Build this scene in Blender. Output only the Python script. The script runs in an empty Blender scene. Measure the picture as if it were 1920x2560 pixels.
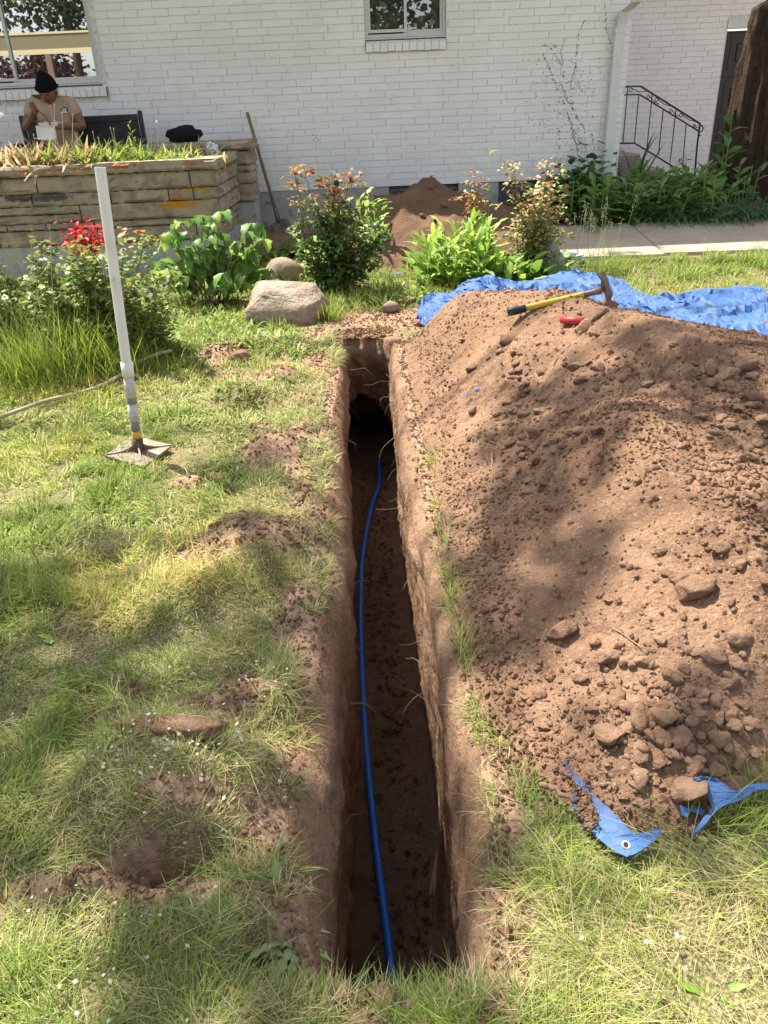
import bpy, math, random
import numpy as np
from mathutils import Vector, Matrix

rng = np.random.RandomState(7)
random.seed(7)
R_ = math.radians
SC = bpy.context.scene
COL = SC.collection

# ------------------------------------------------------------------ camera
F = 1923.0; TH = R_(28.3); RO = R_(2.5)
CAM = np.array([0, 0, 1.45])
_fw = np.array([0, math.cos(TH), -math.sin(TH)]); _up = np.array([0, math.sin(TH), math.cos(TH)])
_rt = np.array([1.0, 0, 0])
CR = _rt * math.cos(RO) - _up * math.sin(RO)
CU = _up * math.cos(RO) + _rt * math.sin(RO)
cam_d = bpy.data.cameras.new('camera'); cam = bpy.data.objects.new('camera', cam_d)
COL.objects.link(cam); SC.camera = cam
cam_d.sensor_fit = 'HORIZONTAL'; cam_d.sensor_width = 36; cam_d.lens = F / 1920 * 36
cam_d.clip_start = 0.05; cam_d.clip_end = 400
cam.matrix_world = Matrix(((CR[0], CU[0], -_fw[0], CAM[0]), (CR[1], CU[1], -_fw[1], CAM[1]),
                           (CR[2], CU[2], -_fw[2], CAM[2]), (0, 0, 0, 1)))

# ------------------------------------------------------------------ light
SUN_EL = R_(61); SUN_AZ = R_(-44)            # azimuth from +Y towards +X
SUN = np.array([math.sin(SUN_AZ) * math.cos(SUN_EL), math.cos(SUN_AZ) * math.cos(SUN_EL), math.sin(SUN_EL)])
world = bpy.data.worlds.new("World"); SC.world = world; world.use_nodes = True
wn = world.node_tree.nodes; wl = world.node_tree.links
sky = wn.new('ShaderNodeTexSky'); sky.sky_type = 'NISHITA'; sky.sun_disc = False
sky.sun_elevation = SUN_EL; sky.sun_rotation = SUN_AZ; sky.dust_density = 2.0; sky.ozone_density = 1.0
wn['Background'].inputs['Strength'].default_value = 0.125
hz = wn.new('ShaderNodeHueSaturation'); hz.inputs['Saturation'].default_value = 0.42     # thin white cloud veils the blue
wl.new(sky.outputs[0], hz.inputs['Color']); wl.new(hz.outputs[0], wn['Background'].inputs['Color'])
sl = bpy.data.lights.new('sun', 'SUN'); sl.energy = 5.0; sl.angle = R_(0.7); sl.color = (1.0, 0.93, 0.80)
so = bpy.data.objects.new('sun', sl); COL.objects.link(so)
so.rotation_mode = 'QUATERNION'; so.rotation_quaternion = Vector(SUN).to_track_quat('Z', 'Y')
SC.view_settings.view_transform = 'Standard'; SC.view_settings.look = 'None'
SC.view_settings.exposure = 1.38; SC.view_settings.gamma = 1.0; SC.view_settings.use_curve_mapping = False
SC.cycles.max_bounces = 7; SC.cycles.diffuse_bounces = 4; SC.cycles.glossy_bounces = 3
SC.cycles.transmission_bounces = 3; SC.cycles.transparent_max_bounces = 4
SC.cycles.use_denoising = True
try: SC.cycles.denoising_prefilter = 'ACCURATE'; SC.cycles.denoising_input_passes = 'RGB_ALBEDO_NORMAL'
except Exception: pass

# ------------------------------------------------------------------ photo -> world
def ray(px, py):
    return _fw * F + CR * (px - 960) - CU * (py - 1280)
def hit(px, py, f, d0=1.0, d1=12.0):
    d = ray(px, py); d = d / np.linalg.norm(d); t = np.arange(d0, d1, .004); P = CAM + d * t[:, None]; k = np.argmax(P[:, 2] < f(P[:, 0], P[:, 1])); return P[k]
def at(px, py, z=0.0):
    d = ray(px, py); return CAM + d * ((z - CAM[2]) / d[2])
def atY(px, py, Y):
    d = ray(px, py); return CAM + d * (Y / d[1])
def proj(P):
    v = np.asarray(P, float) - CAM; k = v @ _fw
    return 960 + F * (v @ CR) / k, 1280 - F * (v @ CU) / k, k

# ------------------------------------------------------------------ noise
def _h(ix, iy, iz, s):
    n = (ix.astype(np.int64) * 374761393 + iy.astype(np.int64) * 668265263 + iz.astype(np.int64) * 2147483647 + s * 974634777) & 0xffffffff
    n = ((n ^ (n >> 13)) * 1274126177) & 0xffffffff
    n = ((n ^ (n >> 16)) * 2246822519) & 0xffffffff
    return ((n ^ (n >> 15)) & 0xffffff) / float(0xffffff)
def vn(x, y, z=None, s=0):
    x = np.asarray(x, float); y = np.asarray(y, float)
    z = np.zeros_like(x) if z is None else np.asarray(z, float)
    x, y, z = np.broadcast_arrays(x, y, z)
    ix = np.floor(x); iy = np.floor(y); iz = np.floor(z)
    fx = x - ix; fy = y - iy; fz = z - iz
    fx = fx * fx * (3 - 2 * fx); fy = fy * fy * (3 - 2 * fy); fz = fz * fz * (3 - 2 * fz)
    o = 0
    for a in (0, 1):
        for b in (0, 1):
            for c in (0, 1):
                w = (fx if a else 1 - fx) * (fy if b else 1 - fy) * (fz if c else 1 - fz)
                o = o + w * _h(ix + a, iy + b, iz + c, s)
    return o * 2 - 1
def fbm(x, y, z=None, f=1.0, o=4, s=0, g=0.5):
    t = 0; a = 1.0; n = 0
    z = 0 if z is None else z
    for k in range(o):
        t = t + a * vn(np.asarray(x) * f + 17.3 * k, np.asarray(y) * f - 9.1 * k, np.asarray(z) * f + 5.7 * k, s + k); n += a
        a *= g; f *= 2.03
    return t / n
def sstep(a, b, x):
    t = np.clip((x - a) / (b - a), 0, 1); return t * t * (3 - 2 * t)

# ------------------------------------------------------------------ mesh helpers
def build(name, V, Q, mat=None, parent=None, col=None, smooth=False, uv=None):
    """V (n,3); Q list of face index arrays (each (m,k)) ; col (n,3|4)"""
    V = np.ascontiguousarray(V, dtype=np.float32).reshape(-1, 3)
    if not isinstance(Q, (list, tuple)): Q = [Q]
    Q = [np.asarray(q, dtype=np.int32) for q in Q if len(q)]
    me = bpy.data.meshes.new(name)
    me.vertices.add(len(V)); me.vertices.foreach_set('co', V.ravel())
    tot = np.concatenate([np.full(len(q), q.shape[1], np.int32) for q in Q])
    li = np.concatenate([q.ravel() for q in Q])
    me.loops.add(len(li)); me.loops.foreach_set('vertex_index', li)
    me.polygons.add(len(tot))
    st = np.concatenate([[0], np.cumsum(tot)[:-1]]).astype(np.int32)
    me.polygons.foreach_set('loop_start', st); me.polygons.foreach_set('loop_total', tot)
    me.polygons.foreach_set('use_smooth', np.full(len(tot), bool(smooth)))
    me.update(calc_edges=True)
    if col is not None:
        a = me.color_attributes.new('Col', 'FLOAT_COLOR', 'POINT')
        c = np.ones((len(V), 4), np.float32); c[:, :col.shape[1]] = col
        a.data.foreach_set('color', c.ravel())
    if mat: me.materials.append(mat)
    ob = bpy.data.objects.new(name, me); COL.objects.link(ob)
    if parent is not None: ob.parent = parent
    return ob
def link(name, me, parent=None, M=None):
    ob = bpy.data.objects.new(name, me); COL.objects.link(ob)
    if parent is not None: ob.parent = parent
    if M is not None: ob.matrix_local = M
    return ob
def thing(name, label, cat, loc=(0, 0, 0), group=None, rz=0):
    o = bpy.data.objects.new(name, None); COL.objects.link(o); o.location = loc; o.rotation_euler = (0, 0, rz)
    o.empty_display_size = 0.05
    return tag(o, label, cat, group)
def tag(o, label, cat, group=None):
    o['label'] = label; o['category'] = cat
    if group: o['group'] = group
    return o
def kind(o, k, label=None):
    o['kind'] = k
    if label: o['label'] = label
    return o

class MB:
    def __init__(s): s.V = []; s.F3 = []; s.F4 = []; s.C = []; s.n = 0
    def add(s, V, F, c=None):
        V = np.asarray(V, float).reshape(-1, 3)
        for f in F:
            (s.F3 if len(f) == 3 else s.F4).append([i + s.n for i in f])
        s.V.append(V); s.n += len(V)
        s.C.append(np.tile(np.asarray(c if c is not None else (1, 1, 1), float), (len(V), 1)) if np.ndim(c) < 2 else np.asarray(c))
        return s
    def addq(s, V, Q, c=None):
        V = np.asarray(V, float).reshape(-1, 3); Q = np.asarray(Q)
        (s.F3 if Q.shape[1] == 3 else s.F4).extend((Q + s.n).tolist())
        s.V.append(V); s.n += len(V)
        s.C.append(np.tile(np.asarray(c if c is not None else (1, 1, 1), float), (len(V), 1)) if np.ndim(c) < 2 else np.asarray(c))
        return s
    def box(s, a, b, c=None, M=None, bev=0.0):
        a = np.array(a, float); b = np.array(b, float); lo = np.minimum(a, b); hi = np.maximum(a, b)
        if bev <= 0:
            V = np.array([[x, y, z] for x in (lo[0], hi[0]) for y in (lo[1], hi[1]) for z in (lo[2], hi[2])])
            Fc = [(0, 1, 3, 2), (4, 6, 7, 5), (0, 4, 5, 1), (2, 3, 7, 6), (0, 2, 6, 4), (1, 5, 7, 3)]
        else:
            V = []; idx = {}
            for i in (0, 1):
                for j in (0, 1):
                    for k in (0, 1):
                        p = np.array([(lo, hi)[i][0], (lo, hi)[j][1], (lo, hi)[k][2]]); sg = np.array([1 - 2 * i, 1 - 2 * j, 1 - 2 * k])
                        for ax in range(3):
                            q = p + sg * bev; q[ax] = p[ax]; idx[(i, j, k, ax)] = len(V); V.append(q)
            Fc = []
            for ax in range(3):
                o1, o2 = [t for t in range(3) if t != ax]
                for sd in (0, 1):
                    ring = []
                    for (u, v) in ((0, 0), (1, 0), (1, 1), (0, 1)):
                        t = [0, 0, 0]; t[ax] = sd; t[o1] = u; t[o2] = v; ring.append(idx[(*t, ax)])
                    flip = (sd == 0) ^ (ax == 1)
                    Fc.append(tuple(ring[::-1] if flip else ring))
            for ax in range(3):
                o1, o2 = [t for t in range(3) if t != ax]
                for u in (0, 1):
                    for v in (0, 1):
                        t0 = [0, 0, 0]; t0[o1] = u; t0[o2] = v; t1 = list(t0); t1[ax] = 1
                        Fc.append((idx[(*t0, o1)], idx[(*t1, o1)], idx[(*t1, o2)], idx[(*t0, o2)]))
            for i in (0, 1):
                for j in (0, 1):
                    for k in (0, 1): Fc.append((idx[(i, j, k, 0)], idx[(i, j, k, 1)], idx[(i, j, k, 2)]))
            V = np.array(V)
        if M is not None: V = V @ np.array(M.to_3x3()).T + np.array(M.translation)
        return s.add(V, Fc, c)
    def tube(s, P, r, n=8, c=None, cap=True, sx=1.0):
        P = np.asarray(P, float); m = len(P); r = np.broadcast_to(np.asarray(r, float), (m,))
        T = np.gradient(P, axis=0); T /= np.linalg.norm(T, axis=1)[:, None] + 1e-12
        u = np.cross(T[0], [0, 0, 1.0]);
        if np.linalg.norm(u) < 1e-3: u = np.array([1.0, 0, 0])
        u /= np.linalg.norm(u); V = []
        for i in range(m):
            u = u - T[i] * (u @ T[i]); u /= np.linalg.norm(u) + 1e-12; w = np.cross(T[i], u)
            for k in range(n):
                a = 2 * math.pi * k / n; V.append(P[i] + (u * math.cos(a) * sx + w * math.sin(a)) * r[i])
        Fc = [(i * n + k, i * n + (k + 1) % n, (i + 1) * n + (k + 1) % n, (i + 1) * n + k) for i in range(m - 1) for k in range(n)]
        V = V + [P[0], P[-1]]
        if cap:
            a, b = m * n, m * n + 1
            Fc += [(a, (k + 1) % n, k) for k in range(n)] + [(b, (m - 1) * n + k, (m - 1) * n + (k + 1) % n) for k in range(n)]
        return s.add(V, Fc, c)
    def go(s, name, mat, parent=None, smooth=False):
        if not s.V: return None
        V = np.concatenate(s.V); C = np.concatenate(s.C)
        Q = [np.array(q) for q in (s.F3, s.F4) if q]
        return build(name, V, Q, mat, parent, C, smooth)

def ico(sub=1):
    import bmesh
    bm = bmesh.new(); bmesh.ops.create_icosphere(bm, subdivisions=sub, radius=1.0)
    V = np.array([v.co[:] for v in bm.verts]); Fc = np.array([[v.index for v in f.verts] for f in bm.faces]); bm.free()
    return V, Fc
ICO1, ICO1F = ico(1); ICO2, ICO2F = ico(2); ICO3, ICO3F = ico(3); ICO4, ICO4F = ico(4)

# ------------------------------------------------------------------ materials
def mat(name, base=(0.5, 0.5, 0.5), rough=0.8, spec=0.3, metal=0.0, noise=None, bump=None, attr=False, trans=0.0, sheen=0.0, hsv=None):
    """noise: list of (scale, colour, lo, hi, detail) mixed in; bump: list of (scale, distance, detail)"""
    m = bpy.data.materials.new(name); m.use_nodes = True; nt = m.node_tree; N = nt.nodes; L = nt.links
    b = N['Principled BSDF']; b.inputs['Roughness'].default_value = rough; b.inputs['Specular IOR Level'].default_value = spec
    b.inputs['Metallic'].default_value = metal
    tc = N.new('ShaderNodeNewGeometry'); P = tc.outputs['Position']
    if attr:
        a = N.new('ShaderNodeAttribute'); a.attribute_name = 'Col'; cur = a.outputs['Color']
    else:
        a = N.new('ShaderNodeRGB'); a.outputs[0].default_value = (*base, 1); cur = a.outputs[0]
    for (sc, c, lo, hi, de) in (noise or []):
        n = N.new('ShaderNodeTexNoise'); n.inputs['Scale'].default_value = sc; n.inputs['Detail'].default_value = de; L.new(P, n.inputs['Vector'])
        r = N.new('ShaderNodeMapRange'); r.inputs['From Min'].default_value = lo; r.inputs['From Max'].default_value = hi; L.new(n.outputs['Fac'], r.inputs['Value'])
        mx = N.new('ShaderNodeMix'); mx.data_type = 'RGBA'; L.new(r.outputs[0], mx.inputs['Factor'])
        if len(c) == 4:   # multiply factor colour
            mx.blend_type = 'MULTIPLY'
        L.new(cur, mx.inputs['A']); mx.inputs['B'].default_value = (c[0], c[1], c[2], 1); cur = mx.outputs['Result']
    L.new(cur, b.inputs['Base Color'])
    if bump:
        prev = None
        for (sc, di, de) in bump:
            n = N.new('ShaderNodeTexNoise'); n.inputs['Scale'].default_value = sc; n.inputs['Detail'].default_value = de; n.inputs['Roughness'].default_value = 0.6; L.new(P, n.inputs['Vector'])
            bu = N.new('ShaderNodeBump'); bu.inputs['Strength'].default_value = 1.0; bu.inputs['Distance'].default_value = di; L.new(n.outputs['Fac'], bu.inputs['Height'])
            if prev: L.new(prev, bu.inputs['Normal'])
            prev = bu.outputs[0]
        L.new(prev, b.inputs['Normal'])
    if trans > 0:
        t = N.new('ShaderNodeBsdfTranslucent'); L.new(cur, t.inputs['Color'])
        ms = N.new('ShaderNodeMixShader'); ms.inputs[0].default_value = trans
        L.new(b.outputs[0], ms.inputs[1]); L.new(t.outputs[0], ms.inputs[2]); L.new(ms.outputs[0], N['Material Output'].inputs['Surface'])
    return m

M_leaf = mat('leaf', rough=0.45, spec=0.35, attr=True, trans=0.46, noise=[(60, (0.75, 0.8, 0.7, 1), 0.4, 0.7, 3)])
M_grass = mat('grass_blade', rough=0.55, spec=0.25, attr=True, trans=0.42)
M_attr = mat('painted_attr', rough=0.7, attr=True)
DIRT = (0.245, 0.142, 0.088)
M_dirt = mat('dirt', DIRT, 0.95, 0.12, noise=[(2.2, (0.31, 0.19, 0.122), 0.42, 0.62, 6), (5, (0.19, 0.115, 0.075), 0.52, 0.66, 7), (14, (0.21, 0.125, 0.083), 0.52, 0.68, 8), (90, (0.40, 0.29, 0.21), 0.56, 0.74, 5), (260, (0.19, 0.12, 0.085), 0.58, 0.75, 3)],
             bump=[(240, 0.004, 4), (90, 0.010, 5), (28, 0.020, 6)])
M_clod = mat('dirt_clod', (0.205, 0.12, 0.077), 0.95, 0.12, noise=[(6, (0.27, 0.17, 0.115), 0.42, 0.62, 6), (40, (0.17, 0.10, 0.07), 0.5, 0.72, 6), (240, (0.40, 0.29, 0.22), 0.6, 0.78, 3)],
             bump=[(260, 0.003, 4), (90, 0.008, 6)])
M_trench = mat('trench_soil', (0.215, 0.125, 0.077), 0.95, 0.1, noise=[(3, (0.34, 0.22, 0.145), 0.4, 0.65, 6), (22, (0.19, 0.115, 0.075), 0.5, 0.75, 7), (150, (0.38, 0.26, 0.18), 0.6, 0.8, 4)],
               bump=[(180, 0.004, 5), (60, 0.012, 6), (16, 0.025, 6)])
M_darksoil = mat('damp_soil', (0.15, 0.088, 0.06), 0.95, 0.12, noise=[(8, (0.20, 0.12, 0.08), 0.4, 0.65, 6), (60, (0.09, 0.055, 0.04), 0.5, 0.75, 6), (200, (0.26, 0.17, 0.12), 0.62, 0.8, 4)],
                 bump=[(160, 0.004, 5), (45, 0.012, 6)])
# ================================================================== TERRAIN
# cross-sections of the trench from the photograph: row, grass edge left, wall edge left, wall edge right, outer edge right
_TS = [(2420, 800, 850, 1138, 1215), (2300, 760, 848, 1136, 1222), (2083, 727, 846, 1132, 1218), (1900, 742, 856, 1118, 1190), (1736, 778, 866, 1090, 1152), (1560, 808, 878, 1068, 1126),
       (1400, 826, 893, 1030, 1090), (1240, 822, 884, 1012, 1058), (1080, 826, 876, 985, 1026), (960, 842, 874, 972, 1010), (900, 852, 872, 966, 996), (850, 862, 872, 968, 986)]
TY = []; TL = []; TLi = []; TRi = []; TRo = []
for (r, a, b, c, d) in _TS:
    p = at(a, r, 0); q = at(d, r, 0); bi = at(b, r, -0.11); ci = at(c, r, -0.11)
    TY.append((p[1] + q[1]) / 2); TL.append(p[0]); TRo.append(q[0]); TLi.append(bi[0]); TRi.append(ci[0])
TY = np.array(TY); o_ = np.argsort(TY); TY = TY[o_]
TL, TLi, TRi, TRo = [np.array(t)[o_] for t in (TL, TLi, TRi, TRo)]
YN, YF = 0.825, 5.22
def tr(Y):
    w = lambda A, s: np.interp(Y, TY, A) + 0.012 * fbm(np.asarray(Y), np.zeros_like(Y) + s, f=3.5, o=4, s=s)
    L, Li, Ri, Ro = w(TL, 1), w(TLi, 2), w(TRi, 3), w(TRo, 4)
    L = np.minimum(L, Li - 0.03); Ro = np.maximum(Ro, Ri + 0.03)
    return L, Li, Ri, Ro
TDEPTH = 0.92

def lump(x, y, px, py, rx, ry, h, rot=0.0):
    c = at(px, py, 0); dx = x - c[0]; dy = y - c[1]; cs, sn = math.cos(rot), math.sin(rot)
    u = (dx * cs + dy * sn) / rx; v = (-dx * sn + dy * cs) / ry
    return h * np.exp(-(u * u + v * v) ** 1.6)
LUMPS = [(430, 2200, .10, .04, -.05, 0), (395, 1775, .10, .03, -.03, 0), (620, 1185, .12, .04, -.045, 0), (540, 1500, .25, .18, .04, 0), (480, 1960, .22, .16, .045, 0), (400, 1995, .20, .16, .07, 0), (420, 2110, .12, .05, .03, 0), (450, 2180, .12, .045, -.07, 0),
         (640, 1380, .20, .22, .075, 0), (520, 1420, .1, .10, -.03, 0), (600, 1760, .17, .10, .03, 0), (430, 1800, .20, .035, .035, 0), (430, 1745, .12, .03, -.03, 0),
         (690, 1145, .15, .10, .06, 0), (600, 1010, .16, .13, .06, 0), (700, 950, .12, .2, .045, 0), (555, 890, .14, .16, .05, 0), (520, 945, .06, .12, -.05, 0),
         (680, 870, .3, .2, .03, 0), (470, 1225, .09, .06, .03, 0), (770, 1560, .06, .2, .03, 0), (330, 2215, .2, .035, .03, 0), (600, 2300, .22, .09, .04, 0), (660, 2420, .07, .07, -.05, 0)]
def wedge_yard(x, y):
    # a gentle rise to the house, and a raised bed against the wall
    z = 0.22 * sstep(5.6, 8.9, y) + 0.0 * x
    z = z + 0.012 * np.clip(y - 9, 0, 3)
    return z
def gz(x, y):
    x = np.asarray(x, float); y = np.asarray(y, float)
    z = wedge_yard(x, y) + 0.012 * fbm(x, y, f=1.1, o=3, s=3) + 0.010 * fbm(x, y, f=5.0, o=4, s=5)
    m = sstep(9, 7, y)
    for (px, py, rx, ry, h, r) in LUMPS: z = z + lump(x, y, px, py, rx, ry, h * 1.5, r) * m
    z = z + .022 * m * sstep(-1.35, -.9, x) * sstep(0, -.3, x) * sstep(4.6, 4.2, y) * (1 - 2 * np.abs(fbm(x, y, f=4.2, o=3, s=9)))
    path = sstep(7.10, 7.18, y + 0.0) * sstep(8.35, 8.27, y) * sstep(0.9, 1.2, x)
    return z * (1 - path) + path * (0.22 * sstep(5.6, 8.9, y) - 0.03)

# patches where bare soil shows through the turf (centre in the photograph, radii in metres)
BARE = [(400, 1825, .22, .03), (345, 1745, .045, .05), (430, 2195, .15, .04), (300, 2225, .14, .03), (560, 2268, .16, .02), (690, 1155, .12, .07), (640, 1145, .1, .05),
        (470, 1225, .07, .06), (560, 900, .16, .12), (545, 945, .07, .1), (700, 870, .38, .22), (760, 840, .3, .16), (660, 960, .18, .1), (760, 1570, .08, .16),
        (690, 2380, .04, .10), (640, 840, .35, .10), (1110, 790, .3, .25), (930, 800, .5, .25), (650, 1405, .14, .05), (620, 1340, .1, .03), (470, 2080, .1, .035), (740, 1120, .06, .3), (1000, 800, .4, .3)]
def bare(x, y):
    b = np.zeros_like(np.asarray(x, float))
    n = fbm(x, y, f=9, o=3, s=11); n9 = fbm(x, y, f=34, o=2, s=12)
    b = b + .8 * sstep(.16, .42, fbm(x, y, f=5, o=3, s=13) + .25 * n9) * sstep(-1.3, -.8, x) * sstep(-.15, -.3, x) * sstep(5.4, 5.0, y)
    for (px, py, rx, ry) in BARE:
        c = at(px, py, 0); d = np.sqrt(((x - c[0]) / rx) ** 2 + ((y - c[1]) / ry) ** 2)
        b = np.maximum(b, sstep(1.12, 0.85, d + 0.8 * n + .5 * n9))
    L, Li, Ri, Ro = tr(np.clip(y, YN, YF)); inY = sstep(YN - .08, YN, y) * sstep(YF + .3, YF, y)
    w = 0.035 + 0.03 * (n + 0.3)
    b = np.maximum(b, inY * sstep(L - w - .02, L - w + .01, x) * (x < (L + Ri) / 2))
    b = np.maximum(b, inY * sstep(Ro + .10, Ro + .05, x + 0.03 * n) * (x > (L + Ri) / 2))
    # planting bed by the house and round the roses
    b = np.maximum(b, .75 * sstep(7.2, 7.6, y + 0.25 * n) * sstep(1.8, 1.3, x))
    b = np.maximum(b, sstep(8.3, 8.4, y))
    return b

def axis(parts):
    a = []
    for (lo, hi, st) in parts: a.append(np.arange(lo, hi - 1e-6, st))
    return np.unique(np.round(np.concatenate(a + [[parts[-1][1]]]), 5))
gx = axis([(-60, -10, 5), (-10, -4, .4), (-4, -1.8, .06), (-1.8, -.5, .022), (-.5, .6, .014), (.6, 1.6, .03), (1.6, 4.5, .07), (4.5, 10, .4), (10, 60, 5)])
gy = axis([(-60, -4, 4), (-4, .3, .2), (.3, .7, .04), (.7, 3.2, .02), (3.2, 6.0, .032), (6, 9.2, .06), (9.2, 14, .3), (14, 80, 6)])
GX, GY = np.meshgrid(gx, gy)
GZ = gz(GX, GY)
Bm = bare(GX, GY)
idx = np.arange(GX.size).reshape(GX.shape)
cx = (GX[:-1, :-1] + GX[1:, 1:]) / 2; cy = (GY[:-1, :-1] + GY[1:, 1:]) / 2
cL, cLi, cRi, cRo = tr(np.clip(cy, YN, YF))
hole = (cx > cL) & (cx < cRo) & (cy > YN) & (cy < YF)
q = np.stack([idx[:-1, :-1], idx[:-1, 1:], idx[1:, 1:], idx[1:, :-1]], -1)[~hole]
gcol = np.stack([Bm, fbm(GX, GY, f=2.2, o=3, s=21) * .5 + .5, np.zeros_like(Bm)], -1).reshape(-1, 3)

def ground_material():
    m = bpy.data.materials.new('lawn_soil'); m.use_nodes = True; nt = m.node_tree; N = nt.nodes; L = nt.links
    b = N['Principled BSDF']; b.inputs['Roughness'].default_value = .95; b.inputs['Specular IOR Level'].default_value = .1
    g = N.new('ShaderNodeNewGeometry'); a = N.new('ShaderNodeAttribute'); a.attribute_name = 'Col'
    sp = N.new('ShaderNodeSeparateColor'); L.new(a.outputs['Color'], sp.inputs[0])
    def noise(s, d=5, v=None):
        n = N.new('ShaderNodeTexNoise'); n.inputs['Scale'].default_value = s; n.inputs['Detail'].default_value = d; L.new(v or g.outputs['Position'], n.inputs['Vector']); return n.outputs['Fac']
    def ramp(f, stops):
        r = N.new('ShaderNodeValToRGB'); L.new(f, r.inputs[0]); e = r.color_ramp.elements
        e[0].position, e[0].color = stops[0][0], (*stops[0][1], 1); e[1].position, e[1].color = stops[-1][0], (*stops[-1][1], 1)
        for p, c in stops[1:-1]:
            x = e.new(p); x.color = (*c, 1)
        return r.outputs[0]
    th = ramp(noise(150, 9), [(.3, (.055, .055, .025)), (.48, (.14, .13, .06)), (.62, (.28, .24, .13)), (.8, (.42, .37, .22))])
    so_ = ramp(noise(40, 9), [(.3, (.16, .10, .068)), (.5, (.29, .185, .125)), (.75, (.40, .275, .195))])
    mx = N.new('ShaderNodeMix'); mx.data_type = 'RGBA'; L.new(sp.outputs[0], mx.inputs['Factor']); L.new(th, mx.inputs['A']); L.new(so_, mx.inputs['B'])
    L.new(mx.outputs['Result'], b.inputs['Base Color'])
    b1 = N.new('ShaderNodeBump'); b1.inputs['Distance'].default_value = .012; L.new(noise(45, 8), b1.inputs['Height'])
    b2 = N.new('ShaderNodeBump'); b2.inputs['Distance'].default_value = .003; L.new(noise(220, 4), b2.inputs['Height']); L.new(b1.outputs[0], b2.inputs['Normal'])
    L.new(b2.outputs[0], b.inputs['Normal']); return m
M_ground = ground_material()
ground = build('ground', np.stack([GX, GY, GZ], -1).reshape(-1, 3), q, M_ground, None, gcol, True)
kind(ground, 'structure', 'lawn ground with bare dug patches beside the trench')

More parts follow.
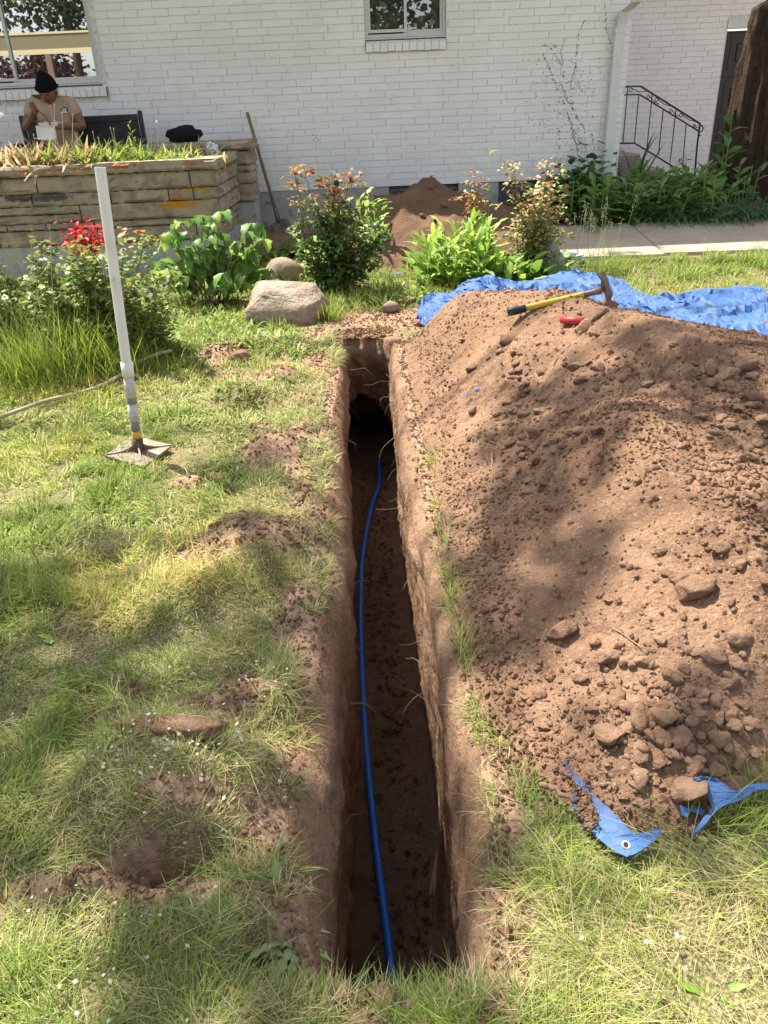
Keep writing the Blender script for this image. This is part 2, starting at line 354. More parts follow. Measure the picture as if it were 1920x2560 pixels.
# ------------------------------------------------------------------ trench shell
M_tfloor = mat('darker_trench_floor', (.13, .078, .052), .95, .12, noise=[(5, (.16, .098, .065), .4, .65, 6), (26, (.095, .056, .04), .5, .72, 7), (150, (.20, .13, .09), .64, .8, 4)], bump=[(170, .004, 5), (50, .014, 6)])  # floor soil, a darker brown than the trench walls
def trench():
    # side profile: (fraction from outer rim to inner wall, depth)
    half = [(-.30, -.035), (-.12, -.008), (0, .004), (.12, -.002), (.28, -.012), (.45, -.03), (.62, -.05), (.78, -.075), (.9, -.10), (1.0, -.13)]
    wall = [(1.0, -.13 - (TDEPTH - .13 - .03) * t) for t in np.linspace(0, 1, 38)[1:]]
    rows = list(np.arange(YN, YF, .016)) + [YF]
    capn = 24
    S = [(YN - .13, -.01), (YN - .04, 0)] + [(YN - .014 * (1 - k / capn) + .0, TDEPTH * (k / capn) ** 1.0) for k in range(capn)] + [(y, TDEPTH + .02) for y in rows] + \
        [(YF + q_ * .8, TDEPTH + .02) for q_ in (.1, .3, .6, 1.0)] + [(YF + .85, TDEPTH * (1 - k / 60)) for k in range(1, 61)] + [(YF + .04, 0), (YF + .15, -.01)]
    nfl = 26; V = []
    for (Y, dm) in S:
        L, Li, Ri, Ro = [float(t) for t in tr(np.array([np.clip(Y, YN, YF)]))]
        row = []
        for (f, d) in half: row.append((L + (Li - L) * f if f >= 0 else L + f * .12, max(d, -max(dm, 0)) + (.006 - .03 * (dm < 0) if dm <= 0 else 0)))
        for (f, d) in wall:
            row.append((Li - .035 * (-d - .13), max(d, -max(dm, 0)) + (.006 - .03 * (dm < 0) if dm <= 0 else 0)))
        wl_, wr_ = row[-1][0], Ri + .035 * (TDEPTH - .13)
        for t in np.linspace(0, 1, nfl + 2)[1:-1]:
            e = min(t, 1 - t) * (wr_ - wl_)
            row.append((wl_ + (wr_ - wl_) * t, max(-dm, -TDEPTH - .0 + .06 * math.exp(-e / .02)) + (.006 - .03 * (dm < 0) if dm <= 0 else 0)))
        for (f, d) in wall[::-1]: row.append((Ri + .035 * (-d - .13), max(d, -max(dm, 0)) + (.006 - .03 * (dm < 0) if dm <= 0 else 0)))
        for (f, d) in half[::-1]: row.append((Ro + (Ri - Ro) * f if f >= 0 else Ro - f * .12, max(d, -max(dm, 0)) + (.006 - .03 * (dm < 0) if dm <= 0 else 0)))
        V.append([(x, Y, z) for (x, z) in row])
    V = np.array(V); m, n, _ = V.shape
    nh = len(half); xc_ = (V[:, :, 0] + .09) / .2; roof_ = -.60 - .16 * xc_ ** 2 + .24 * fbm(V[:, :, 0], V[:, :, 2] * 0, f=8, o=2, s=77); keepS = (np.arange(V.shape[0]) < V.shape[0] - 2)[:, None]; V[:, :, 1] = np.where(keepS & (V[:, :, 1] > YF + .02) & (V[:, :, 2] > roof_), YF + .012 + .05 * sstep(-.10, 0, V[:, :, 2]), V[:, :, 1]); gz0 = gz(V[:, :, 0], V[:, :, 1]); blend = sstep(-.5, -.02, V[:, :, 2]); V[:, :, 2] += gz0 * blend
    X, Y, Z = V[..., 0].copy(), V[..., 1].copy(), V[..., 2].copy()
    side = np.where(np.arange(n)[None, :] < n / 2, 1.0, -1.0)
    onwall = sstep(-.03, -.12, Z) * sstep(-TDEPTH - .0, -TDEPTH + .10, Z)
    big = fbm(Y * 1.0, Z * 2.2, side * 3 + X * 0, f=3.0, o=4, s=31)
    strata = fbm(Y * .5, Z * 6, side * 2, f=4.0, o=4, s=33)
    fine = fbm(Y, Z * 1.3, X, f=26, o=4, s=35, g=.6)
    gouge = np.abs(fbm(Y * 3.0 + Z * 1.5, Z * .6, side, f=3.0, o=3, s=37))
    V[..., 0] += onwall * side * (.026 * big + .016 * strata + .011 * fine - .02 * gouge - .012)
    endw = (sstep(YN + .02, YN, Y) + sstep(YF - .02, YF + .01, Y)) * onwall
    V[..., 1] += endw * (.03 * fbm(X, Z, f=7, o=4, s=39) + .012 * fine)
    edge_ = (sstep(YF - .10, YF + .01, Y) * (Y < YF + .1) * (Z > -.5) - sstep(YN + .10, YN - .01, Y)) * keepS * (np.arange(m) > 1)[:, None]
    V[..., 1] += (Y > YF - .01) * (Y < YF + .1) * sstep(0, -.55, Z) * .14 * (Z > -.75)
    V[..., 1] -= edge_ * np.where(Y > 3, 1, .35) * (.022 + .11 * np.abs(fbm(X, X * 0, f=11, o=3, s=47)) + np.minimum(.14, np.abs(X - np.where(Y > 3, -.09, .0)) ** 3 * np.where(Y > 3, 26, 7)))
    V[..., 2] += (~keepS | (np.arange(m) < 2)[:, None]) * (.010 * np.abs(fbm(X, Y, f=18, o=3, s=49)) + .002)
    flo = sstep(-TDEPTH + .1, -TDEPTH + .02, Z)
    V[..., 2] += flo * (.022 * fbm(X, Y, f=6, o=3, s=41) + .016 * fbm(X, Y, f=32, o=4, s=43, g=.6))
    lip = sstep(-.2, -.03, Z) * sstep(-.03, 0.0, .06 - np.abs(Z) * 0)
    V[..., 2] += .015 * fbm(X, Y, f=26, o=4, s=45, g=.65) * (1 - flo) * sstep(-.25, -.01, Z)
    i = np.arange(m * n).reshape(m, n)
    Q = np.stack([i[:-1, :-1], i[:-1, 1:], i[1:, 1:], i[1:, :-1]], -1).reshape(-1, 4)
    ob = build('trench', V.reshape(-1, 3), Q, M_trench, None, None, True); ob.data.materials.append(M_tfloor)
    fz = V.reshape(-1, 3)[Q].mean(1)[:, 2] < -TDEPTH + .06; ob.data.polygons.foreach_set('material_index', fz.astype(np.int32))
    return kind(ob, 'structure', 'narrow hand dug trench with steep soil walls')
trench_ob = trench()

# ------------------------------------------------------------------ dirt mound
def solve_mound(outline, ridges, bounds, st=.05, it=1500):
    x0, x1, y0, y1 = bounds; xs = np.arange(x0, x1, st); ys = np.arange(y0, y1, st); X, Y = np.meshgrid(xs, ys)
    inside = np.zeros(X.shape, bool); P = np.array(outline); j = len(P) - 1
    for i in range(len(P)):
        xi, yi = P[i]; xj, yj = P[j]
        c = ((yi > Y) != (yj > Y)) & (X < (xj - xi) * (Y - yi) / (yj - yi + 1e-12) + xi); inside ^= c; j = i
    Z = np.zeros(X.shape); fix = ~inside
    for rd in ridges:
        rd = np.array(rd)
        for a, b in zip(rd[:-1], rd[1:]):
            for t in np.linspace(0, 1, 40):
                p = a + (b - a) * t; ix = int(round((p[0] - x0) / st)); iy = int(round((p[1] - y0) / st))
                if 0 <= ix < X.shape[1] and 0 <= iy < X.shape[0]: Z[iy, ix] = p[2]; fix[iy, ix] = True
    F0 = Z.copy()
    for k in range(it):
        A = (np.roll(Z, 1, 0) + np.roll(Z, -1, 0) + np.roll(Z, 1, 1) + np.roll(Z, -1, 1)) / 4
        Z = np.where(fix, F0, A)
    for k in range(4):
        Z = (Z * 2 + np.roll(Z, 1, 0) + np.roll(Z, -1, 0) + np.roll(Z, 1, 1) + np.roll(Z, -1, 1)) / 6
    return xs, ys, Z
def bil(xs, ys, Z, x, y):
    st = xs[1] - xs[0]; u = np.clip((x - xs[0]) / st, 0, len(xs) - 1.001); v = np.clip((y - ys[0]) / st, 0, len(ys) - 1.001)
    i = u.astype(int); j = v.astype(int); a = u - i; b = v - j
    a = a * a * (3 - 2 * a) * .5 + a * .5; b = b * b * (3 - 2 * b) * .5 + b * .5
    return Z[j, i] * (1 - a) * (1 - b) + Z[j, i + 1] * a * (1 - b) + Z[j + 1, i] * (1 - a) * b + Z[j + 1, i + 1] * a * b
W2 = lambda pts, z=0: [tuple(at(px, py, z)[:2]) for px, py in pts]
OUT = W2([(1035, 860), (1052, 960), (1075, 1080), (1098, 1240), (1128, 1400), (1150, 1560), (1195, 1736), (1240, 1880), (1330, 1975), (1440, 2010), (1520, 2085), (1590, 2095), (1700, 2040), (1800, 1975), (1960, 1900)]) + \
    [(1.3, 1.3), (1.9, 1.5), (2.8, 2.0), (3.3, 3.0), (3.2, 4.2), (2.6, 4.75), (1.8, 4.95), (1.2, 5.15), (.8, 5.2)] + W2([(1140, 790), (1075, 815)])
def Pz(px, py, z): return tuple(at(px, py, z))
RID = [[Pz(1130, 742, .26), Pz(1190, 715, .42), Pz(1260, 705, .52), Pz(1380, 725, .53), Pz(1500, 745, .53), Pz(1570, 790, .52), Pz(1680, 800, .56), Pz(1800, 835, .56), Pz(1930, 885, .54), (2.5, 2.9, .5)],
       [Pz(1560, 960, .50), Pz(1640, 1180, .42), Pz(1780, 1330, .38), Pz(1930, 1400, .36)], [Pz(1700, 1500, .26), Pz(1900, 1560, .27)], [Pz(1560, 1850, .085), Pz(1700, 1830, .12), Pz(1900, 1800, .15)]]
MXS, MYS, MZ = solve_mound(OUT, RID, (0, 3.6, .9, 5.6))
def mound_h(x, y):
    z = bil(MXS, MYS, MZ, x, y)
    e = sstep(0, .07, z)
    n = .040 * fbm(x, y, f=2.6, o=3, s=51) + .020 * np.abs(fbm(x * .8 + y * .5, y, f=7.0, o=3, s=52)) 
    cl = sstep(-.1, .5, fbm(x, y, f=1.7, o=2, s=54))
    n2 = (.018 * fbm(x, y, f=20, o=4, s=55, g=.62) + .014 * np.abs(fbm(x, y, f=52, o=3, s=56))) * (.45 + 1.5 * cl * cl)
    return z * .985 + e * (n + n2)
MND = (.005, )
mx_ = np.arange(.18, 3.4, .0115); my_ = np.arange(1.0, 5.4, .0125)
X, Y = np.meshgrid(mx_, my_); H0 = bil(MXS, MYS, MZ, X, Y); H = mound_h(X, Y)
Zm = gz(X, Y) + H - .018 * sstep(.03, 0, H0) - .002
i = np.arange(X.size).reshape(X.shape); keep = (H0[:-1, :-1] + H0[1:, 1:]) > .004
Q = np.stack([i[:-1, :-1], i[:-1, 1:], i[1:, 1:], i[1:, :-1]], -1)[keep]
used = np.unique(Q); rm = np.full(X.size, -1); rm[used] = np.arange(len(used))
Vm = np.stack([X, Y, Zm], -1).reshape(-1, 3)[used]
mound = thing('dirt_mound', 'large mound of loose reddish brown dirt dug from the trench, heaped on the blue tarp', 'dirt mound', (0, 0, 0))
build('loose_soil', Vm, rm[Q], M_dirt, mound, None, True)
def top_z(x, y):
    x = np.asarray(x, float); y = np.asarray(y, float); h0 = bil(MXS, MYS, MZ, x, y)
    return gz(x, y) + np.where(h0 > .004, mound_h(x, y) - .002, 0)

# clods: distorted stones, shared meshes
def clod_mesh(name, seed, sub=2, amp=.35, flat=1.0, mt=None):
    V, Fc = (ICO2, ICO2F) if sub == 2 else ((ICO3, ICO3F) if sub == 3 else (ICO1, ICO1F))
    d = 1 + amp * fbm(V[:, 0] + seed * 3.1, V[:, 1], V[:, 2] - seed, f=1.1, o=3, s=seed)
    W = V * d[:, None]
    r = np.random.RandomState(seed)
    for k in range(12):                       # knock flat faces
        n = r.normal(size=3); n /= np.linalg.norm(n); c = .42 + .30 * r.rand(); t = W @ n - c
        W = W - np.outer(np.clip(t, 0, None) * .85, n)
    W[:, 2] *= flat
    ob = build(name, W, Fc, mt or M_clod, None, None, sub > 2); me = ob.data; bpy.data.objects.remove(ob); return me
def hull_clod(name, seed, mt=None, n=26):
    import bmesh
    r = np.random.RandomState(seed); P = r.normal(size=(n, 3)); P /= np.linalg.norm(P, axis=1)[:, None]; P *= r.uniform(.72, 1.12, (n, 1)); P *= [1, r.uniform(.75, 1), r.uniform(.6, .9)]
    bm = bmesh.new(); vs = [bm.verts.new(p) for p in P]; res = bmesh.ops.convex_hull(bm, input=vs)
    for v in [v for v in bm.verts if not v.link_faces]: bm.verts.remove(v)
    bmesh.ops.recalc_face_normals(bm, faces=bm.faces[:]); bm.verts.index_update()
    V = np.array([v.co[:] for v in bm.verts]); Fc = np.array([[v.index for v in f.verts] for f in bm.faces]); bm.free()
    ob = build(name, V, Fc, mt or M_clod); me = ob.data; bpy.data.objects.remove(ob); return me
def lumpy(name, seed, sub=3, mt=None):
    V, Fc = (ICO3, ICO3F) if sub == 3 else (ICO2, ICO2F); r = np.random.RandomState(seed); W = V.copy()
    for k in range(13):
        n = r.normal(size=3); n /= np.linalg.norm(n); c = r.uniform(.58, .9); W -= np.outer(np.clip(W @ n - c, 0, None) * .88, n)
    W *= (1 + .30 * fbm(V[:, 0] + seed, V[:, 1], V[:, 2], f=2.6, o=4, s=seed, g=.7))[:, None] * 1.15
    ob = build(name, W * [1, r.uniform(.75, 1), r.uniform(.6, .85)], Fc, mt or M_clod, None, None, True); me = ob.data; bpy.data.objects.remove(ob); return me
CL = [lumpy('clod', 100 + k) for k in range(10)]
def rnd_rot(r=rng):
    return Matrix.Rotation(r.uniform(0, 6.28), 4, 'Z') @ Matrix.Rotation(r.uniform(-.5, .5), 4, 'X') @ Matrix.Rotation(r.uniform(-.5, .5), 4, 'Y')
r2 = np.random.RandomState(3)
ncl = 0
BIGCL = [(1360, 1205, .075), (1740, 1450, .085), (1715, 1440, .05), (1800, 1375, .05), (1405, 1585, .075), (1520, 1650, .06), (1520, 1840, .085), (1600, 1800, .06), (1600, 1890, .05), (1655, 1800, .075),
         (1700, 1850, .055), (1720, 1980, .09), (1830, 1980, .08), (1600, 1950, .045), (1500, 900, .06), (1180, 920, .06), (1420, 740, .05), (1620, 775, .06), (1490, 1080, .06), (1340, 1090, .07), (1380, 1110, .06), (1300, 1130, .05),
         (1340, 1150, .06), (1250, 870, .05), (1280, 935, .05), (1440, 920, .06), (1860, 940, .08), (1820, 960, .07), (1890, 1000, .06), (1780, 900, .06), (1560, 950, .05), (1310, 860, .05), (1180, 1040, .04),
         (1650, 780, .05), (1790, 1640, .07), (1850, 1600, .06), (1450, 955, .06), (1400, 790, .05), (1460, 1200, .045)]
def put_clod(px, py, s, z0=None):
    global ncl
    z = .2
    for _ in range(12): p = at(px, py, z); z = float(top_z(p[0], p[1]))
    k = r2.randint(len(CL)); M = Matrix.Translation((p[0], p[1], z + s * .22)) @ rnd_rot(r2) @ Matrix.Diagonal((s * r2.uniform(.8, 1.1), s * r2.uniform(.65, .95), s * r2.uniform(.55, .8), 1))
    link('clod', CL[k], mound, M); ncl += 1
for (px, py, s) in BIGCL: put_clod(px, py, s * .62)
ZONES = [(1740, 1830, 190, 130, 85, .010, .026), (1620, 1700, 200, 120, 25, .014, .03), (1330, 1080, 90, 90, 40, .014, .034), (1850, 1050, 90, 180, 30, .015, .035), (1780, 1330, 150, 200, 18, .010, .026), (1300, 850, 130, 80, 20, .015, .03), (1500, 900, 300, 150, 20, .012, .03)]
for (px, py, sx, sy, n, a, b) in ZONES:
    for k in range(n):
        x, y = px + r2.normal() * sx * .6, py + r2.normal() * sy * .6
        if x > 1990 or y > 2010: continue
        if ncl < 300: put_clod(x, y, r2.uniform(a, b))
# crumbs joined
def crumbs(name, n, smin, smax, sampler, parent, mt=None, seed=5, zfun=None, label=None):
    r = np.random.RandomState(seed); P = sampler(n, r); n = len(P)
    s = smin * (smax / smin) ** (r.rand(n) ** 2.4)
    base = ICO1
    V = base[None] * (1 + .35 * r.normal(size=(n, len(base), 1))).clip(.6, 1.5) * (s[:, None] * r.uniform(.6, 1.1, (n, 3)))[:, None, :]
    a = r.uniform(0, 6.28, n); ca, sa = np.cos(a), np.sin(a)
    V = np.stack([V[..., 0] * ca[:, None] - V[..., 1] * sa[:, None], V[..., 0] * sa[:, None] + V[..., 1] * ca[:, None], V[..., 2]], -1)
    V += P[:, None, :]; V[..., 2] += (s * .25)[:, None]
    Fc = ICO1F[None] + (np.arange(n) * len(base))[:, None, None]
    ob = build(name, V.reshape(-1, 3), Fc.reshape(-1, 3), mt or M_clod, parent); return kind(ob, 'stuff', label)
def mound_sampler(n, r):
    x = r.uniform(.25, 3.0, n * 3); y = r.uniform(1.05, 5.0, n * 3)
    w = (1.5 / np.maximum(y, .8)) ** .8 * (.15 + .85 * sstep(-.15, .35, fbm(x, y, f=1.6, o=3, s=61)))
    h = bil(MXS, MYS, MZ, x, y); k = (r.rand(n * 3) < w) & (h > .006) & (x < .9 + .62 * y)
    x, y = x[k][:n], y[k][:n]; return np.stack([x, y, top_z(x, y)], -1)
crumbs('soil_crumbs', 21000, .0025, .011, mound_sampler, mound, M_dirt, seed=6)
crumbs('soil_crumbs', 9000, .003, .012, mound_sampler, mound, M_dirt, seed=7)
def lumps_stuff(n, seed):
    r = np.random.RandomState(seed); x = r.uniform(.3, 3.0, n * 30); y = r.uniform(1.1, 5.0, n * 30)
    w = sstep(.10, .45, fbm(x, y, f=1.9, o=3, s=62)) * (1.8 / np.maximum(y, 1.2)) ** .5; h = bil(MXS, MYS, MZ, x, y); k = (r.rand(n * 30) < w) & (h > .03) & (x < .9 + .62 * y); x, y = x[k][:n], y[k][:n]
    n = len(x); s = .005 * (3.0) ** (r.rand(n) ** 2.2); V = np.repeat(ICO2[None], n, 0); sd_ = r.uniform(0, 50, (n, 1)); V = V * (1 + .42 * fbm(V[..., 0] + sd_, V[..., 1] - sd_, V[..., 2], f=1.7, o=3, s=5, g=.7))[..., None]
    V = V * (s[:, None] * r.uniform(.65, 1.2, (n, 3)))[:, None, :]; V += np.stack([x, y, top_z(x, y) + s * .2], -1)[:, None, :]
    kind(build('soil_lumps', V.reshape(-1, 3), (ICO2F[None] + (np.arange(n) * len(ICO2))[:, None, None]).reshape(-1, 3), M_dirt, mound), 'stuff')
lumps_stuff(2200, 63)
def trench_floor(n, r):
    y = r.uniform(YN + .05, YF - .05, n); L, Li, Ri, Ro = tr(y); e = np.abs(r.normal(size=n)) * .35
    t = np.where(r.rand(n) < .5, np.clip(e, 0, 1), 1 - np.clip(e, 0, 1)); x = Li + .03 + (Ri - Li - .06) * t
    return np.stack([x, y, -TDEPTH + .0 + .022 * fbm(x, y, f=6, o=3, s=41)], -1)
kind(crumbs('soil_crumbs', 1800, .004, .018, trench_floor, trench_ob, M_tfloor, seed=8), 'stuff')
def edge_sampler(n, r):
    y = r.uniform(.9, 5.3, n * 2); L, Li, Ri, Ro = tr(y); s = r.rand(n * 2) < .45
    x = np.where(s, L + .02 - r.rand(n * 2) ** 1.5 * .16, Ro - .02 + r.rand(n * 2) * .22)
    return np.stack([x, y, top_z(x, y) + .003], -1)[:n]
e_ = crumbs('soil_crumbs', 3500, .002, .009, edge_sampler, None, M_dirt, seed=9); kind(e_, 'stuff', 'loose soil crumbs spilled along both trench edges')
def patch_sampler(n, r):
    x = r.uniform(-1.8, 1.2, n * 16); y = .8 + 5.7 * r.rand(n * 16) ** 1.5; k = bare(x, y) > .5
    L, Li, Ri, Ro = tr(np.clip(y, YN, YF)); k &= ~((x > L - .01) & (x < Ro + .01) & (y > YN) & (y < YF))
    x, y = x[k][:n], y[k][:n]; return np.stack([x, y, gz(x, y)], -1)
e_ = crumbs('soil_crumbs', 12000, .002, .013, patch_sampler, None, M_dirt, seed=10); kind(e_, 'stuff', 'loose soil crumbs on the dug bare patches of the lawn')

def lip_sampler(n, r):
    a = r.rand(n) < .6; x = np.where(a, r.uniform(-.30, .12, n), r.uniform(-.3, .3, n)); y = np.where(a, YF + r.uniform(-.03, .22, n), YN - r.uniform(0, .10, n)); return np.stack([x, y, gz(x, y) + .006], -1)
e_ = crumbs('soil_crumbs', 700, .005, .022, lip_sampler, None, M_dirt, seed=19); kind(e_, 'stuff', 'broken soil crumbs at both ends of the trench')
# ================================================================== GRASS
def blades(P, D, L, Wd, droop, cols, segs=3, prof=None, side=None, tipcol=None, seed=0):
    """vectorised ribbon leaves. P (n,3) base, D (n,3) unit start direction, L length, Wd width, droop bend towards ground (rad)"""
    n = len(P); prof = np.array(prof if prof is not None else [1, .9, .6, .0][:segs + 1])
    K = len(prof); t = np.linspace(0, 1, K)
    up = np.array([0, 0, 1.0]); hd = D.copy(); hd[:, 2] = 0; hn = np.linalg.norm(hd, axis=1, keepdims=True); hd = hd / np.maximum(hn, 1e-6)
    el0 = np.arctan2(D[:, 2], hn[:, 0])
    pos = np.repeat(P[:, None, :], K, 1).copy(); cur = P.copy(); dirs = []
    for k in range(K):
        el = el0 - droop * t[k]; d = hd * np.cos(el)[:, None] + up * np.sin(el)[:, None]; dirs.append(d)
        if k > 0:
            cur = cur + (dirs[k - 1] + d) / 2 * (L / (K - 1))[:, None]; pos[:, k] = cur
    if side is None:
        side = np.stack([-hd[:, 1], hd[:, 0], np.zeros(n)], -1)
    w = Wd[:, None] * prof[None] * .5
    A = pos - side[:, None, :] * w[..., None]; B = pos + side[:, None, :] * w[..., None]
    if prof[-1] == 0:
        V = np.concatenate([np.stack([A[:, :-1], B[:, :-1]], 2).reshape(n, -1, 3), pos[:, -1:, :]], 1); m = 2 * (K - 1) + 1
    else:
        V = np.stack([A, B], 2).reshape(n, -1, 3); m = 2 * K
    base = (np.arange(n) * m)[:, None]
    Q = []
    for k in range(K - 2 if prof[-1] == 0 else K - 1): Q.append(np.array([2 * k, 2 * k + 1, 2 * k + 3, 2 * k + 2])[None] + base)
    Q = np.concatenate(Q) if Q else np.zeros((0, 4), int)
    T = (np.array([2 * (K - 2), 2 * (K - 2) + 1, 2 * (K - 1)])[None] + base) if prof[-1] == 0 else np.zeros((0, 3), int)
    C = np.repeat(cols[:, None, :], m, 1)
    if tipcol is not None:
        tt = np.array([t[min(i // 2, K - 1)] for i in range(m)])[None, :, None]; C = C * (1 - tt) + tipcol[:, None, :] * tt
    return V.reshape(-1, 3), [T, Q], C.reshape(-1, 3)
def cat_b(parts):
    V = []; T = []; Q = []; C = []; n = 0
    for v, (t, q_), c in parts:
        V.append(v); C.append(c); T.append(t + n); Q.append(q_ + n); n += len(v)
    return np.concatenate(V), [np.concatenate(T), np.concatenate(Q)], np.concatenate(C)

def in_view(x, y, z=0.0, mg=380):
    px, py, k = proj(np.stack([x, y, np.zeros_like(x) + z], -1)); return (k > .2) & (px > -mg) & (px < 1920 + mg) & (py > -50) & (py < 2560 + mg)
TUFT_ALLOW = [(1088, 1000, .035, .5), (1095, 1180, .03, .3), (1115, 1330, .03, .25), (1130, 1480, .03, .22), (1160, 1640, .03, .12), (1190, 1830, .045, .07), (1280, 1860, .05, .05)]
def grass_density(x, y):
    b = bare(x, y); d = 1 - b
    cl = fbm(x, y, f=3.2, o=3, s=71); cl2 = fbm(x, y, f=11, o=3, s=72)
    d = d * np.clip(.68 + .6 * cl + 1.1 * cl2, .04, 1.5)
    d = d * (bil(MXS, MYS, MZ, x, y) < .012)
    # worn ground along the right side of the trench
    L, Li, Ri, Ro = tr(np.clip(y, YN, YF)); side = np.array(OUT)
    strip = (x > Ro) & (x < .55) & (y > 1.55) & (y < 5.6); d = np.where(strip, d * .04, d)
    for (px, py, rx, ry) in TUFT_ALLOW:
        c = at(px, py, 0); q_ = ((x - c[0]) / rx) ** 2 + ((y - c[1]) / ry) ** 2; d = np.maximum(d, sstep(1.3, .5, q_) * .42)
    tz_ = at(1530, 2050, 0); d = d * (1 - .93 * sstep(1.3, .8, (((x - tz_[0]) * .75 + (y - tz_[1]) * .66) / .10) ** 2 + ((-(x - tz_[0]) * .66 + (y - tz_[1]) * .75) / .16) ** 2)); hole = (x > L) & (x < Ro) & (y > YN - .012) & (y < YF + .1); d = np.where(hole, 0, d)
    d = np.where((y > 7.05) & (y < 8.4) & (x > 1.0), 0, d); d = np.where(y > 8.4, 0, d)
    d = np.where((y > 7.2) & (x < -1.2), 0, d); d = np.where(y > 6.2, d * np.where(x < 1.5, .6, 1), d)
    return np.clip(d, 0, 1.4)
G_green = np.array([(.15, .25, .04), (.24, .36, .06), (.34, .45, .08), (.16, .24, .08), (.46, .52, .15)])
G_dry = np.array([(.56, .48, .27), (.46, .38, .21), (.66, .60, .38), (.42, .38, .17)])
def lawn():
    parts = []
    bands = [(.60, 1.35, 34000, .85), (1.35, 2.3, 25000, 1.05), (2.3, 3.6, 12500, 1.6), (3.6, 5.4, 7500, 2.3), (5.4, 8.4, 4200, 3.2)]
    for bi, (y0, y1, dens, wf) in enumerate(bands):
        xl, xr = -(.45 + .62 * y1) - .45, (.45 + .66 * y1) + .45
        n = int(dens * (y1 - y0) * (xr - xl)); r = np.random.RandomState(200 + bi)
        x = r.uniform(xl, xr, n); y = r.uniform(y0, y1, n); k = in_view(x, y); x, y = x[k], y[k]
        d = grass_density(x, y); k = r.rand(len(x)) < d; x, y = x[k], y[k]; n = len(x)
        z = gz(x, y)
        tone = fbm(x, y, f=1.3, o=3, s=81); t2 = fbm(x, y, f=6, o=3, s=82)
        L_, Li, Ri, Ro = tr(np.clip(y, YN, YF)); near = np.exp(-np.clip(L_ - x, 0, 9) / .38) * (x < 0) * (y < 6)
        rt_ = np.exp(-((x - .75) ** 2 / .25 + (y - .85) ** 2 / .05))
        dry = np.clip(.27 - .12 * sstep(-.7, -1.2, x) * (y < 3.6) + .30 * t2 + .28 * tone + .38 * near + .55 * rt_, .05, .85)
        isdry = r.rand(n) < dry; lying = np.where(isdry, r.rand(n) < .75, r.rand(n) < .30)
        hgt = (.068 + .036 * fbm(x, y, f=2.5, o=3, s=83)) * np.where(lying, 1.0, 1) * r.uniform(.55, 1.5, n) * (1 + .3 * (y > 5.5)) * np.where(x > 0, 1.15, 1)
        hgt *= (1 - .15 * near) * (.6 + .75 * sstep(-.35, .35, fbm(x, y, f=7, o=2, s=88)))
        wid = np.where(isdry, .0013, .0019) * r.uniform(.7, 1.35, n) * wf * (1 + .35 * (x < -.6))
        az_c = fbm(x, y, f=4.0, o=2, s=84) * 6.0; az = az_c + r.normal(size=n) * 1.1
        el = np.where(lying, r.uniform(-.02, .55, n), r.uniform(.75, 1.5, n)); droop = np.where(lying, r.uniform(.0, .5, n), r.uniform(.2, 1.5, n))
        D = np.stack([np.cos(az) * np.cos(el), np.sin(az) * np.cos(el), np.sin(el)], -1)
        u = np.clip(.5 + .5 * t2 + .35 * r.normal(size=n), 0, .999) * 4; a = u.astype(int); f_ = (u - a)[:, None]
        g = G_green[a] * (1 - f_) + G_green[np.minimum(a + 1, 4)] * f_
        g = g * (1 - .3 * near[:, None]) + np.array([.15, .185, .085]) * .3 * near[:, None]
        dr = G_dry[r.randint(0, 4, n)]; c = np.where(isdry[:, None], dr, g) * r.uniform(.75, 1.15, (n, 1))
        yellow = sstep(.05, .5, tone)[:, None]; c = c * (1 - .5 * yellow) + c * np.array([1.55, 1.22, .9]) * .5 * yellow
        tip = c * np.array([1.15, 1.1, 1.0])
        P = np.stack([x, y, z + np.where(lying, .004 + .012 * r.rand(n), -.002)], -1)
        parts.append(blades(P, D, hgt, wid, droop, c * .92, prof=[1, .92, .62, 0], tipcol=tip))
    V, Q, C = cat_b(parts)
    ob = build('grass', V, Q, M_grass, None, C); return kind(ob, 'stuff', 'uneven lawn grass with dry straw and worn patches'), len(C)
_g, _n = lawn(); print('grass verts', _n)
def edge_grass():
    # tufts leaning over the trench lips
    parts = []; r = np.random.RandomState(77)
    spots = []
    for k in range(130):
        y = r.uniform(.86, 5.1); L_, Li, Ri, Ro = [float(v[0]) for v in tr(np.array([y]))]
        if fbm(np.array([y]), np.array([0.]), f=4, s=91)[0] < -.12: continue
        spots.append((L_ - r.uniform(.0, .05), y, 0.2, 1))
    for k in range(110):
        x = r.uniform(-.3, .32); spots.append((x, YN - .01 - r.uniform(.0, .06), 1.57, 1.1))
    for k in range(18):
        y = r.uniform(.86, 1.6); L_, Li, Ri, Ro = [float(v[0]) for v in tr(np.array([y]))]; spots.append((Ro + r.uniform(0.01, .06), y, 3.0, 1))
    for (x, y, a0, s) in spots:
        n = r.randint(10, 34); xx = x + r.normal(size=n) * .012; yy = y + r.normal(size=n) * .012
        az = a0 + r.normal(size=n) * 1.1; el = r.uniform(.1, 1.3, n)
        D = np.stack([np.cos(az) * np.cos(el), np.sin(az) * np.cos(el), np.sin(el)], -1)
        dry = r.rand(n) < .45; c = np.where(dry[:, None], G_dry[r.randint(0, 4, n)], G_green[r.randint(0, 4, n)]) * r.uniform(.7, 1.1, (n, 1))
        wf = 1 if y < 1.5 else (1.3 if y < 2.6 else 2)
        parts.append(blades(np.stack([xx, yy, gz(xx, yy)], -1), D, r.uniform(.03, .095, n) * s, r.uniform(.0012, .002, n) * wf, r.uniform(.3, 1.8, n), c, prof=[1, .9, .6, 0]))
    V, Q, C = cat_b(parts); kind(build('grass', V, Q, M_grass, None, C), 'stuff', 'grass tufts hanging over the trench lips')
edge_grass()
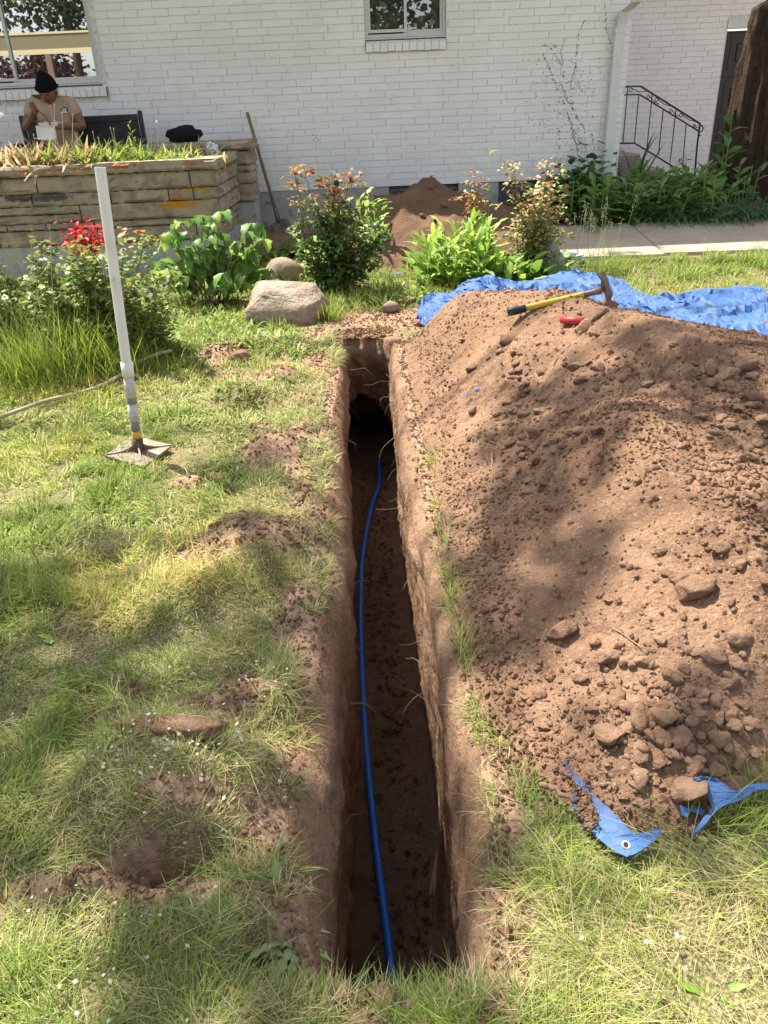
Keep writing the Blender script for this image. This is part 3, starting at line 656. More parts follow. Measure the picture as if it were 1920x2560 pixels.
# ================================================================== HOUSE
WY = 9.15; RY = 12.3; ZB = .585; CX = 2.72
BL, BH = .305, .0665
M_white = mat('white_painted_brick', (.86, .845, .825), .62, .3, noise=[(5, (.88, .87, .855), .4, .6, 4), (60, (.76, .74, .71), .55, .8, 5), (1.3, (.93, .92, .93, 1), .45, .7, 3)], bump=[(180, .0012, 4), (38, .003, 4)])
M_mortar = mat('painted_mortar', (.74, .72, .70), .85, .15, noise=[(30, (.58, .565, .55), .4, .6, 4)], bump=[(120, .002, 4)])
M_found = mat('foundation_concrete', (.40, .38, .355), .9, .2, noise=[(3, (.47, .45, .42), .4, .6, 6), (14, (.22, .21, .195), .55, .75, 6)], bump=[(60, .004, 6)])
M_frame = mat('white_aluminium', (.62, .61, .59), .4, .5, noise=[(30, (.50, .48, .45), .6, .8, 5)])
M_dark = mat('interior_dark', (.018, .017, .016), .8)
M_wtrim = mat('white_trim', (.66, .67, .67), .45, .4, noise=[(10, (.58, .59, .59), .5, .75, 5)])
def glass_material(tint, refl):
    m = bpy.data.materials.new('window_glass'); m.use_nodes = True; N = m.node_tree.nodes; L = m.node_tree.links
    b = N['Principled BSDF']; b.inputs['Base Color'].default_value = (*tint, 1); b.inputs['Roughness'].default_value = .5; b.inputs['Specular IOR Level'].default_value = .2
    g = N.new('ShaderNodeBsdfGlossy'); g.inputs['Roughness'].default_value = .008; g.inputs['Color'].default_value = (1, 1, 1, 1)
    no = N.new('ShaderNodeTexNoise'); no.inputs['Scale'].default_value = 1.6; no.inputs['Detail'].default_value = 2
    geo = N.new('ShaderNodeNewGeometry'); L.new(geo.outputs['Position'], no.inputs['Vector'])
    bu = N.new('ShaderNodeBump'); bu.inputs['Distance'].default_value = .0007; L.new(no.outputs['Fac'], bu.inputs['Height']); pass
    ms = N.new('ShaderNodeMixShader'); ms.inputs[0].default_value = refl; L.new(b.outputs[0], ms.inputs[1]); L.new(g.outputs[0], ms.inputs[2]); L.new(ms.outputs[0], N['Material Output'].inputs['Surface'])
    return m
M_glass = glass_material((.02, .02, .02), .62)
M_glass2 = glass_material((.03, .028, .022), .26)
house = thing('house', 'single storey house of white painted brick with aluminium windows and a grey concrete foundation', 'house', (0, WY, 0))
HM = Matrix.Translation((0, -WY, 0))
def hpart(o):
    o.matrix_parent_inverse = Matrix.Identity(4); o.location = (0, -WY, 0); return o
winS = (.02, .84, 1.985, 3.0)                      # small window
winB = (-5.6, -2.72, 1.70, 3.05)
bw = [(.21, .98), (1.42, 2.05)]                    # basement windows
TOP = 3.05
# mortar sheets (solid walls) built round the openings, set behind the brick faces
mo = MB()
def wallseg(x0, x1, z0, z1): mo.box((x0, WY + .0075, z0), (x1, WY + .2, z1))
wallseg(-9, CX - .006, ZB, winB[2] - .10)
wallseg(-9, winB[0], winB[2] - .10, TOP); wallseg(winB[1], winS[0], winB[2] - .10, TOP)
wallseg(winS[0], winS[1], winB[2] - .10, winS[2] - .075); wallseg(winS[1], CX - .006, winB[2] - .10, TOP)
wallseg(winB[0], winB[1], winB[3], TOP); wallseg(winS[0], winS[1], winS[3], TOP)
mo.box((CX - .2, WY + .2, ZB - .4), (CX - .006, RY + .01, TOP))                         # return wall
gdx0, gdx1, gdz = 4.99, 7.6, 2.10
mo.box((CX - .2, RY + .009, -.3), (gdx0, RY + .2, TOP)); mo.box((gdx1, RY + .009, -.3), (9, RY + .2, TOP)); mo.box((gdx0, RY + .009, gdz), (gdx1, RY + .2, TOP))
hpart(mo.go('wall', M_mortar, house))
# bricks
def brick_mesh(seed, L=BL - .0055, H=BH - .0055):
    r = np.random.RandomState(seed); mb = MB(); d = .014; b = .0016
    lo = np.array([-L / 2, -H / 2]); hi = -lo; j = lambda: r.normal() * .0011
    o = [(-L / 2, -H / 2), (L / 2, -H / 2), (L / 2, H / 2), (-L / 2, H / 2)]
    V = [(x + j(), d, z + j()) for x, z in o] + [(x + j(), b, z + j()) for x, z in o] + [(x * (1 - 2 * b / L) + j(), 0 + r.normal() * .0008, z * (1 - 2 * b / H) + j()) for x, z in o]
    Fc = [(8, 9, 10, 11)] + [(4 + k, 4 + (k + 1) % 4, 8 + (k + 1) % 4, 8 + k) for k in range(4)] + [(k, (k + 1) % 4, 4 + (k + 1) % 4, 4 + k) for k in range(4)]
    ob = mb.add(V, Fc).go('brick', M_white); me = ob.data; bpy.data.objects.remove(ob); return me, np.array(V), Fc
BM = [brick_mesh(300 + k) for k in range(10)]
br = random.Random(5); rest = MB(); cand = []
def lay(x0, x1, z0, z1, y, skips, cand_list=None, side=False):
    k = 0; z = z0
    while z + BH <= z1 + 1e-6:
        off = (0 if k % 2 else .5) * BL + (.10 if k % 5 == 2 else 0) + br.uniform(-.006, .006)
        x = x0 - off
        while x < x1:
            a, b = max(x, x0), min(x + BL, x1)
            segs = [(a, b)]
            for (s0, s1, t0, t1) in skips:
                if z + BH > t0 + .01 and z < t1 - .01:
                    ns = []
                    for (p, q_) in segs:
                        if q_ <= s0 or p >= s1: ns.append((p, q_))
                        else:
                            if p < s0: ns.append((p, s0))
                            if q_ > s1: ns.append((s1, q_))
                    segs = ns
            for (p, q_) in segs:
                if q_ - p < .03: continue
                me, V, Fc = BM[br.randrange(10)]; cxm = (p + q_) / 2; full = q_ - p > BL - .012
                pr = br.uniform(-.0016, .0016)
                if full and not side and cand_list is not None: cand_list.append((cxm, z + BH / 2, y + pr, me))
                else:
                    W = V.copy(); W[:, 0] *= (q_ - p - .0055) / (BL - .0055)
                    if side: W = np.stack([y - W[:, 1] + 0 * W[:, 0], cxm + W[:, 0], W[:, 2] + z + BH / 2], -1)
                    else: W = W + [cxm, y + pr, z + BH / 2]
                    rest.add(W, Fc)
            x += BL
        z += BH; k += 1
lay(-6.2, CX, ZB, TOP, WY, [(winS[0], winS[1], winS[2] - .145 + .0, winS[3]), (winB[0], winB[1] + .06, winB[2] - .145, winB[3])], cand)
cand.sort(key=lambda c: (c[0] - .2) ** 2 * .35 + (c[1] - 1.3) ** 2 * 3)
vis = [c for c in cand if (lambda p: 0 < p[0] < 1920 and -20 < p[1] < 2560)(proj(np.array([c[0], WY, c[1]])))]
vid = set(map(id, vis[:292]))
for c in cand:
    if id(c) in vid: o = link('brick', c[3], house); o.location = (c[0], c[2] - WY, c[1])
    else:
        V, Fc = next((b[1], b[2]) for b in BM if b[0] is c[3]); rest.add(V + [c[0], c[2], c[1]], Fc)
lay(WY + .012, RY, ZB - .27, TOP, CX, [], None, True)
lay(CX + .001, 7.9, -.28 + BH * 4, TOP, RY, [(gdx0 - .02, gdx1 + .02, -1, gdz + .12)], None)
o = hpart(rest.go('brickwork', M_white, house)); o['kind'] = 'stuff'
# foundation
fo = MB(); fz0 = -.1
edges = [-9, bw[0][0], bw[0][1], bw[1][0], bw[1][1], CX - .01]
for a, b in ((edges[0], edges[1]), (edges[2], edges[3]), (edges[4], edges[5])): fo.box((a, WY + .012, fz0), (b, WY + .22, ZB - .004))
for a, b in bw: fo.box((a, WY + .013, fz0), (b, WY + .22, .12)); fo.box((a, WY + .14, .12), (b, WY + .22, ZB - .02))
fo.box((CX - .19, WY + .22, -.2), (CX - .012, RY + .02, ZB - .28))
hpart(fo.go('foundation', M_found, house))
M_bpane = mat('old_basement_pane', (.12, .13, .145), .35, .4, noise=[(8, (.19, .19, .20), .4, .7, 5), (40, (.08, .08, .09), .55, .75, 5)])
M_bfr = mat('weathered_frame', (.13, .115, .10), .8, noise=[(30, (.24, .23, .20), .5, .7, 5)])
for a, b in bw:
    f = MB(); z0, z1 = .12, ZB - .03; t = .03
    f.box((a + .004, WY + .05, z1 - t), (b - .004, WY + .12, z1)); f.box((a + .004, WY + .05, z0), (b - .004, WY + .12, z0 + t))
    for xx in (a + .004, b - .004 - t): f.box((xx, WY + .052, z0 + t), (xx + t, WY + .12, z1 - t))
    fr = hpart(f.go('basement_window', M_bfr, house))
    MB().box((a + .034, WY + .085, z0 + t), (b - .034, WY + .09, z1 - t)).go('pane', M_bpane, fr)
# vents / spigot
s = MB(); c = atY(842, 457, WY); s.tube([c + [0, .02, 0], c + [0, -.07, 0]], .016, 8); s.tube([c + [0, -.05, .0], c + [0, -.055, 0]], .032, 10); s.tube([c + [0, -.06, 0], c + [0, -.085, -.045]], .011, 6)
hpart(s.go('hose_tap', mat('tap_metal', (.08, .08, .08), .4, metal=.6), house))
# small window
def slider(x0, x1, z0, z1, split, glass, label, mull=.035):
    f = MB(); y0, y1 = WY + .035, WY + .10; t = .035
    f.box((x0 + .002, y0, z0), (x1 - .002, y1, z0 + .03)); f.box((x0 + .002, y0, z1 - t), (x1 - .002, y1, z1))
    f.box((x0 + .002, y0 + .001, z0 + .03), (x0 + .03, y1, z1 - t)); f.box((x1 - .03, y0 + .001, z0 + .03), (x1 - .002, y1, z1 - t))
    w = hpart(f.go('window', M_frame, house)); w['label'] = label
    for (a, b, yy, sl_) in ((x0 + .03, split + mull / 2, y0 + .012, 0), (split - mull / 2, x1 - .03, y0 + .030, 1)):
        s = MB(); q_ = .028
        zz0 = z0 + .032 + (.012 if sl_ == 0 else 0)
        s.box((a, yy, zz0), (b, yy + .016, zz0 + q_)); s.box((a, yy, z1 - t - q_), (b, yy + .016, z1 - t - .001))
        s.box((a, yy + .0005, zz0 + q_), (a + q_, yy + .016, z1 - t - q_)); s.box((b - q_, yy + .0005, zz0 + q_), (b, yy + .016, z1 - t - q_))
        s.go('sash', M_frame, w)
        MB().box((a + q_, yy + .008, zz0 + q_), (b - q_, yy + .011, z1 - t - q_)).go('pane', glass, w)
    return w
w1 = slider(winS[0], winS[1], winS[2], winS[3], .43, M_glass2, 'small white framed sliding window with two panes')
w2 = slider(winB[0], winB[1], winB[2], winB[3], -3.62, M_glass, 'large white framed sliding window reflecting the trees', .055)
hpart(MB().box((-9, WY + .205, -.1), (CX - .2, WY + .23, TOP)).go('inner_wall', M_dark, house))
# rowlock sills
M_sillb = M_white
def sill(x0, x1, ztop, w):
    n = int((x1 - x0) / .0685); st = (x1 - x0) / n; H = .105
    m0 = brick_mesh(350, st - .007, H - .004)
    MB().box((x0 + .004, WY - .020, ztop - H + .004), (x1 - .004, WY + .034, ztop - .012)).go('sill', M_mortar, w)
    for k in range(n):
        t_ = st - .008; mb = MB(); j = br.uniform(-.003, .003)
        xa = x0 + k * st + .004; yb = WY - .034 + j
        V = [(xa, yb, ztop - H + j), (xa + t_, yb, ztop - H + j), (xa + t_, yb, ztop - .035), (xa, yb, ztop - .035), (xa, WY + .034, ztop - .004), (xa + t_, WY + .034, ztop - .004), (xa, WY + .034, ztop - H + j), (xa + t_, WY + .034, ztop - H + j)]
        mb.add(V, [(0, 1, 2, 3), (3, 2, 5, 4), (0, 3, 4, 6), (1, 7, 5, 2), (0, 6, 7, 1)]); mb.go('sill_brick', M_sillb, w)
sill(winS[0] + .0, winS[1] + .0, winS[2] - .018, w1); sill(-5.6, winB[1] + .045, winB[2] - .02, w2)
MB().box((winS[0] - .006, WY - .004, winS[2] - .018), (winS[1] + .004, WY + .036, winS[2] - .004), bev=.002).go('sill_lip', M_frame, w1)
MB().box((-5.6, WY - .006, winB[2] - .018), (winB[1] + .02, WY + .036, winB[2] - .004), bev=.002).go('sill_lip', M_frame, w2)
# roof with eaves
rf = MB(); M_soff = mat('soffit', (.55, .54, .52), .7)
ey = WY - .52
rf.box((-10, ey, TOP), (CX + .55, WY + .3, TOP + .05)); rf.box((-10, ey - .02, TOP - .02), (CX + .55, ey, TOP + .17))
rf.box((CX + .55, RY - .55, TOP), (9.5, RY + .3, TOP + .05)); rf.box((CX + .53, ey, TOP - .02), (CX + .55, RY - .55, TOP + .17)); rf.box((CX + .0, WY + .3, TOP), (CX + .55, RY, TOP + .05))
rf.add([(-10, ey, TOP + .17), (CX + .55, ey, TOP + .17), (CX - .5, 14.5, TOP + 1.9), (-10, 14.5, TOP + 1.9), (9.5, RY - .55, TOP + .17), (9.5, 14.5, TOP + 1.0), (CX + .55, RY - .55, TOP + .17)], [(0, 1, 2, 3), (1, 6, 2), (6, 4, 5, 2)])
M_roof = mat('grey_shingle', (.16, .15, .14), .95, bump=[(40, .01, 4)])
hpart(rf.go('roof', M_wtrim, house))
# garage door: dark raised panels
M_gd = mat('dark_brown_door', (.028, .024, .024), .45, .4, noise=[(20, (.04, .034, .032), .4, .7, 4)])
gd = hpart(MB().box((gdx0 + .01, RY + .05, -.2), (gdx1 - .01, RY + .09, gdz - .03)).go('garage_door', M_gd, house))
ph = .535
for k in range(5):
    zt = gdz - .06 - k * ph
    for j in range(3):
        xa = gdx0 + .09 + j * .80; mb = MB(); xb = xa + .68; za = zt - ph + .10; zb_ = zt - .03
        mb.box((xa, RY + .040, za), (xb, RY + .05, za + .035)); mb.box((xa, RY + .040, zb_ - .035), (xb, RY + .05, zb_)); mb.box((xa, RY + .0405, za + .035), (xa + .035, RY + .05, zb_ - .035)); mb.box((xb - .035, RY + .0405, za + .035), (xb, RY + .05, zb_ - .035))
        mb.box((xa + .09, RY + .036, za + .09), (xb - .09, RY + .05, zb_ - .09), bev=.01)
        mb.go('door_panel', M_gd, gd)
    MB().box((gdx0 + .012, RY + .046, zt + .008), (gdx1 - .012, RY + .0495, zt + .016)).go('section_joint', M_dark, gd)
hpart(MB().box((gdx0 - .012, RY - .006, gdz), (gdx1 + .02, RY + .06, gdz + .11)).go('door_head_trim', M_wtrim, house))
# downspout
ds = MB()
pts = [atY(1604, -70, WY - .45), atY(1590, 6, WY - .32), atY(1560, 30, WY - .10), atY(1556, 60, WY - .06)]
x_ = pts[-1][0]; pts += [np.array([x_ + .0, WY - .06, 1.9]), np.array([x_ + .0, WY - .06, .42])]
for p in pts[3:]: p[0] = 2.585
def rect_sweep(P, w, d):
    V = []; 
    for p in P: V += [p + [-w / 2, -d / 2, 0], p + [w / 2, -d / 2, 0], p + [w / 2, d / 2, 0], p + [-w / 2, d / 2, 0]]
    Fc = [(4 * i + k, 4 * i + (k + 1) % 4, 4 * i + 4 + (k + 1) % 4, 4 * i + 4 + k) for i in range(len(P) - 1) for k in range(4)] + [(3, 2, 1, 0), tuple(4 * (len(P) - 1) + k for k in range(4))]
    return V, Fc
P = np.array(pts); P[3][0] = 2.60
ds.add(*rect_sweep(P, .092, .075))
ds.box((2.535, WY - .105, 1.93), (2.636, WY - .018, 1.98)); ds.box((2.537, WY - .103, 1.63), (2.634, WY - .018, 1.655)); ds.box((2.535, WY - .103, .70), (2.636, WY - .02, .73))
for k in range(5): ds.box((2.546 + k * .003, WY - .106, 2.02 + k * .018), (2.648 + k * .005, WY - .018, 2.028 + k * .018))
hpart(ds.go('downspout', M_wtrim, house))
# dead ivy rootlets on the wall
M_ivyroot = mat('dead_rootlets', (.13, .11, .09), .9)
z3 = 680 / 1659
VP = [[(510, 1010), (490, 880), (455, 740), (400, 600), (345, 470), (315, 380), (285, 320)], [(462, 660), (455, 520), (480, 420), (492, 300), (505, 200), (545, 115)], [(415, 475), (400, 400), (398, 300), (440, 210)],
      [(718, 400), (700, 270), (672, 180), (665, 20)], [(540, 790), (490, 710), (430, 600), (400, 520)], [(385, 790), (385, 905)], [(510, 1000), (520, 900), (470, 780), (440, 700)], [(560, 990), (545, 900), (500, 830)],
      [(400, 400), (340, 300), (270, 255)], [(400, 310), (330, 260)], [(600, 900), (580, 800)], [(525, 1000), (505, 930), (480, 860), (450, 760)], [(690, 640), (705, 420)], [(495, 470), (520, 560)], [(380, 690), (420, 700)]]
rv = MB(); rr = np.random.RandomState(4)
for ln in VP:
    ln = np.array(ln, float); sg = np.linalg.norm(np.diff(ln, axis=0), axis=1); tot = sg.sum()
    for d in np.arange(0, tot, 7):
        if rr.rand() < .42: continue
        k = np.searchsorted(np.cumsum(sg), d); k = min(k, len(sg) - 1); t = (d - (np.cumsum(sg)[k] - sg[k])) / sg[k]
        p = ln[k] * (1 - t) + ln[k + 1] * t + rr.normal(size=2) * 3.5
        c = atY(1240 + p[0] * z3, p[1] * z3, WY); a = math.atan2(ln[k + 1][1] - ln[k][1], ln[k + 1][0] - ln[k][0]); M = Matrix.Translation(Vector(c) + Vector((0, -.003, 0))) @ Matrix.Rotation(a, 4, 'Y')
        l = rr.uniform(.003, .012); w = rr.uniform(.0010, .0026); rv.box((-l, -.002, -w), (l, .002, w), M=M)
for k in range(420):
    q_ = rr.rand(2); p = (430 + rr.normal() * 150, 350 + rr.rand() * 640); s_ = (.5 + rr.rand())
    if p[0] > 690: continue
    c = atY(1240 + p[0] * z3, p[1] * z3, WY); w = rr.uniform(.0012, .0032); rv.box(c + [-w * 1.6, -.004, -w], c + [w * 1.6, .001, w])
for (a, b) in ((560, 840), (575, 855), (545, 852), (492, 806), (421, 828), (540, 822)):
    c = atY(560 + a * .41, b * .41, WY); rv.box(c + [-.005, -.004, -.005], c + [.005, .001, .005])
o = hpart(rv.go('dead_ivy_rootlets', M_ivyroot, house)); o['kind'] = 'stuff'; o['label'] = 'dark traces left on the painted brick by a climbing vine'
# patio, path, steps
M_conc = mat('path_concrete', (.37, .295, .23), .9, .2, noise=[(2.5, (.42, .345, .275), .4, .6, 6), (12, (.30, .25, .21), .52, .75, 7), (120, (.52, .46, .40), .6, .8, 3)], bump=[(90, .003, 5)])
pt = MB(); zt = lambda y: float(.22 * sstep(5.6, 8.9, np.array(y)))
for (xa, xb) in ((1.52, 2.62), (2.63, 6.2)):
    pt.add([(xa - .05 * (xb < 3), 7.16, zt(7.16) + .022), (xb, 7.13 if xb < 3 else 7.0, zt(7.1) + .022), (xb, 8.25, zt(8.25) + .03), (xa + (.2 if xb < 3 else 0), 8.25, zt(8.25) + .03), (xa - .05 * (xb < 3), 7.16, -.1), (xb, 7.13 if xb < 3 else 7.0, -.1), (xb, 8.25, 0), (xa + (.2 if xb < 3 else 0), 8.25, 0)],
           [(0, 1, 2, 3), (0, 4, 5, 1), (1, 5, 6, 2), (2, 6, 7, 3), (3, 7, 4, 0)])
kind(pt.go('path', M_conc), 'structure', 'old concrete garden path')
kind(MB().box((-9, 7.95, 0), (-1.75, WY - .002, .50)).go('patio', M_conc), 'structure', 'raised patio under the large window')
st = thing('concrete_steps', 'low grey concrete entry steps beside the white brick corner, half hidden by weeds', 'steps', (3.3, 10.6, .2))
M_step = mat('step_concrete', (.36, .315, .27), .9, noise=[(5, (.27, .235, .2), .45, .65, 6)], bump=[(60, .004, 5)])
for k, (xa, xb, h) in enumerate(((-.56, .02, .52), (.02, .34, .34), (.34, .66, .17))):
    o = MB().box((xa, -.35, -.1), (xb, 1.0, h), bev=.012).go('step', M_step, st)
# wrought railing
M_iron = mat('dark_iron', (.05, .045, .042), .55, .4, noise=[(60, (.12, .08, .06), .6, .75, 4)])
RYY = 10.2
rail = thing('stair_railing', 'black wrought iron stair railing with scrolls, sloping down past the white wall', 'railing', tuple(atY(1755, 440, RYY)))
ro = np.array(rail.location)
A = lambda px, py: atY(px, py, RYY) - ro
z7 = 380 / 1659
T = lambda x, y: A(1540 + x * z7, 200 + y * z7)
def rbar(name, pts, r, n=6): 
    return MB().tube(pts, r, n).go(name, M_iron, rail, True)
rbar('top_rail', [T(40, 75), T(110, 72), T(268, 68), T(920, 478)], .011); rbar('lower_rail', [T(40, 165), T(100, 162), T(258, 158), T(905, 560)], .009)
rbar('bottom_rail', [T(40, 690), T(200, 688), T(420, 820), T(900, 1120)], .010)
rbar('post', [T(915, 485), T(905, 570), T(885, 720), T(850, 1150)], .011)
def curve_pts(c, r0, a0, a1, n=14, shrink=.35): return [c + np.array([math.cos(a) * r, 0, math.sin(a) * r]) for a, r in zip(np.linspace(a0, a1, n), np.linspace(r0, r0 * shrink, n))]
rbar('volute', [T(915, 485), T(940, 500), T(952, 530), T(935, 565), T(910, 570), T(905, 590), T(920, 612)], .008)
for (x0, y0, x1, y1) in ((128, 75, 75, 690), (250, 160, 200, 690), (395, 155, 335, 770), (515, 330, 462, 820), (655, 320, 590, 900), (765, 490, 725, 960)):
    P0, P1 = T(x0, y0), T(x1, y1); mb = MB(); mb.tube([P0, P1], .0065, 4)
    mb.go('baluster', M_iron, rail)
for (cx_, cy_, x2, y2, rr_) in ((165, 108, 330, 125, .026), (355, 180, 470, 265, .024), (445, 215, 590, 283, .026), (600, 335, 700, 400, .024), (712, 385, 860, 450, .026), (860, 500, 900, 520, .022)):
    c = T(cx_, cy_); e = T(x2, y2)
    rbar('scroll', curve_pts(c, rr_, 2.0, 8.2)[::-1] + [c + (e - c) * .55 + np.array([0, 0, -.012]), e], .0045, 5)
# ================================================================== STONE PLANTER, LOW WALL
def stone_material():
    m = mat('sandstone', (.33, .265, .195), .9, .2, noise=[(3.2, (.40, .33, .245), .4, .6, 5), (9, (.23, .185, .14), .48, .68, 7), (60, (.43, .36, .28), .6, .8, 4), (4.1, (.17, .14, .11), .58, .74, 6)], bump=[(110, .003, 5), (26, .008, 6)])
    nt = m.node_tree; N = nt.nodes; L = nt.links; b = N['Principled BSDF']
    cur = b.inputs['Base Color'].links[0].from_socket
    g = N.new('ShaderNodeNewGeometry')
    def spot(center, rad, col, cur, nscale, thr):
        d = N.new('ShaderNodeVectorMath'); d.operation = 'SUBTRACT'; L.new(g.outputs['Position'], d.inputs[0]); d.inputs[1].default_value = center
        s = N.new('ShaderNodeVectorMath'); s.operation = 'MULTIPLY'; L.new(d.outputs[0], s.inputs[0]); s.inputs[1].default_value = (1 / rad[0], 1 / rad[1], 1 / rad[2])
        ln = N.new('ShaderNodeVectorMath'); ln.operation = 'LENGTH'; L.new(s.outputs[0], ln.inputs[0])
        no = N.new('ShaderNodeTexNoise'); no.inputs['Scale'].default_value = nscale; no.inputs['Detail'].default_value = 7; no.inputs['Roughness'].default_value = .65; L.new(g.outputs['Position'], no.inputs['Vector'])
        ad = N.new('ShaderNodeMath'); ad.operation = 'MULTIPLY_ADD'; L.new(no.outputs['Fac'], ad.inputs[0]); ad.inputs[1].default_value = 2.2; L.new(ln.outputs['Value'], ad.inputs[2])
        r = N.new('ShaderNodeMapRange'); r.inputs['From Min'].default_value = thr; r.inputs['From Max'].default_value = thr - .22; L.new(ad.outputs[0], r.inputs['Value'])
        mx = N.new('ShaderNodeMix'); mx.data_type = 'RGBA'; L.new(r.outputs[0], mx.inputs['Factor']); L.new(cur, mx.inputs['A']); mx.inputs['B'].default_value = (*col, 1); return mx.outputs['Result']
    c1 = tuple(atY(445, 510, 7.29)); cur = spot(c1, (.28, .4, .075), (.52, .22, .03), cur, 14, 1.75)
    c2 = tuple(atY(480, 475, 7.29)); cur = spot(c2, (.36, .4, .05), (.46, .24, .05), cur, 22, 1.55)
    for (px, w) in ((60, .12), (130, .2), (300, .35), (480, .25), (200, .25)):
        c3 = tuple(atY(px, 432 - px * .05, 7.26)); cur = spot(c3, (w, .3, .04), (.40, .13, .05), cur, 26, 1.55)
    c4 = tuple(atY(340, 455, 7.29)); cur = spot(c4, (.10, .3, .05), (.32, .09, .04), cur, 40, 1.3)
    c5 = tuple(atY(100, 495, 7.29)); cur = spot(c5, (.45, .3, .06), (.10, .095, .085), cur, 9, 1.7)
    c6 = tuple(atY(150, 400, 7.29)); cur = spot(c6, (.9, .3, .25), (.24, .20, .16), cur, 7, 1.35)
    L.new(cur, b.inputs['Base Color']); return m
M_stone = stone_material()
M_joint = mat('stone_mortar', (.20, .165, .13), .95, noise=[(20, (.26, .21, .16), .4, .7, 4)], bump=[(80, .004, 4)])
def stone(name, L, H, depth, parent, M, seed, rough=.016, matl=None, split=True):
    """block with a split rock face: x 0..L, z 0..H, face at y=0 (towards -y), body to y=depth"""
    nx = max(4, min(30, int(L / .03))); nz = max(4, min(8, int(H / .018))); r = np.random.RandomState(seed)
    xs = np.linspace(0, L, nx + 1); zs = np.linspace(0, H, nz + 1); X, Z = np.meshgrid(xs, zs)
    e = np.minimum(np.minimum(X, L - X) / .012, np.minimum(Z, H - Z) / .010).clip(0, 1)
    bulge = rough * (.55 + 1.1 * fbm(X + seed, Z * 2.5, f=9, o=3, s=seed) + 1.1 * sstep(-.03, .06, fbm(X + seed, Z * 4, f=4, o=2, s=seed + 1) + (Z / H - .5) * -.5))
    Y = -(e ** .7) * bulge
    Xj = X + (1 - e) * r.normal(size=X.shape) * .0015; Zj = Z + (1 - e) * r.normal(size=X.shape) * .0025
    V = np.stack([Xj, Y, Zj], -1).reshape(-1, 3); i = np.arange(V.shape[0]).reshape(X.shape)
    Q = np.stack([i[:-1, :-1], i[:-1, 1:], i[1:, 1:], i[1:, :-1]], -1).reshape(-1, 4).tolist()
    n = len(V); V = np.concatenate([V, [[0, depth, 0], [L, depth, 0], [L, depth, H], [0, depth, H]]])
    c = [i[0, 0], i[0, -1], i[-1, -1], i[-1, 0]]
    for k in range(4): Q.append([c[k], n + k, n + (k + 1) % 4, c[(k + 1) % 4]])
    ob = build(name, V, np.array(Q), matl or M_stone, parent); ob.matrix_local = M; return ob
planter = thing('stone_planter', 'long raised planter of rough tan sandstone blocks with orange lichen, in front of the bench', 'planter', (-1.34, 7.3, 0))
PX1 = 0.0; PX0 = -4.6; PD = 1.12
core = MB(); core.box((PX0, .02, .385), (PX1 - .02, .22, .958)); core.box((PX1 - .22, .221, .385), (PX1 - .02, PD, .958)); core.box((PX0, PD - .2, .385), (PX1 - .221, PD - .001, .958))
core.go('mortar_core', M_joint, planter)
MB().box((PX0, .0, -.2), (PX1 - .0, PD, .385), bev=.012).go('concrete_base', M_found, planter)
MB().box((PX0, .22, .385), (PX1 - .22, PD - .2, .93)).go('potting_soil', M_darksoil, planter)
rows = [(.390, .125), (.524, .050), (.583, .132), (.724, .092), (.824, .132)]
sr = random.Random(12); sd = 0
z4 = 680 / 1659
breaks = {4: [-2.55, -1.55, -.94, -.215], 3: [-2.35, -1.62, -.93, -.42, -.20], 2: [-3.1, -2.20, -1.22], 1: [-2.2, -1.9, -1.55, -1.12], 0: [-2.9, -1.1, -.22]}
for k, (z, h) in enumerate(rows):
    bs = [PX0] + [b - sr.uniform(0, .0) for b in breaks[k]] + [PX1]
    ex = []
    for a, b in zip(bs[:-1], bs[1:]):
        while b - a > 1.3: ex.append((a, a + .9)); a += .9
        ex.append((a, b))
    for a, b in ex:
        sd += 1
        if k == 2 and a < -1.25:      # two thin courses on the left part
            stone('stone', b - a - .012, .062, .05, planter, Matrix.Translation((a, 0, z + .07)), 400 + sd); sd += 1
            stone('stone', b - a - .012, .062, .05, planter, Matrix.Translation((a, 0, z)), 400 + sd)
        else: stone('stone', b - a - (.012 if b < PX1 - .01 else 0), h, .05, planter, Matrix.Translation((a, 0, z)), 400 + sd)
    y = 0.03
    while y < PD - .05:                 # right hand face
        l = min(sr.uniform(.25, .6), PD - y); sd += 1
        stone('stone', l - .012, h - (.0 if y < .1 else .004), .05, planter, Matrix.Translation((PX1, y, z)) @ Matrix.Rotation(math.pi / 2, 4, 'Z'), 400 + sd, .02); y += l
for (a, b) in ((PX0, -2.5), (-2.49, -1.02), (-1.01, .045)):
    stone('capstone', b - a, .078, .36, planter, Matrix.Translation((a, -.035, .965)), 700 + int(a * 10) % 50, .009)
for (a, b) in ((.326, .70), (.708, PD + .04)):
    stone('capstone', b - a, .078, .34, planter, Matrix.Translation((.045, a, .966)) @ Matrix.Rotation(math.pi / 2, 4, 'Z'), 760 + int(a * 10), .009)
stone('capstone', 4.2, .078, .3, planter, Matrix.Translation((PX0, PD - .26, .966)), 777, .006)
lw = thing('low_stone_wall', 'short low wall of tan sandstone on a grey concrete base, behind the planter by the leaning shovel', 'stone wall', (-1.18, 8.45, .2))
MB().box((-1.3, 0, -.2), (.0, .38, .36), bev=.01).go('concrete_base', M_found, lw)
MB().box((-1.3, .02, .361), (-.02, .37, .84)).go('mortar_core', M_joint, lw)
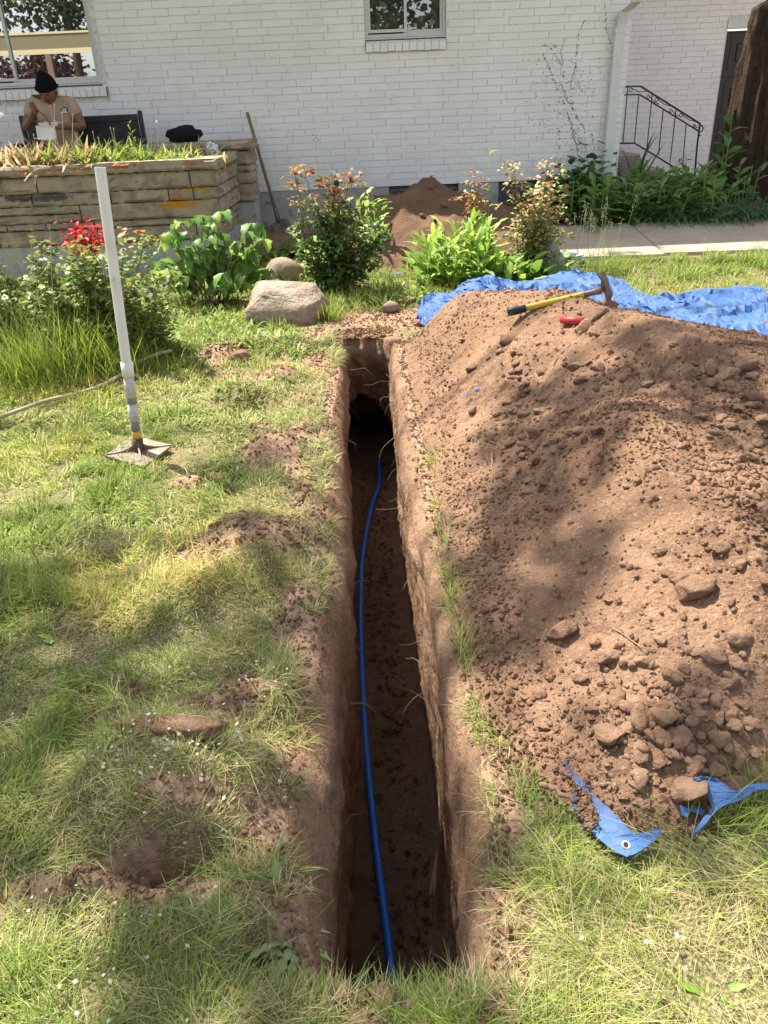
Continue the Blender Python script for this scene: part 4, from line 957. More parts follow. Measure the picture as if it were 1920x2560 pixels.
for z, h, bs in ((.365, .165, [-1.3, -.62, -.33, -.165, 0]), (.538, .105, [-1.3, -.9, -.33, 0]), (.650, .055, [-1.3, -.7, -.30, 0]), (.712, .125, [-1.3, -.8, -.36, -.20, 0])):
    for a, b in zip(bs[:-1], bs[1:]):
        sd += 1; stone('stone', b - a - (.012 if b < 0 else 0), h, .05, lw, Matrix.Translation((a, 0, z)), 500 + sd, .014)
    sd += 1; stone('stone', .37, h, .05, lw, Matrix.Translation((0, .01, z)) @ Matrix.Rotation(math.pi / 2, 4, 'Z'), 500 + sd, .016)
stone('capstone', 1.36, .085, .42, lw, Matrix.Translation((-1.32, -.03, .845)), 811, .016)
stone('capstone', .40, .085, .3, lw, Matrix.Translation((.036, -.02, .8455)) @ Matrix.Rotation(math.pi / 2, 4, 'Z'), 812, .014)

# ------------------------------------------------------------------ boulders
def boulder(name, loc, dims, seed, label, cat, mt, rz=0, planes=9, amp=.3, sub=3):
    V, Fc = (ICO4, ICO4F) if sub == 4 else (ICO3, ICO3F)
    W = V * (1 + amp * fbm(V[:, 0] + seed, V[:, 1], V[:, 2], f=.9, o=4, s=seed))[:, None]; r = np.random.RandomState(seed)
    for k in range(planes):
        n = r.normal(size=3); n /= np.linalg.norm(n); c = .62 + .2 * r.rand(); W -= np.outer(np.clip(W @ n - c, 0, None) * .92, n)
    W *= (1 + .035 * fbm(V[:, 0] * 2, V[:, 1] * 2, V[:, 2] * 6, f=2.2, o=4, s=seed + 3))[:, None]
    W = W * np.array(dims) / 2
    ob = build(name, W, Fc, mt, None, None, True); ob.location = loc; ob.rotation_euler = (0, 0, rz); return tag(ob, label, cat)
M_rockA = mat('weathered_sandstone', (.29, .22, .165), .92, .2, noise=[(3, (.42, .34, .27), .4, .6, 5), (8, (.24, .19, .155), .5, .66, 7), (14, (.27, .215, .17), .5, .72, 7), (70, (.46, .40, .33), .6, .8, 4)], bump=[(12, .05, 6), (60, .010, 6)])
M_rockB = mat('brown_boulder', (.27, .19, .145), .9, .2, noise=[(8, (.20, .135, .10), .45, .65, 6), (2, (.33, .25, .20), .45, .6, 3)], bump=[(40, .006, 6)])
M_rockG = mat('grey_granite', (.25, .235, .215), .9, .2, noise=[(50, (.34, .32, .295), .45, .6, 6), (14, (.16, .155, .14), .55, .7, 5)], bump=[(30, .016, 6)])
def gpt(px, py): 
    p = at(px, py, 0)
    for _ in range(6): p = at(px, py, float(gz(p[0], p[1])))
    return p
p = gpt(725, 812)
def block_rock(loc):
    V = ICO4.copy(); W = np.sign(V) * np.abs(V) ** .32; r = np.random.RandomState(5)
    for k, (n, c) in enumerate((((.25, -.45, .85), .93), ((-.8, -.2, .5), 1.02), ((.9, .1, .35), 1.0), ((-.1, -.9, .5), 1.0), ((.85, -.55, -.1), 1.0))):
        n = np.array(n) / np.linalg.norm(n); W -= np.outer(np.clip(W @ n - c, 0, None) * .95, n)
    led = sstep(.30, .36, W[:, 2] + .10 * fbm(W[:, 0], W[:, 1], f=1.5, o=3, s=8)); W[:, 1] += led * .16 * (W[:, 1] < 0); W[:, 0] -= led * .05 * np.sign(W[:, 0])
    W *= (1 + .05 * fbm(W[:, 0] * 1.5, W[:, 1] * 1.5, W[:, 2] * 6, f=1.6, o=5, s=3, g=.6) - .05 * np.exp(-((W[:, 2] - .33 + .08 * W[:, 0]) / .05) ** 2))[:, None]
    ob = build('boulder', W * [.30, .19, .15], ICO4F, M_rockA, None, None, True); ob.location = loc; ob.rotation_euler = (.10, .06, -.12); return tag(ob, 'large blocky pale sandstone boulder at the far left corner of the trench', 'boulder')
block_rock((p[0] - .02, p[1] + .15, p[2] + .10))
p = gpt(705, 718); boulder('boulder', (p[0], p[1] + .16, p[2] + .07), (.36, .32, .30), 31, 'rounded brown boulder just behind the large pale sandstone block', 'boulder', M_rockB, .4, 3, .15)
p = gpt(975, 785); boulder('rock', (p[0], p[1] + .05, p[2] + .04), (.14, .11, .10), 41, 'small round brown stone on bare soil beyond the trench end', 'stone', M_rockB, 0, 3, .15)
p = gpt(1375, 694); boulder('boulder', (p[0], p[1] + .12, p[2] + .10), (.34, .3, .36), 52, 'grey speckled granite boulder behind the blue tarp', 'boulder', M_rockG, .6, 8, .25)
p = gpt(1020, 755); boulder('rock', (p[0], p[1], p[2] + .015), (.17, .10, .05), 43, 'flat pinkish stone lying near the tarp corner beyond the trench', 'stone', M_rockA, .2, 4, .2)

# second dirt mound near the wall
def heap(c, rx, ry, h, seed):
    xs = np.linspace(-1.25, 1.25, 110); X, Y = np.meshgrid(xs * rx, xs * ry); d = np.sqrt((X / rx) ** 2 + (Y / ry) ** 2)
    prof = np.clip(1.08 - np.sqrt(d * d + .035), 0, 1) ** .95; n = fbm(X, Y, f=4, o=4, s=seed)
    Z = h * prof * (1 + .18 * n) + sstep(1.2, .9, d) * (.06 * fbm(X, Y, f=7, o=4, s=seed + 1) + .012 * fbm(X, Y, f=40, o=3, s=seed + 2)) - .06 * sstep(.95, 1.25, d)
    WX = X + c[0]; WYY = Y + c[1]; return WX, WYY, Z + gz(WX, WYY), d
hm = thing('dirt_mound', 'smaller mound of dark brown dirt against the basement window of the house', 'dirt mound')
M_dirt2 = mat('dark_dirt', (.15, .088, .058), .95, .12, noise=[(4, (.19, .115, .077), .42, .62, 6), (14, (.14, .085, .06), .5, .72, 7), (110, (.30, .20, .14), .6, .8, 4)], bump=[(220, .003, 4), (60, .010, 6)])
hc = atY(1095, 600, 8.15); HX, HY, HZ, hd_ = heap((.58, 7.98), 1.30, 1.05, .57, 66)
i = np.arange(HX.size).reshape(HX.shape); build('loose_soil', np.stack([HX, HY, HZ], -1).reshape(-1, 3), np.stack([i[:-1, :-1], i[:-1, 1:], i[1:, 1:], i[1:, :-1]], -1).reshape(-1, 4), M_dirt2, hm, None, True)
hr = np.random.RandomState(9)
for k in range(70):
    a, b = hr.randint(20, 90), hr.randint(5, 100); s = hr.uniform(.012, .04)
    if hd_[a, b] > 1.05: continue
    o = link('clod', CL[hr.randint(9)], hm, Matrix.Translation((HX[a, b], HY[a, b], HZ[a, b] + s * .3)) @ rnd_rot(hr) @ Matrix.Diagonal((s, s * .8, s * .65, 1)))
# ================================================================== TREES: trunk by the garage, shade tree, trees behind
M_bark = mat('bark', (.075, .052, .038), .95, .1, noise=[(7, (.11, .08, .058), .45, .65, 7), (2.0, (.085, .06, .03), .52, .70, 5), (40, (.045, .03, .022), .5, .72, 6)], bump=[(30, .02, 6), (120, .005, 4)])
tt = thing('tree_trunk', 'thick furrowed brown tree trunk at the right edge beside the dark door', 'tree', (0, 0, 0))
TYY = 9.55
lp = [(560, 1783), (510, 1795), (450, 1802), (300, 1830), (100, 1860), (15, 1884)]
zs = []; xl_ = []
for (py, px) in lp: p = atY(px, py, TYY); zs.append(p[2]); xl_.append(p[0])
zs[0] = -.1; zz = np.linspace(-.1, zs[-1] + .06, 110); nA = 150; V = []
for z in zz:
    xl = np.interp(z, zs, xl_); t = (z - zz[0]) / (zz[-1] - zz[0]); r0 = .52 - .13 * t; r0 *= 1 - .35 * sstep(.965, 1.0, np.array(t)); c = np.array([xl + .50 - .1 * t * .6, TYY, z])
    a = np.linspace(0, 2 * np.pi, nA, endpoint=False); ca, sa = np.cos(a), np.sin(a)
    fur = np.abs(fbm(ca * 4.5 + .3 * z, sa * 4.5, z * .55, f=1.6, o=3, s=95)); fine = fbm(ca * 14, sa * 14, z * 4, f=1, o=3, s=97)
    r = r0 * (1 + .05 * fbm(ca, sa, z, f=1.3, o=2, s=93)) + .07 * (np.clip(fur * 2.2, 0, 1) - .5) + .012 * fine
    V.append(np.stack([c[0] + ca * r, c[1] + sa * r, np.full(nA, z)], -1))
V = np.array(V); i = np.arange(V.shape[0] * nA).reshape(-1, nA); j = np.roll(i, -1, 1)
Q = np.stack([i[:-1], j[:-1], j[1:], i[1:]], -1).reshape(-1, 4); Vt = V.reshape(-1, 3); top = V[-1].mean(0) + [0, 0, .02]
Vt = np.concatenate([Vt, [top]]); T3 = np.stack([i[-1], j[-1], np.full(nA, len(Vt) - 1)], -1)
build('trunk', Vt, [Q, T3], M_bark, tt, None, True)
bb = MB(); rr = np.random.RandomState(8)
# ---------------- unseen shade tree, leaves laid out along sun rays to cast the dappled shade
SG = """5 7 6 4 6 8 7 8 3 1 1 1
7 7 8 8 6 7 9 9 9 9 9 9
4 6 8 9 9 9 9 8 7 6 5 4
6 7 9 8 6 5 9 6 3 2 2 2
7 6 5 4 3 4 8 5 2 1 2 3
6 5 5 4 2 3 6 3 2 2 5 7
3 4 4 3 1 3 5 4 5 5 9 8
2 3 3 4 2 1 3 6 5 3 4 3
4 3 3 2 2 1 1 4 2 2 1 1
2 3 3 3 2 1 1 2 2 2 2 2
4 3 3 3 2 1 1 2 3 3 3 2
4 4 3 4 3 1 1 3 7 9 8 5
4 3 3 3 3 2 3 5 8 9 7 6"""
SG = np.array([[float(c) for c in r.split()] for r in SG.split('\n')]) / 9.0
def lit(x, y):
    z = np.where((x > .3) & (y > 1.3) & (y < 5), .3, .02)
    px, py, k = proj(np.stack([x, y, z], -1)); inv = (k > .1)
    u = np.clip(px / 160 - .5, 0, 10.999); v = np.clip((py - 480) / 160 - .5, 0, 11.999); i = u.astype(int); j = v.astype(int); a = u - i; b = v - j
    s = SG[j, i] * (1 - a) * (1 - b) + SG[j, i + 1] * a * (1 - b) + SG[j + 1, i] * (1 - a) * b + SG[j + 1, i + 1] * a * b
    out = (px < -200) | (px > 2120) | (py > 2760) | ~inv
    return np.where(out, .35 + .25 * fbm(x, y, f=.8, o=2, s=101), s)
shade = thing('shade_tree', 'tall unseen broadleaf tree left of the lawn, crown shaped to cast the dappled shade', 'tree', (-7.6, 6.2, 0))
so_ = np.array([-7.6, 6.2, 0])
def leafcloud(P, size, seed, cols):
    r = np.random.RandomState(seed); n = len(P); az = r.uniform(0, 6.28, n); el = r.uniform(-1.0, .6, n)
    D = np.stack([np.cos(az) * np.cos(el), np.sin(az) * np.cos(el), np.sin(el)], -1); rv_ = r.normal(size=(n, 3)); side = np.cross(D, rv_); side /= np.linalg.norm(side, axis=1)[:, None]
    c = np.array(cols)[r.randint(0, len(cols), n)] * r.uniform(.7, 1.2, (n, 1))
    return blades(P, D, size * r.uniform(.7, 1.3, n), size * .75 * r.uniform(.7, 1.2, n), r.uniform(-.2, .6, n), c, prof=[.25, 1, .8, 0], side=side)
rt2 = np.random.RandomState(21); cs = .14
PX_, PY_ = np.meshgrid(np.arange(-7.5, 6.5, cs), np.arange(-1.2, 8.7, cs)); PX_ = PX_.ravel(); PY_ = PY_.ravel()
Tn = lit(PX_, PY_); br_ = fbm(PX_, PY_, f=2.8, o=3, s=103)
Tn = np.clip(Tn + .55 * br_ * (1 - np.abs(2 * Tn - 1) * .75), 0, 1); Tn = sstep(.22, .72, Tn) * .93 + .07
SPLIT = 1
dens = -np.log(Tn) / (.0052) * cs * cs; cnt = rt2.poisson(np.clip(dens, 0, 60))
gxs = np.repeat(PX_, cnt) + rt2.uniform(-cs / 2, cs / 2, cnt.sum()); gys = np.repeat(PY_, cnt) + rt2.uniform(-cs / 2, cs / 2, cnt.sum())
hh = 6.2 + 1.5 * (fbm(gxs, gys, f=.5, o=2, s=105) + 1) * .5 + rt2.uniform(0, 1.0, len(gxs))
LP = np.stack([gxs + SUN[0] / SUN[2] * hh, gys + SUN[1] / SUN[2] * hh, hh], -1)
V, Q, C = leafcloud(LP - so_, .12, 5, [(.07, .12, .025), (.09, .15, .03), (.055, .10, .025)])
o = build('crown', V, Q, M_leaf, shade, C); print('crown leaves', len(LP))
tb = MB(); tb.tube([(0, 0, -.2), (.1, 0, 1.2), (.3, .1, 3), (.9, .2, 5), (1.6, .4, 6.8)], [.42, .33, .28, .22, .15], 14)
for k in range(7):
    q_ = LP[rt2.randint(len(LP))] - so_; a = np.array([.6 + .5 * rt2.rand(), .1, 3.6 + 3 * rt2.rand()]); m_ = (a + q_) / 2 + [0, 0, .6]
    tb.tube([a, (a + m_) / 2 + rt2.normal(size=3) * .1, m_, (m_ + q_) / 2 + rt2.normal(size=3) * .1, q_], [.05, .04, .028, .018, .008], 6)
tb.go('trunk', M_bark, shade, True)
# ---------------- trees and carport behind the camera, seen in the window glass
def back_tree(label, x, y, h, w, n, seed, cols, z0=1.2):
    t = thing('broadleaf_tree', label, 'tree', (x, y, 0), 'trees across the yard')
    r = np.random.RandomState(seed); cl = r.normal(size=(26, 3)) * [w * .33, w * .33, h * .20] + [0, 0, (h + z0) / 2]
    P = cl[r.randint(0, 26, n)] + r.normal(size=(n, 3)) * w * .11; P[:, 2] = np.clip(P[:, 2], z0, h)
    V, Q, C = leafcloud(P, .26, seed + 1, cols); build('crown', V, Q, M_leaf, t, C)
    MB().tube([(0, 0, -.2), (.1, 0, h * .4), (0, .1, h * .75)], [.25, .18, .07], 8).go('trunk', M_bark, t, True)
GC = [(.10, .17, .03), (.16, .24, .045), (.07, .12, .03)]; DC = [(.05, .085, .03), (.035, .06, .025)]
back_tree('tall dark tree across the yard, leftmost one reflected in the large window', -13, -22, 9.5, 7, 4200, 31, DC, 4.2)
back_tree('dark tree across the yard reflected at the right of the large window', -6.5, -21, 8.0, 6, 4200, 33, DC, 4.2)
back_tree('sunlit pale green tree beyond the carport reflected in the large window', -7.5, -26, 5.0, 4.5, 4500, 35, GC, .2)
back_tree('bright green bush tree low beyond the carport by its right posts', -4.5, -25, 4.6, 4, 3500, 37, GC, .2)
back_tree('purple leaved tree beyond the carport at the far left', -16, -27, 4.6, 4.5, 3500, 39, [(.10, .05, .05), (.07, .035, .035)], .2)
back_tree('tree across the yard reflected dark in the small window', 2.5, -13, 8.0, 6, 6000, 41, DC, 1.0)
cp = thing('carport', 'flat roofed carport with cream fascia and square posts reflected in the large window', 'carport', (-9, -6.5, 0))
M_cream = mat('cream_fascia', (.50, .44, .27), .7)
MB().box((-7, 0, 2.86), (5.5, .06, 2.98)).box((-7, -.01, 3.33), (5.5, .07, 3.38)).go('fascia_trim', M_cream, cp)
MB().box((-7, 0, 2.98), (5.5, .05, 3.33)).go('fascia', mat('olive_fascia', (.17, .15, .09), .8), cp)
MB().box((-7, -5, 3.2), (5.5, 0, 3.3)).go('roof', mat('carport_roof', (.22, .20, .17), .8), cp)
for x in (-6.4, -3.2, .2, 3.4): MB().box((x, -.02, 0), (x + .16, .12, 2.86)).go('post', mat('brown_post', (.16, .11, .085), .8), cp)
MB().box((-7, -4.9, 0), (5.5, -4.8, 1.5)).go('rear_fence', M_cream, cp)
# ================================================================== PLANTS
def leaf_obj_mesh(name, prof, wid, droop, col, tip=None, fold=.25, seed=0, wav=.0, matl=None, lob=None):
    """unit length leaf along +X, three columns, folded midrib"""
    K = len(prof); t = np.linspace(0, 1, K); r = np.random.RandomState(seed)
    ang = -droop * t; dx = np.cos(ang); dz = np.sin(ang); X = np.concatenate([[0], np.cumsum((dx[1:] + dx[:-1]) / 2)]) / (K - 1); Z = np.concatenate([[0], np.cumsum((dz[1:] + dz[:-1]) / 2)]) / (K - 1)
    V = []; C = []; col = np.array(col); tip = col * 1.08 if tip is None else np.array(tip)
    for k in range(K):
        w = prof[k] * wid / 2; wv = wav * math.sin(k * 2.1 + seed) * w; c = col * (1 - t[k]) + tip * t[k]
        V += [(X[k], -w, Z[k] + fold * w + wv), (X[k], 0, Z[k]), (X[k], w, Z[k] + fold * w - wv)]; C += [c, c * 1.22, c]
    Fc = []
    for k in range(K - 1): a = 3 * k; Fc += [(a, a + 3, a + 4, a + 1), (a + 1, a + 4, a + 5, a + 2)]
    ob = build(name, np.array(V), np.array(Fc), matl or M_leaf, None, np.array(C), True); me = ob.data; bpy.data.objects.remove(ob); return me
LANCE = [.25, .42, .72, .95, 1.0, .82, .48, .05]; OVAL = [.15, .6, .95, 1.0, .85, .5, .04]; STRAP = [.8, 1, .95, .8, .5, .03]
def leafM(p, az, el, L, roll=0., W=1.):
    return Matrix.Translation(p) @ Matrix.Rotation(az, 4, 'Z') @ Matrix.Rotation(-el, 4, 'Y') @ Matrix.Rotation(roll, 4, 'X') @ Matrix.Diagonal((L, L * W, L, 1))
def weed(px, py, label, n, h, Lr, meshes, seed, spread=.06, elr=(.5, 1.4), stem=0, name='broadleaf_weed', cat='plant', group=None, p=None, W=1.0, stemcol=(.2, .26, .08)):
    p = gpt(px, py) if p is None else p; t = thing(name, label, cat, tuple(p), group); r = np.random.RandomState(seed)
    sm = MB()
    ns = max(1, stem)
    heads = []
    for s in range(ns):
        b = r.normal(size=2) * spread * (stem > 0); top = np.array([b[0] + r.normal() * .05, b[1] + r.normal() * .04, h * r.uniform(.7, 1.0)]); heads.append((np.array([b[0], b[1], -.02]), top))
        if stem: sm.tube([heads[-1][0], (heads[-1][0] + top) / 2 + r.normal(size=3) * .01, top], [.006, .005, .003], 5, c=stemcol)
        if 0 < stem <= 3: sm.go('stem', M_attr, t, True); sm = MB()
    if stem > 3: sm.go('stem', M_attr, t, True)
    for k in range(n):
        az = r.uniform(0, 6.28)
        if stem:
            a, b = heads[k % ns]; u = (k // ns + .5) / math.ceil(n / ns); q_ = a + (b - a) * (u ** .8); el = r.uniform(*elr) * (.6 + .5 * u); L = r.uniform(*Lr) * (1.1 - .45 * u)
        else:
            q_ = np.array([r.normal() * spread, r.normal() * spread, -.01]); el = r.uniform(*elr); L = r.uniform(*Lr)
        link('leaf', meshes[r.randint(len(meshes))], t, leafM(q_, az, el, L, r.normal() * .3, W))
    return t
gA = [leaf_obj_mesh('leaf', LANCE, .30, .9 + .2 * k, c, seed=k, wav=.3) for k, c in enumerate([(.12, .20, .04), (.15, .25, .045), (.19, .30, .055), (.10, .17, .05)])]
gB = [leaf_obj_mesh('leaf', LANCE, .26, .4 + .25 * k, c, seed=k + 9, wav=.4) for k, c in enumerate([(.24, .38, .06), (.32, .46, .08), (.18, .30, .06), (.40, .52, .11)])]
gD = [leaf_obj_mesh('leaf', OVAL, .40, .6 + .2 * k, c, seed=k + 19, wav=.2) for k, c in enumerate([(.085, .17, .055), (.10, .20, .05), (.13, .24, .06)])]
gS = [leaf_obj_mesh('leaf', LANCE, .32, .5 + .2 * k, c, seed=k + 29, wav=.2) for k, c in enumerate([(.19, .32, .08), (.24, .38, .09), (.15, .26, .07)])]
# broad upright weeds beyond the trench, centre and right
WD = 'broad leaved weeds in the flower bed'
weed(925, 650, 'tall upright green weed right of the centre rose, against the dirt heap', 60, .62, (.14, .26), gB, 1, .06, (.6, 1.3), 5, group=WD)
weed(800, 700, 'pale green broad weed in front of the centre rose bush, beside the brown boulder', 40, .36, (.12, .22), gB, 2, .05, (.4, 1.2), 4, group=WD)
weed(690, 700, 'dark green dock weed behind the brown boulder, left of the centre rose', 24, .3, (.18, .30), gA, 3, .08, (.5, 1.3), group=WD)
weed(620, 650, 'dark green rosette weed between the maple sapling and the leaning shovel', 26, .3, (.16, .30), gA, 4, .10, (.4, 1.2), group=WD)
weed(740, 640, 'dark green weed under the left side of the centre rose bush', 24, .3, (.16, .28), gA, 5, .09, (.5, 1.3), group=WD)
weed(1085, 700, 'bright green upright weed at the left end of the big weed clump', 50, .30, (.2, .36), gB, 6, .08, (.8, 1.5), W=.65, group=WD)
weed(1140, 720, 'bright green weed with upright leaves behind the left tarp fold', 110, .46, (.20, .36), gB, 7, .13, (.8, 1.5), 9, W=.62, group=WD)
weed(1190, 705, 'bright green weed in the middle of the big weed clump', 110, .48, (.20, .36), gB, 8, .13, (.8, 1.5), 9, W=.62, group=WD)
weed(1240, 715, 'bright green weed at the foot of the pale rose bush, left side', 60, .3, (.22, .42), gB, 9, .11, (.9, 1.5), W=.62, group=WD)
weed(1330, 700, 'green weed at the foot of the pale rose bush, right side by the granite boulder', 34, .3, (.18, .34), gA, 10, .10, (.7, 1.4), group=WD)
weed(1400, 660, 'small green weed sprig behind the granite boulder', 16, .3, (.12, .22), gA, 11, .07, (.6, 1.3), group=WD)
weed(1500, 700, 'low leafy weed between the granite boulder and the lawn', 16, .2, (.08, .16), gB, 13, .07, (.4, 1.2), group=WD)
weed(1030, 755, 'small pale green weed sprig left of the tarp fold', 18, .22, (.06, .12), gB, 12, .06, (.4, 1.3), 3, group=WD)
weed(1225, 640, 'single tall milkweed stalk standing up before the white wall', 8, 1.12, (.12, .2), gS, 14, .0, (.3, .9), 1, p=gpt(1215, 660), group=WD)
weed(560, 800, 'low weed patch with mixed leaves left of the pale boulder', 30, .16, (.07, .14), gB, 15, .12, (.2, 1.1), group=WD)
weed(460, 800, 'low weed patch under the maple sapling', 30, .16, (.07, .15), gB, 16, .14, (.2, 1.1), group=WD)
weed(380, 830, 'low trailing weed at the foot of the red tipped rose', 26, .2, (.08, .18), gA, 17, .12, (.2, 1.2), group=WD)
# garage side bed
SB = 'leafy weeds along the concrete path'
ys = 8.75
for k, (px, py, n, lab) in enumerate([(1470, 560, 36, 'green leafy weed left end of the path bed by the house corner'), (1530, 562, 44, 'dense green weed in the path bed before the downspout'), (1590, 560, 44, 'dense green weed in the path bed before the concrete steps'),
                                      (1650, 560, 44, 'dense green weed in the path bed below the railing'), (1700, 555, 40, 'dense green weed in the path bed below the railing end post'), (1755, 550, 34, 'green weed in the path bed left of the trunk foot'), (1500, 535, 40, 'leafy weed behind the plank, against the house corner'), (1560, 530, 44, 'dense weed at the foot of the downspout'), (1625, 528, 44, 'dense weed at the foot of the concrete steps'), (1680, 530, 44, 'dense weed in the back row under the railing'), (1735, 528, 40, 'dense weed in the back row before the dark door')]):
    weed(px, py, lab, n + 34, .48, (.16, .29), gS + gA[:1], 40 + k, .15, (.2, 1.1), 7, group=SB)
weed(1795, 548, 'tall leafy plant with big oval leaves in front of the dark door', 24, .95, (.22, .34), gD, 50, .03, (.6, 1.1), 2, name='tall_leafy_plant', W=.8)
weed(1860, 552, 'leafy shoot with oval leaves against the tree trunk', 16, .62, (.18, .30), gD, 51, .05, (.5, 1.1), 3, name='tall_leafy_plant', W=.7)
weed(1700, 540, 'slim shrub stem with small serrated leaves in front of the railing', 40, .62, (.05, .10), gD, 52, .10, (.1, .9), 6, name='shrub')
# box elder sapling before the planter
mp = [leaf_obj_mesh('leaf', [.1, .35, .9, 1.0, .62, .70, .3, .02], .62, .8 + .3 * k, c, seed=k + 49, wav=.25, fold=.35) for k, c in enumerate([(.09, .18, .04), (.14, .27, .06), (.32, .44, .10), (.11, .22, .05)])]
sap = thing('maple_sapling', 'young maple sapling with drooping toothed leaves in front of the stone planter', 'sapling', tuple(gpt(540, 760))); r = np.random.RandomState(60); sm = MB()
for k in range(15):
    a = np.array([r.normal() * .05, r.normal() * .05, 0]); top = np.array([r.uniform(-.55, .5), r.normal() * .12, r.uniform(.28, .74) ]); top[2] *= 1 - .35 * abs(top[0]); m_ = (a + top) / 2 + [0, 0, .08]
    sm.tube([a, m_, top], [.007, .005, .003], 5, c=(.22, .16, .08))
    for j in range(5):
        u = .45 + .55 * j / 4; q_ = a * (1 - u) ** 2 + 2 * u * (1 - u) * m_ + top * u * u; az = r.uniform(0, 6.28)
        for s in (-.9, 0, .9):
            link('leaf', mp[r.randint(4)], sap, leafM(q_ + np.array([math.cos(az + s), math.sin(az + s), 0]) * .02, az + s, r.uniform(-.7, .1), r.uniform(.11, .17), r.normal() * .3))
sm.go('stem', M_attr, sap, True)
# ivy mass by the house corner
def foliage(name, label, cat, p, P, size, seed, cols, stems=None, prof=(.2, 1, .85, 0), W=.7, elr=(-.6, .7), group=None, droop=(.1, .9), kind_=None):
    t = thing(name, label, cat, tuple(p), group); r = np.random.RandomState(seed); n = len(P); az = r.uniform(0, 6.28, n); el = r.uniform(*elr, n)
    D = np.stack([np.cos(az) * np.cos(el), np.sin(az) * np.cos(el), np.sin(el)], -1); hd = np.stack([-np.sin(az), np.cos(az), np.zeros(n)], -1) + r.normal(size=(n, 3)) * .35; hd /= np.linalg.norm(hd, axis=1)[:, None]
    c = cols if np.ndim(cols) == 2 and len(cols) == n else np.array(cols)[r.randint(0, len(cols), n)]
    c = c * r.uniform(.75, 1.2, (n, 1)); L = size * r.uniform(.6, 1.35, n)
    V, Q, C = blades(P, D, L, L * W, r.uniform(*droop, n), c, prof=list(prof), side=hd); o = build('foliage', V, Q, M_leaf, t, C)
    if stems is not None: stems.go('stem', M_attr, t, True)
    return t
r = np.random.RandomState(70); p = np.array([1.98, 8.86, .2]); P = r.normal(size=(5200, 3)) * [.25, .12, .115]; P[:, 2] = np.abs(P[:, 2]) * 1.35 * (1 + .5 * np.clip(P[:, 0] / .4, -1, 1)); 
foliage('ivy_shrub', 'dark green ivy mound climbing the white wall left of the downspout', 'ivy', p, P, .09, 71, [(.09, .18, .04), (.11, .21, .05), (.07, .14, .04), (.18, .30, .07), (.13, .24, .05)], W=.9)
# lily turf mounds along the path
LG = 'arching strap leaved grasses along the path'
for k, (px, py, lab) in enumerate([(1660, 574, 'leftmost grassy lily turf mound arching over the path'), (1720, 572, 'lily turf mound second from left along the path'), (1785, 572, 'lily turf mound third from left along the path'), (1850, 570, 'lily turf mound in front of the tree trunk'), (1915, 566, 'rightmost lily turf mound at the right edge')]):
    p = gpt(px, py); p[1] += .18; r = np.random.RandomState(80 + k); n = 330; az = r.uniform(0, 6.28, n); el = r.uniform(.5, 1.45, n)
    Pb = np.stack([r.normal(size=n) * .12, r.normal(size=n) * .06, np.zeros(n)], -1); D = np.stack([np.cos(az) * np.cos(el), np.sin(az) * np.cos(el), np.sin(el)], -1)
    c = np.array([(.15, .25, .14), (.20, .31, .16), (.12, .20, .09), (.24, .34, .12)])[r.randint(0, 4, n)] * r.uniform(.7, 1.2, (n, 1))
    t = thing('lily_turf', lab, 'grass clump', tuple(p), LG); V, Q, C = blades(Pb, D, r.uniform(.34, .56, n), r.uniform(.009, .015, n), r.uniform(1.2, 2.5, n), c, prof=[.8, 1, .9, .7, .4, 0]); build('foliage', V, Q, M_leaf, t, C)
# iris by the steps
t = thing('iris', 'dark green sword leaved iris beside the concrete steps', 'iris', tuple(gpt(1585, 500)[:2]) + (.22,)); im = [leaf_obj_mesh('leaf', STRAP, .045, .12 + .3 * k, (.05, .10, .055), seed=k, fold=.1) for k in range(3)]; r = np.random.RandomState(90)
t.location = (3.05, 9.75, .2)
for k in range(16): link('leaf', im[r.randint(3)], t, leafM((r.normal() * .06, r.normal() * .05, 0), r.choice([0, math.pi]) + r.normal() * .4, r.uniform(.95, 1.5), r.uniform(.5, .95)))
